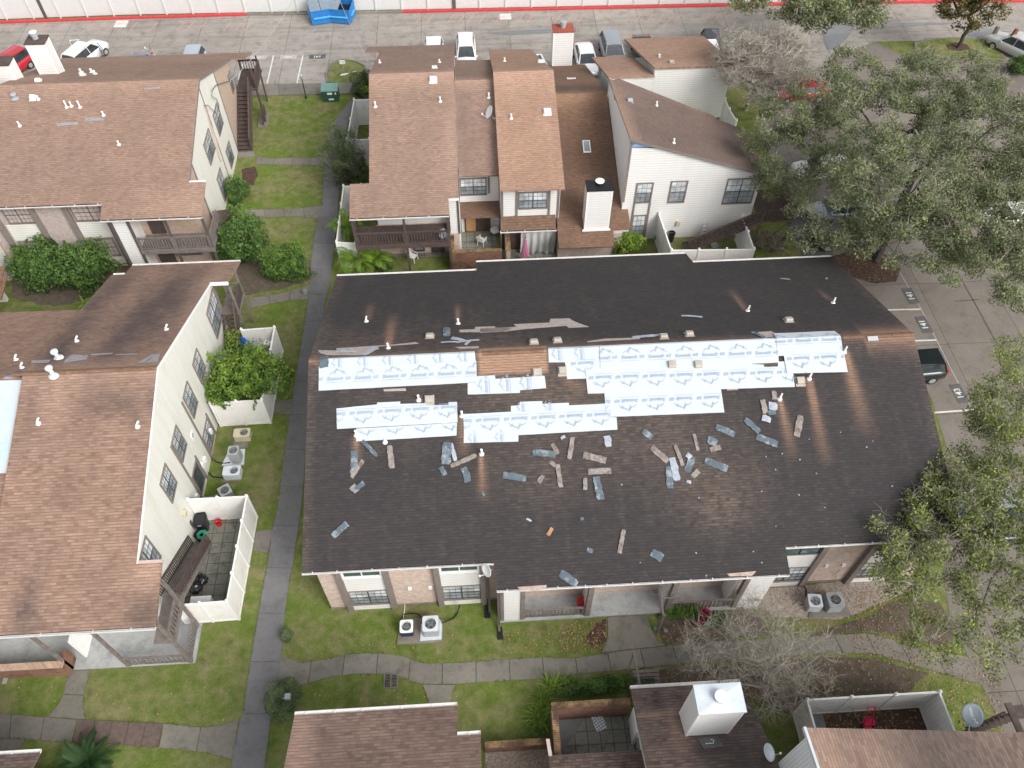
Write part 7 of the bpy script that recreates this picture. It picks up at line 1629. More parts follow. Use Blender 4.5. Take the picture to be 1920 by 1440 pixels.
# ================================================================ LOOSE SHINGLES ON THE MAIN ROOF
MAT['sh_grey'] = M('shingle_back_grey', (.095, .125, .145), .85, var=.25, scale=3, dirt=((.33, .36, .40), 2.6, .5, .9)); MAT['sh_tan'] = M('shingle_tan_strip', (.27, .24, .22), .9, var=.3, scale=5, dirt=((.12, .085, .065), 3.2, .46, .8)); MAT['sh_pale'] = M('shingle_pale', (.34, .37, .42), .85, var=.3, scale=5); MAT['sh_orange'] = M('shingle_orange', (.38, .21, .12), .9, var=.2)
def z5(u, v): return (560 + u / 3.84, 780 + v / 3.84)
def z6(u, v): return (980 + u / 3.84, 780 + v / 3.84)
def z7(u, v): return (1240 + u / 4.8, 580 + v / 4.8)
def z8(u, v): return (560 + u / 4.8, 580 + v / 4.8)
LS = [  # two ends of the strip in the photo, width in metres, kind
 (z5(400,255), z5(400,412), .36, 'grey'), (z5(380,445), z5(465,320), .22, 'tan'), (z5(458,180), z5(565,292), .2, 'grey'), (z5(655,215), z5(672,378), .30, 'tan'), (z5(1070,190), z5(1060,350), .5, 'grey'), (z5(1095,200), z5(1130,325), .22, 'pale'),
 (z5(1022,370), z5(1056,425), .26, 'grey'), (z5(1095,365), z5(1280,285), .24, 'tan'), (z5(1190,372), z5(1222,475), .36, 'grey'), (z5(375,535), z5(415,500), .26, 'tan'), (z5(395,550), z5(472,483), .26, 'grey'), (z5(245,870), z5(350,775), .32, 'grey'),
 (z5(1470,427), z5(1638,452), .36, 'grey'), (z5(1725,480), z5(1762,432), .24, 'tan'), (z5(1685,262), z5(1850,280), .33, 'grey'), (z5(1822,205), z5(1868,275), .22, 'tan'), (z5(1808,330), z5(1850,360), .22, 'tan'), (z5(1862,350), z5(1888,515), .24, 'tan'),
 (z5(1322,550), z5(1338,578), .14, 'grey'), (z5(1640,742), z5(1675,758), .1, 'pale'), (z5(1795,862), z5(1825,808), .18, 'orange'), (z6(275,165), z6(305,148), .16, 'pale'), (z6(360,155), z6(335,312), .24, 'tan'), (z6(435,285), z6(600,325), .36, 'tan'),
 (z6(472,402), z6(637,396), .30, 'tan'), (z6(605,145), z6(622,222), .36, 'pale'), (z6(450,448), z6(450,535), .22, 'tan'), (z6(527,440), z6(562,605), .38, 'grey'), (z6(865,110), z6(930,155), .36, 'grey'), (z6(925,228), z6(1045,330), .33, 'tan'),
 (z6(1075,300), z6(1112,465), .36, 'pale'), (z6(1052,362), z6(1062,522), .36, 'grey'), (z6(1095,210), z6(1152,360), .20, 'tan'), (z6(1178,280), z6(1212,305), .26, 'pale'), (z6(1222,290), z6(1185,400), .36, 'grey'), (z6(1222,440), z6(1265,395), .26, 'tan'),
 (z6(1232,130), z6(1262,250), .16, 'tan'), (z6(1330,175), z6(1400,200), .40, 'grey'), (z6(1350,250), z6(1425,225), .28, 'tan'), (z6(1312,320), z6(1475,385), .38, 'grey'), (z6(1180,470), z6(1212,485), .16, 'pale'), (z6(1392,78), z6(1525,138), .34, 'grey'),
 (z6(1598,28), z6(1705,118), .32, 'grey'), (z6(1682,150), z6(1835,208), .36, 'grey'), (z6(1722,15), z6(1785,35), .36, 'pale'), (z7(908,815), z7(940,940), .32, 'tan'), (z7(965,870), z7(1045,880), .42, 'pale'), (z7(960,935), z7(1030,925), .3, 'grey'),
 (z7(1010,735), z7(1020,812), .28, 'tan'), (z7(1255,960), z7(1215,1145), .36, 'tan'), (z6(728,820), z6(697,990), .22, 'tan'), (z6(928,980), z6(1005,1030), .42, 'grey'), (z6(268,1135), z6(392,1215), .40, 'grey'), (z6(415,745), z6(440,742), .14, 'grey'), (z6(462,965), z6(505,978), .22, 'grey'),
 (z8(1335,165), z8(1330,245), .42, 'grey'), (z8(1375,260), z8(1500,290), .30, 'pale'), (z8(1420,300), z8(1625,275), .16, 'pale'), (z8(1280,300), z8(1440,295), .14, 'pale'), (z8(1500,325), z8(1540,290), .18, 'pale'), (z7(178,60), z7(370,72), .18, 'pale'),
 (z7(812,205), z7(965,275), .24, 'grey'), (z8(585,410), z8(710,345), .34, 'pale'), (z8(330,385), z8(515,380), .28, 'pale'), (z8(232,425), z8(232,548), .48, 'grey'), (z7(1470,-275), z7(1490,-270), .3, 'tan'), ((1462,523), (1482,525), .2, 'tan'), ((1185,634), (1238,629), .26, 'pale')]
words = {'grey': 'blue-grey', 'tan': 'tan-edged', 'pale': 'pale', 'orange': 'orange-brown'}
LS = [q_ for q_ in LS if 560 < q_[0][0] < 1700 and 500 < q_[0][1] < 1110]
cnt = {}
order = sorted(range(len(LS)), key=lambda i: LS[i][0][0] + LS[i][1][0])
ords = ['first', 'second', 'third'] + ['%dth' % i for i in range(4, 20)] + ['20th', '21st', '22nd', '23rd'] + ['%dth' % i for i in range(24, 40)]
rank = {}
tot = {}
for i in order: k = LS[i][3]; tot[k] = tot.get(k, 0) + 1; rank[i] = tot[k]
for i, (a, b_, w, k) in enumerate(LS):
    A, Bq = rp(*a), rp(*b_); d = Vector((Bq.x - A.x, Bq.y - A.y, 0)); L = d.length; d.normalize(); nn = Vector((-d.y, d.x, 0)); rnd = random.Random(i)
    nl = max(3, int(L / .11)); up = []; lo = []
    for j in range(nl + 1):
        s = j / nl; p = A.lerp(Bq, s); rg = .55 if j in (0, nl) else .8; e0_ = w / 2 * rnd.uniform(rg, 1.08); e1q = w / 2 * rnd.uniform(rg, 1.1)
        up.append((p.x + nn.x * e0_, p.y + nn.y * e0_)); lo.append((p.x - nn.x * e1q, p.y - nn.y * e1q))
    lift = rnd.uniform(.025, .05) + (.07 if A.y < 27.6 and A.y > 22 and A.y > 0 and a[1] < 700 else 0); mb = MB(); vs = []
    for j in range(nl + 1):
        bend = .05 * math.sin(math.pi * j / nl + rnd.uniform(0, .2)); 
        for (x, y) in (up[j], lo[j]): vs.append((x, y, hM(x, y) + lift + bend * .6))
    n_ = len(vs); fs = [(2 * j, 2 * j + 1, 2 * j + 3, 2 * j + 2) for j in range(nl)]
    mb.add(vs + [(x, y, z - .016) for x, y, z in vs], fs + [tuple(n_ + q_ for q_ in f)[::-1] for f in fs] + [(2 * j, 2 * j + 2, n_ + 2 * j + 2, n_ + 2 * j) for j in range(nl)] + [(2 * j + 1, n_ + 2 * j + 1, n_ + 2 * j + 3, 2 * j + 3) for j in range(nl)] + [(0, n_, n_ + 1, 1), (n_ - 2, n_ - 1, 2 * n_ - 1, 2 * n_ - 2)])
    pos = 'on the front slope' if A.y < YR else 'on the back slope'
    size = 'long' if L > .9 else ('short' if L > .45 else 'tiny')
    o = build('loose_shingle', mb, MAT['sh_' + k]); tag(o, '%s %s loose shingle, %s %s one from the left on the roof' % (size, words[k], ords[rank[i] - 1], words[k].replace('small ', '')), 'shingle', 'loose shingles scattered on the dark roof')
# tiny white specks scattered on the roof and lawns: uncountable litter
mb = MB(); rnd = random.Random(5)
spk = [z6(713,497), z6(1092,665), z6(1268,592), z6(1120,920), z6(1248,988), z6(1357,855), z6(1660,978), z6(1702,1058), z6(1720,1058), z6(1853,1088), z6(847,1058), z6(758,608), z6(1750,296), z6(1868,272), z6(1820,388), z6(1780,508), z6(1718,545), z6(1504,570), z6(1320,1152), z7(1330,1172), z7(1900,1190), z7(1848,1243), z7(1610,1110), z7(1780,390), z7(940,1328), z7(1088,1302), z7(1245,1356), z7(1155,842)]
spk += [(1420 + u / 3.13, 540 + v / 3.13) for u, v in ((303,890),(675,900),(640,936),(248,1010),(145,975),(105,1070),(345,1090),(633,1135),(790,1165),(645,1200),(243,1216),(372,1285),(395,1290),(555,1420),(108,1400),(73,1165),(25,1195),(485,848))]
for px in spk[::2]:
    p = rp(*px); a = rnd.random() * 3; s = rnd.uniform(.018, .03); dx, dy = Vector((math.cos(a), math.sin(a), 0)) * s * 1.5, Vector((-math.sin(a), math.cos(a), 0)) * s; z = Vector((0, 0, .05)); mb.slab([p - dx - dy + z, p + dx - dy + z, p + dx + dy + z, p - dx + dy + z], (0, 0, -.03))
tag(build('roof_litter', mb, MAT['sh_pale']), 'tiny white specks of litter scattered over the dark roof', 'litter', kind='stuff')
# ================================================================ TREES AND PLANTS
def leafmesh(name, cen, size, mat, parent, tint, up=.35, aspect=.55, local=False, seed=0, fold=True):
    """many small leaf blades, numpy built; cen (n,3), size (n,), tint (n,)"""
    r = np.random.RandomState(seed); n = len(cen); nrm = r.normal(size=(n, 3)); nrm[:, 2] = np.abs(nrm[:, 2]) + up; nrm /= np.linalg.norm(nrm, axis=1)[:, None]
    a = np.cross(nrm, r.normal(size=(n, 3))); a /= np.linalg.norm(a, axis=1)[:, None] + 1e-9; b = np.cross(nrm, a); s = size[:, None]
    a = a * s; b = b * s * aspect
    v = np.stack([cen - a, cen - b + nrm * s * .12, cen + a, cen + b + nrm * s * .12], axis=1).reshape(-1, 3)
    f = np.arange(4 * n).reshape(-1, 4)
    me = bpy.data.meshes.new(name); me.vertices.add(4 * n); me.vertices.foreach_set('co', v.astype(np.float32).ravel())
    me.loops.add(4 * n); me.loops.foreach_set('vertex_index', f.ravel()); me.polygons.add(n); me.polygons.foreach_set('loop_start', np.arange(0, 4 * n, 4)); me.polygons.foreach_set('loop_total', np.full(n, 4))
    me.materials.append(mat); at_ = me.attributes.new('tint', 'FLOAT_COLOR', 'POINT'); c = np.zeros((4 * n, 4), np.float32); c[:, 0] = np.repeat(np.clip(tint, 0, 1), 4); c[:, 3] = 1; at_.data.foreach_set('color', c.ravel())
    me.update(calc_edges=True); me.validate(); o = bpy.data.objects.new(name, me); COL.objects.link(o)
    if parent is not None:
        o.parent = parent
        if not local: o.location = -wloc(parent)
    return o
def ell_points(lobes, n, r, shell=.35):
    vol = np.array([l[3] * l[4] * l[5] for l in lobes]); pr = vol / vol.sum(); k = r.choice(len(lobes), n, p=pr)
    d = r.normal(size=(n, 3)); d /= np.linalg.norm(d, axis=1)[:, None]; rad = r.uniform(shell, 1, n) ** .6
    L = np.array(lobes); return L[k, :3] + d * rad[:, None] * L[k, 3:6]
def skeleton(root, fork, lobes, n, r, droop=0.0, jit=.25):
    """grow a branching skeleton from trunk to random points in the crown"""
    nodes = [np.array(root, float)]; par = [-1]; base = np.array(root, float); F_ = np.array(fork, float); m = 5
    for i in range(1, m + 1):
        t = i / m; p = base * (1 - t) + F_ * t; p[:2] += r.normal(size=2) * .05; nodes.append(p); par.append(len(nodes) - 2)
    plen = [0.0]
    for i in range(1, len(nodes)): plen.append(plen[-1] + np.linalg.norm(nodes[i] - nodes[i - 1]))
    pts = ell_points(lobes, n, r); order = np.argsort(np.linalg.norm(pts - F_, axis=1)); A = np.array(nodes); PL = np.array(plen); first = m - 1
    for i in order:
        p = pts[i]; D = np.linalg.norm(A - p, axis=1); cost = D + .28 * PL + np.where(np.arange(len(A)) < first, 50, 0)
        j = int(np.argmin(cost)); d = D[j]; steps = max(1, int(d / .9)); prev = j; q0 = A[j].copy()
        for s in range(1, steps + 1):
            t = s / steps; q = q0 * (1 - t) + p * t
            if s < steps: q = q + r.normal(size=3) * jit * .35; q[2] += .12 * d * math.sin(math.pi * t) * .5
            nodes.append(q); par.append(prev); PL = np.append(PL, PL[prev] + d / steps); prev = len(nodes) - 1; A = np.vstack([A, q])
    return np.array(nodes), par
def tubes(mb, P_, par, tip=.012, power=.46, rmax=9, minr=0):
    n = len(P_); cnt = np.zeros(n); ch = [[] for _ in range(n)]
    for i in range(n - 1, 0, -1):
        if not ch[i]: cnt[i] = max(cnt[i], 1)
        cnt[par[i]] += cnt[i]; ch[par[i]].append(i)
    rad = np.minimum(tip * np.maximum(cnt, 1) ** power, rmax)
    for i in range(1, n):
        a, b_ = P_[par[i]], P_[i]
        if np.linalg.norm(a - b_) < 1e-4: continue
        ra, rb = (min(rad[par[i]], rad[i] * 1.35)), rad[i]
        k = 8 if ra > .12 else (5 if ra > .04 else 3); mb.tube([a, b_], [ra, rb], k, cap=False)
    return rad, ch
def twigs(mb, P_, tips, r, n=5, L=.6, rr=.008, spread=.8, curl=.25, up=.4):
    for i in tips:
        for _ in range(n):
            d = r.normal(size=3); d[2] = abs(d[2]) * up + .05; d /= np.linalg.norm(d); p = P_[i]; l = L * r.uniform(.5, 1.2)
            q = p + d * l * .5 + r.normal(size=3) * curl * .15; e = q + d * l * .5 + r.normal(size=3) * curl * .4
            mb.tube([p, q, e], [rr, rr * .8, rr * .4], 3, cap=False)
            if r.uniform() < .7:
                d2 = d + r.normal(size=3) * .7; mb.tube([q, q + d2 / np.linalg.norm(d2) * l * .45], [rr * .7, rr * .35], 3, cap=False)
def tree(label, root, fork, lobes, nn, leafmat=None, ln=60, ls=.10, lr=.55, tip=.012, bark='bark', twn=0, twL=.6, twr=.008, twmat='twig', seed=1, name='tree', cat='tree', power=.46, flat=.6, aspect=.55, group=None, thin=0.0, density=None, rmax=9, holes=(), twtop=0):
    r = np.random.RandomState(seed); t = thing(name, label, cat, (root[0], root[1], 0), group=group)
    P_, par = skeleton(root, fork, lobes, nn, r)
    mb = MB(); rad, ch = tubes(mb, P_, par, tip, power, rmax); build('trunk', mb, MAT[bark], t, fix=False)
    tips = [i for i in range(6, len(P_)) if not ch[i]]; near = [i for i in range(6, len(P_)) if rad[i] < tip * 3.2]
    if twn: mb = MB(); twigs(mb, P_, near, r, twn, twL, twr); build('twigs', mb, MAT[twmat], t, fix=False)
    if twtop:
        mb = MB(); tp = [i for i in tips if r.uniform() < .75]; twigs(mb, P_ + np.array([0, 0, lr * .25]), tp, r, twtop, twL * 1.25, twr * 1.15, up=1.1, curl=.5); build('bare_twigs', mb, MAT[twmat], t, fix=False)
    if leafmat:
        src = [i for i in near if r.uniform() > thin]; k = len(src); c = np.repeat(P_[src], ln, axis=0); off = r.normal(size=c.shape); off /= np.linalg.norm(off, axis=1)[:, None]; off *= (r.uniform(0, 1, len(c)) ** .45)[:, None] * lr; off[:, 2] *= flat
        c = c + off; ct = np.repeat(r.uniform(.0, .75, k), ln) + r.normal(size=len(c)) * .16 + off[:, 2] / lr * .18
        for (hx, hy, hz, hr) in holes:
            m = np.linalg.norm(c - np.array([hx, hy, hz]), axis=1) > hr; c, ct = c[m], ct[m]
        leafmesh('crown', c, r.uniform(.7, 1.3, len(c)) * ls, leafmat, t, ct, seed=seed, aspect=aspect)
    return t
def lobe(x, y, z, rx, rz, ry=None): p = at(x, y, z); return (p.x, p.y, z, rx, ry or rx, rz)
LM = {'oak': leafm('oak_leaf', (.075, .095, .04), (.33, .37, .18), trans=.32), 'oak2': leafm('young_oak_leaf', (.08, .11, .025), (.36, .41, .12)), 'dark': leafm('dark_leaf', (.022, .055, .014), (.15, .26, .06)), 'mid': leafm('mid_leaf', (.03, .075, .016), (.20, .33, .06)),
      'lime': leafm('lime_leaf', (.06, .12, .015), (.28, .40, .06)), 'citrus': leafm('citrus_leaf', (.025, .08, .012), (.24, .36, .06)), 'olive': leafm('olive_leaf', (.035, .055, .022), (.15, .20, .085)), 'bush': leafm('clipped_leaf', (.05, .085, .035), (.24, .31, .15)),
      'red': leafm('magenta_leaf', (.12, .01, .035), (.45, .04, .12)), 'palm': leafm('palm_leaf', (.05, .12, .012), (.26, .40, .05)), 'cycad': leafm('cycad_leaf', (.008, .03, .010), (.05, .11, .03)), 'brown': leafm('autumn_leaf', (.05, .06, .02), (.26, .20, .07)), 'dry': leafm('dead_leaf', (.12, .06, .03), (.42, .28, .15), trans=0)}
# big oak over the parking lot
b0 = at(1640, 492, 0); fk = at(1712, 330, 4.2)
lob = [lobe(1480, 290, 7, 3.6, 2.0), lobe(1560, 400, 6.6, 3.2, 1.8), lobe(1620, 210, 8.5, 4.8, 2.2), lobe(1500, 215, 7.5, 3.0, 1.7), lobe(1690, 330, 9.5, 5.0, 2.6), lobe(1760, 160, 8.5, 4.4, 2.0), lobe(1860, 250, 9, 5.2, 2.4), lobe(1850, 420, 8.4, 4.4, 2.2), lobe(1700, 440, 7.2, 3.2, 1.8), lobe(1935, 380, 8.4, 4.4, 2.2), lobe(1810, 500, 6.8, 2.2, 1.5), lobe(1920, 500, 6.6, 3.2, 1.6), lobe(1450, 330, 6, 1.8, 1.2), lobe(1600, 130, 8, 2.4, 1.3)]
h1_ = at(1712, 290, 8.5); h2_ = at(1555, 312, 6.5); h3_ = at(1800, 510, 6); h4_ = at(1575, 392, 6); h5_ = at(1790, 400, 8)
tree('huge spreading evergreen oak with pale twigs over the right parking lot', b0, fk, lob, 1000, LM['oak'], ln=165, ls=.078, lr=.72, tip=.016, bark='bark_dark', twn=5, twL=.85, twr=.011, seed=3, power=.47, name='oak_tree', twtop=4, holes=[(*h1_, .9), (*h2_, .85), (*h4_, .9), (*h5_, .5), (*h3_, .6)])
# second oak lower right
b0 = at(1985, 1120, 0); fk = at(1960, 1060, 3.4)
lob = [lobe(1890, 720, 6.5, 1.9, 1.1), lobe(1880, 830, 6.8, 2.0, 1.2), lobe(1800, 940, 6.4, 2.0, 1.2), lobe(1880, 960, 7, 2.4, 1.4), lobe(1700, 1010, 6.0, 1.9, 1.0), lobe(1690, 1080, 5.6, 1.7, .9), lobe(1800, 1070, 6.2, 2.0, 1.1), lobe(1890, 1110, 6.4, 2.3, 1.2), lobe(1740, 1195, 5.2, 1.3, .8), lobe(1850, 1200, 5.6, 1.6, .9), lobe(1915, 1230, 5.6, 1.3, .8), lobe(1910, 660, 6.6, 1.4, .9), lobe(1870, 775, 6.6, 1.9, 1.0), lobe(1900, 885, 6.8, 2.0, 1.1), lobe(1790, 890, 6.2, 1.5, .9), lobe(1750, 960, 6.2, 1.5, .9), lobe(1880, 1040, 6.6, 2.0, 1.1)]
tree('yellow-green young oak with bare pale limbs over the lower right walk', b0, fk, lob, 540, LM['oak2'], ln=92, ls=.070, lr=.55, tip=.014, bark='bark', twn=5, twL=.7, twr=.010, seed=5, name='oak_tree', thin=.12, twtop=3)
# bare crape myrtle behind
p = at(1398, 208, 0)
t = tree('bare pale branched tree behind the rear white block', p, (p.x + .2, p.y + .1, 1.5), [lobe(1400, 120, 5.6, 2.6, 1.8), lobe(1460, 110, 5.8, 3.0, 1.9), lobe(1430, 160, 4.2, 2.4, 1.2), lobe(1380, 90, 5.6, 2.0, 1.4)], 520, None, tip=.022, bark='twig_tan', twn=9, twL=1.05, twr=.017, twmat='twig_tan', seed=8, name='bare_tree', rmax=.14)
# bare tree in front of the porch
p = at(1428, 1275, 0)
tree('bare many-branched tree in the bed between porch and boxed chimney', p, (p.x, p.y + .1, .7), [lobe(1330, 1215, 3.2, 1.7, 1.1), lobe(1430, 1195, 3.8, 2.0, 1.2), lobe(1500, 1235, 3.4, 1.8, 1.1), lobe(1420, 1290, 3.2, 1.8, 1.0), lobe(1330, 1290, 2.6, 1.0, .8), lobe(1480, 1305, 2.6, 1.3, .9), lobe(1400, 1160, 3.2, 1.4, .9)], 330, None, tip=.012, bark='twig', twn=7, twL=.75, twr=.0085, seed=12, name='bare_tree', rmax=.09)
# trees at the top
p = at(1512, 75, 0)
tree('oak crown hanging over the lane from the top edge, left of the puddle', (p.x, p.y + 3, 0), (p.x - .5, p.y + 4, 4), [lobe(1440, 0, 6, 2.6, 1.2), lobe(1530, 15, 5.6, 3.2, 1.3), lobe(1620, 15, 5.4, 3.0, 1.2), lobe(1400, 2, 6, 2, .9), lobe(1560, -30, 7, 5, 1.8), lobe(1600, 50, 4.4, 1.2, .7)], 210, LM['oak'], ln=80, ls=.12, lr=.8, tip=.02, bark='bark_dark', twn=2, twL=.8, twr=.012, seed=21, name='oak_tree')
p = at(1794, 92, 0)
tree('small dark-trunked tree standing in a mulch ring on the grass island', p, (p.x + .5, p.y + .3, 3.1), [lobe(1790, 15, 4.6, 1.6, 1.0), lobe(1840, 20, 4.8, 1.5, 1.0), lobe(1815, 40, 3.6, 1.2, .7), lobe(1875, 20, 4.4, 1.2, .8), lobe(1830, -25, 6.2, 2.8, 1.4)], 120, LM['brown'], ln=60, ls=.12, lr=.6, tip=.028, bark='bark_dark', seed=23, rmax=.28)
bed('mulch_ring', [(1772, 86), (1790, 82), (1812, 86), (1818, 94), (1800, 98), (1778, 95)], MAT['mulch'], .13)
p = at(1712, 88, 0)
def shrub(label, c, rx, ry, h, lm, n, ls, z0=.1, name='shrub', cat='shrub', lumps=7, seed=1, twn=0, aspect=.55, up=.35, group=None, shell=.55, wob=.42):
    """rounded bush: stems plus leaves through lumpy volume"""
    rx *= 1.22; ry *= 1.22; h *= 1.12; n = int(n * 1.35)
    r = np.random.RandomState(seed); t = thing(name, label, cat, (c.x, c.y, 0), group=group); L = []
    for i in range(lumps):
        a = 2 * math.pi * i / lumps + r.uniform(-.4, .4); k = r.uniform(.25, .62); s = r.uniform(.42, .62); L.append((c.x + rx * k * math.cos(a), c.y + ry * k * math.sin(a), z0 + h * r.uniform(.35, .72), rx * s, ry * s, h * r.uniform(.28, .42)))
    L.append((c.x, c.y, z0 + h * .6, rx * .6, ry * .6, h * .42))
    mb = MB()
    for l in L: mb.tube([(c.x + r.normal() * .1, c.y + r.normal() * .1, 0), (l[0] * .6 + c.x * .4, l[1] * .6 + c.y * .4, l[2] * .6), (l[0], l[1], l[2] + l[5] * .4)], [.045, .03, .01], 5)
    build('stems', mb, MAT['bark'], t, fix=False)
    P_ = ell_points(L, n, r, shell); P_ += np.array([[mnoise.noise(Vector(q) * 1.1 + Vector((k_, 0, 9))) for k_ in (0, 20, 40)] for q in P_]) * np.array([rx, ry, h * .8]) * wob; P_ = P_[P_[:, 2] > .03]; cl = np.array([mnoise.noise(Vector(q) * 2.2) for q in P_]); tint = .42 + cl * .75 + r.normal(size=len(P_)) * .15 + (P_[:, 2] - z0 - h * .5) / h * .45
    leafmesh('foliage', P_, r.uniform(.7, 1.3, len(P_)) * ls, lm, t, tint, seed=seed, aspect=aspect, up=up)
    if twn:
        mb = MB(); k = r.choice(len(P_), twn)
        for i in k: q_ = P_[i]; mb.tube([(c.x, c.y, .02), (c.x * .4 + q_[0] * .6, c.y * .4 + q_[1] * .6, q_[2] * .55), tuple(q_)], [.02, .012, .006], 3, cap=False)
        twigs(mb, P_, k, r, 2, .5, .008); build('twigs', mb, MAT['twig'], t, fix=False)
    return t
g0 = lambda x, y: at(x, y, 0)
def cz(x, y, z): p = at(x, y, z); return Vector((p.x, p.y, 0))
shrub('dense dark green shrub in front of the brick bays, left one', cz(75, 500, 1.6), 1.9, 1.5, 2.7, LM['dark'], 9000, .085, seed=31)
shrub('dense dark green shrub in front of the brick bays, right one', cz(155, 508, 1.5), 2.0, 1.5, 2.7, LM['dark'], 9500, .085, seed=32)
shrub('tall thin shrub reaching the white panel between the top left windows', cz(80, 455, 2.6), .9, .4, 1.6, LM['dark'], 900, .09, z0=1.5, seed=33)
shrub('large round dark shrub by the corner of the top left balcony', cz(455, 450, 1.8), 1.75, 1.7, 3.1, LM['dark'], 12000, .075, seed=34)
shrub('light green round shrub beside the main path', cz(537, 490, 1.2), 1.45, 1.25, 2.1, LM['mid'], 9000, .06, seed=35)
shrub('low dark ground cover below the light green round shrub', g0(535, 522), 1.7, .6, .5, LM['dark'], 2600, .05, seed=36, name='ground_cover')
shrub('low dark shrub against the top left gable wall', cz(448, 362, .6), .9, 1.3, 1.2, LM['dark'], 3200, .06, seed=37)
bed('leaf_litter', [(452, 318), (478, 312), (484, 330), (476, 348), (455, 345)], MAT['mulch'], .03)
shrub('leafy citrus tree filling the white fenced yard', cz(462, 703, 2.5), 1.95, 1.85, 2.3, LM['citrus'], 15000, .085, z0=1.2, seed=38, name='citrus_tree', cat='tree', lumps=9)
shrub('thin pale sapling growing through the rear stairs above the citrus tree', cz(440, 640, 1.8), .5, .5, 1.5, LM['lime'], 260, .08, z0=1.0, seed=39)
shrub('tall wispy grey-green bush beside the path by the left townhouse', cz(645, 300, 2.2), 1.35, 2.0, 3.6, LM['olive'], 12000, .085, seed=40, aspect=.2, up=.9, twn=160, lumps=9)
shrub('dark bush at the end of the path behind the green cabinet', cz(680, 163, .8), 1.0, 1.0, 1.5, LM['olive'], 3500, .07, seed=41)
shrub('small bright yellow-green plant in the bush behind the green cabinet', cz(683, 172, 1.0), .45, .3, .8, LM['lime'], 320, .09, z0=.6, seed=42)
shrub('light green leafy shrub at the left foot of the sloping gable wall', cz(1176, 458, .9), 1.15, .75, 1.7, LM['lime'], 4200, .07, seed=43)
shrub('thin brownish half-bare shrub behind the stairs right of the gable', cz(1450, 455, .8), 1.1, 1.1, 1.4, LM['brown'], 700, .06, seed=44, twn=230)
shrub('clipped round grey-green bush beside the near end of the main path', cz(530, 1312, .6), .80, .80, 1.2, LM['bush'], 15000, .032, z0=0, seed=45, lumps=14, shell=.8, wob=.04)
shrub('small low round shrub at the grass corner below the main building', g0(540, 1197), .36, .36, .5, LM['bush'], 2500, .03, seed=46, wob=.0)
shrub('row of dark shrubs above the near brick patio wall', g0(1120, 1292), 1.7, .42, .7, LM['dark'], 3800, .05, seed=47, lumps=8)
shrub('dark green clump at the right edge beside the diagonal silver vehicle', cz(1912, 122, .8), 1.0, .8, 1.3, LM['dark'], 2600, .07, seed=48)
shrub('low green border plants in front of the right porch railing', g0(1275, 1148), .9, .4, .35, LM['mid'], 2200, .06, seed=49, name='ground_cover')
shrub('low green ground cover right of the magenta plant', g0(1345, 1168), .8, .35, .3, LM['dark'], 1200, .05, seed=50, name='ground_cover')
shrub('small dark shrub beside the palms below the left balcony', g0(722, 505), .8, .5, .8, LM['dark'], 1800, .06, seed=51)
shrub('dark bush filling the gap beside the left townhouse wall', cz(678, 330, .8), .6, 1.3, 1.4, LM['dark'], 2500, .06, seed=52)
def blades(label, c, n, L, w, lm, droop=.6, name='strap_leaf_plant', cat='plant', rise=.8, seg=4, stem=0, seed=1, spread=.15, leaflets=0, part_='leaves', z=0, group=None, elev=(15, 75)):
    """rosette of arching blades; with leaflets>0 each blade is a feather-like frond"""
    r = random.Random(seed); t = thing(name, label, cat, (c.x, c.y, 0), group=group); vs = []; fs = []; tn = []
    if stem: mb = MB(); mb.tube([(0, 0, 0), (0, 0, stem * .5), (.05, 0, stem)], [w * 3, w * 2.4, w * 2], 9); build('stem', mb, MAT['bark'], t, local=True)
    for i in range(n):
        a = r.uniform(0, 2 * math.pi); e = math.radians(r.uniform(*elev)); l = L * r.uniform(.7, 1.1); d = Vector((math.cos(a) * math.cos(e), math.sin(a) * math.cos(e), math.sin(e))); p = Vector((r.uniform(-spread, spread), r.uniform(-spread, spread), stem + z)); side = Vector((-math.sin(a), math.cos(a), 0)); tv = r.uniform(.1, .9); pts = [p.copy()]
        for s in range(seg):
            d = (d + Vector((0, 0, -droop / seg * (.6 + s * .5)))).normalized(); p = p + d * l / seg; pts.append(p.copy())
        if not leaflets:
            o = len(vs)
            for s, q_ in enumerate(pts): ww = w * (1 - (s / seg) ** 2 * .92); vs += [q_ - side * ww, q_ + side * ww]; tn += [tv, tv]
            fs += [(o + 2 * s, o + 2 * s + 1, o + 2 * s + 3, o + 2 * s + 2) for s in range(seg)]
        else:
            for k in range(leaflets):
                u = .12 + .88 * k / leaflets * 1.0; s = min(seg - 1, int(u * seg)); f = u * seg - s; q_ = pts[s].lerp(pts[s + 1], f); dd = (pts[s + 1] - pts[s]).normalized(); ll = w * 9 * math.sin(math.pi * (u * .8 + .12)) + .02
                for sg in (-1, 1):
                    e_ = q_ + side * sg * ll * .8 + dd * ll * .55 + Vector((0, 0, -.15 * ll)); o = len(vs); nn = dd * .012 * (1 + w * 8); m_ = q_.lerp(e_, .5); vs += [q_ - nn * .5, m_ - nn, e_, m_ + nn]; tn += [tv] * 4; fs.append((o, o + 1, o + 2, o + 3))
            o = len(vs)
            for s, q_ in enumerate(pts): vs += [q_ - side * .012, q_ + side * .012]; tn += [.9, .9]
            fs += [(o + 2 * s, o + 2 * s + 1, o + 2 * s + 3, o + 2 * s + 2) for s in range(seg)]
    mb = MB(); mb.add(vs, fs); o = build(part_, mb, lm, t, local=True, fix=False); tinted(o, tn); return t
blades('dark green cycad rosette cut by the bottom edge of the photo', g0(172, 1432), 85, 1.55, .02, LM['cycad'], droop=.55, leaflets=34, stem=.35, name='cycad', seg=6, seed=61, elev=(5, 70), cat='palm', part_='fronds')
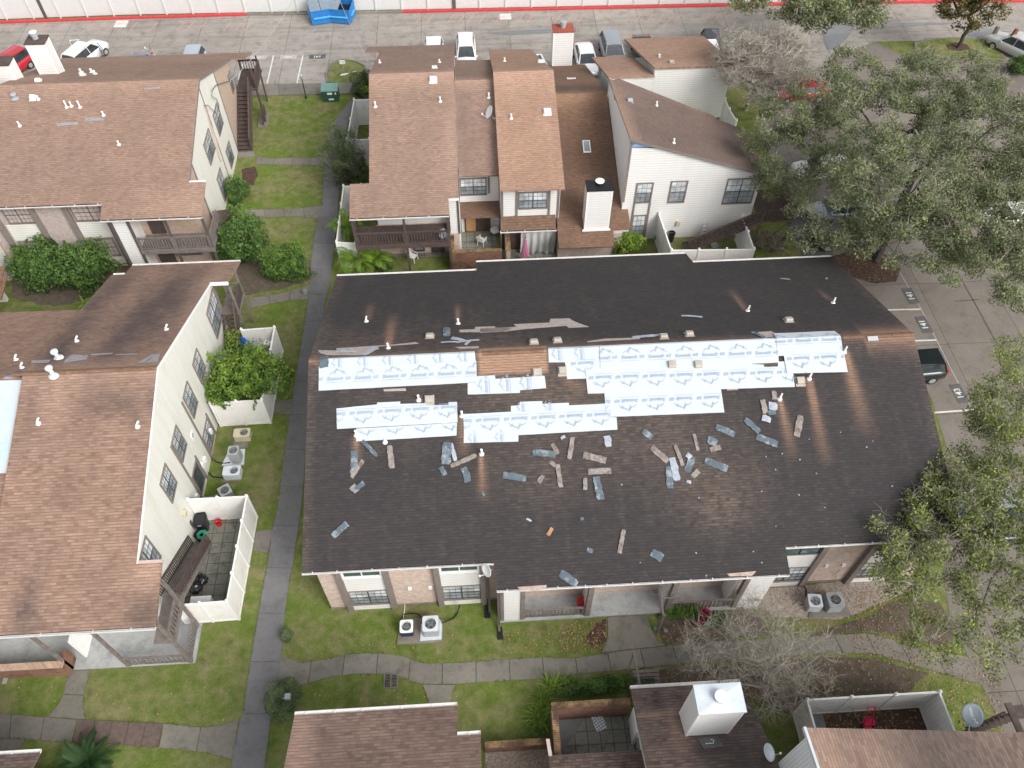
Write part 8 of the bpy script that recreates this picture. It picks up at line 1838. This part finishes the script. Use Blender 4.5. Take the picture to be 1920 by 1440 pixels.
for i, (x, y, s) in enumerate([(1012, 1345, 1.0), (1018, 1310, .9), (1035, 1290, .85), (1005, 1365, .8), (1060, 1283, .6), (1150, 1288, .55)]):
    blades(['tall strap-leaved clump at the outer corner of the near brick wall, middle', 'strap-leaved clump just above the outer brick wall corner', 'strap-leaved clump at the left end of the dark shrub row', 'lowest strap-leaved clump left of the near brick wall', 'small strap-leaved clump inside the dark shrub row', 'small strap-leaved clump at the right end of the dark shrub row'][i], g0(x, y), 75, 1.05 * s, .026, LM['lime' if i < 3 else 'mid'], droop=.75, seed=70 + i, spread=.25, group='strap-leaved clumps by the near brick wall')
blades('magenta-red spiky plant by the right porch railing, upper one', g0(1320, 1156), 46, .42, .035, LM['red'], droop=.3, name='cordyline', seed=80, stem=.35, cat='plant', group='magenta plants by the porch'); blades('magenta-red spiky plant by the right porch railing, lower one', g0(1313, 1173), 40, .42, .035, LM['red'], droop=.3, name='cordyline', seed=81, stem=.25, cat='plant', group='magenta plants by the porch')
for i, (x, y, st, L, n) in enumerate([(672, 505, 1.0, 2.0, 17), (702, 500, .7, 1.9, 15), (652, 455, 1.6, 1.5, 12)]):
    c = cz(x, y - (0 if i < 2 else 0), .2); blades(['palm with arching fronds and thick brown trunk left of the balcony posts', 'palm with bright fronds below the left balcony', 'slim upper palm leaning over the tall pale fence'][i], c, n + 6, L, .045, LM['palm'], droop=1.0, leaflets=44, stem=st, name='palm', seg=7, seed=90 + i, elev=(20, 75), cat='palm', part_='fronds', group='palms by the left townhouse')
blades('yellowish spiky plant beside the lower top left window', cz(208, 480, .5), 34, 1.3, .05, LM['lime'], droop=.8, seed=95, name='ginger_plant', stem=.3); blades('thin arching yellow-green plant under the top left window by the closet', cz(222, 492, .4), 30, 1.1, .04, LM['lime'], droop=.8, seed=96, name='ginger_plant', stem=.2)
for i, (x, y) in enumerate(((172, 547), (158, 560))): blades(['broad-leaved bright plant at the right end of the dark shrubs, upper', 'broad-leaved bright plant at the right end of the dark shrubs, lower'][i], cz(x, y, .3), 9, .8, .11, LM['lime'], droop=.5, seed=97 + i, name='broad_leaf_plant', elev=(15, 45), group='bright broad-leaved plants')
# fallen leaves on lawns and beds: uncountable
r = np.random.RandomState(99); pts = []
for (x0, y0, x1, y1, n) in [(1050, 1165, 1138, 1220, 330), (1180, 1250, 1560, 1330, 500), (1540, 1235, 1880, 1420, 1100), (1440, 1110, 1700, 1200, 400), (1600, 1190, 1780, 1240, 260), (560, 1290, 860, 1320, 60), (940, 1180, 1100, 1225, 160), (1560, 480, 1690, 530, 260), (640, 1180, 900, 1225, 60), (20, 1270, 440, 1350, 50), (1232, 1170, 1330, 1205, 120), (1600, 1100, 1700, 1180, 150), (470, 900, 530, 1000, 25)]:
    for _ in range(n): p = at(r.uniform(x0, x1), r.uniform(y0, y1), .05); pts.append((p.x, p.y, .055))
pts = np.array(pts); o = leafmesh('fallen_leaves', pts, r.uniform(.03, .06, len(pts)), LM['dry'], None, r.uniform(0, 1, len(pts)), up=3, seed=7, aspect=.7); tag(o, 'scattered dry fallen leaves on the lawns and beds', 'leaves', kind='stuff')
# grass creeping over the slab edges
pts = []
for l in EDGES:
    for a, b_ in zip(l, l[1:]):
        for _ in range(int((b_ - a).length * 16)):
            p = a.lerp(b_, r.uniform()); k = mnoise.noise(Vector((p.x * .9, p.y * .9, 3)))
            if k > -.12: q = r.normal(size=2) * (.035 + .05 * max(0, k)); pts.append((p.x + q[0], p.y + q[1], .045))
pts = np.array(pts); o = leafmesh('grass_edge', pts, r.uniform(.03, .075, len(pts)), leafm('edge_grass', (.05, .085, .02), (.22, .25, .09)), None, r.uniform(0, 1, len(pts)), up=.8, seed=8, aspect=.25); tag(o, 'ragged grass creeping over the edges of the footpaths', 'grass', kind='stuff')
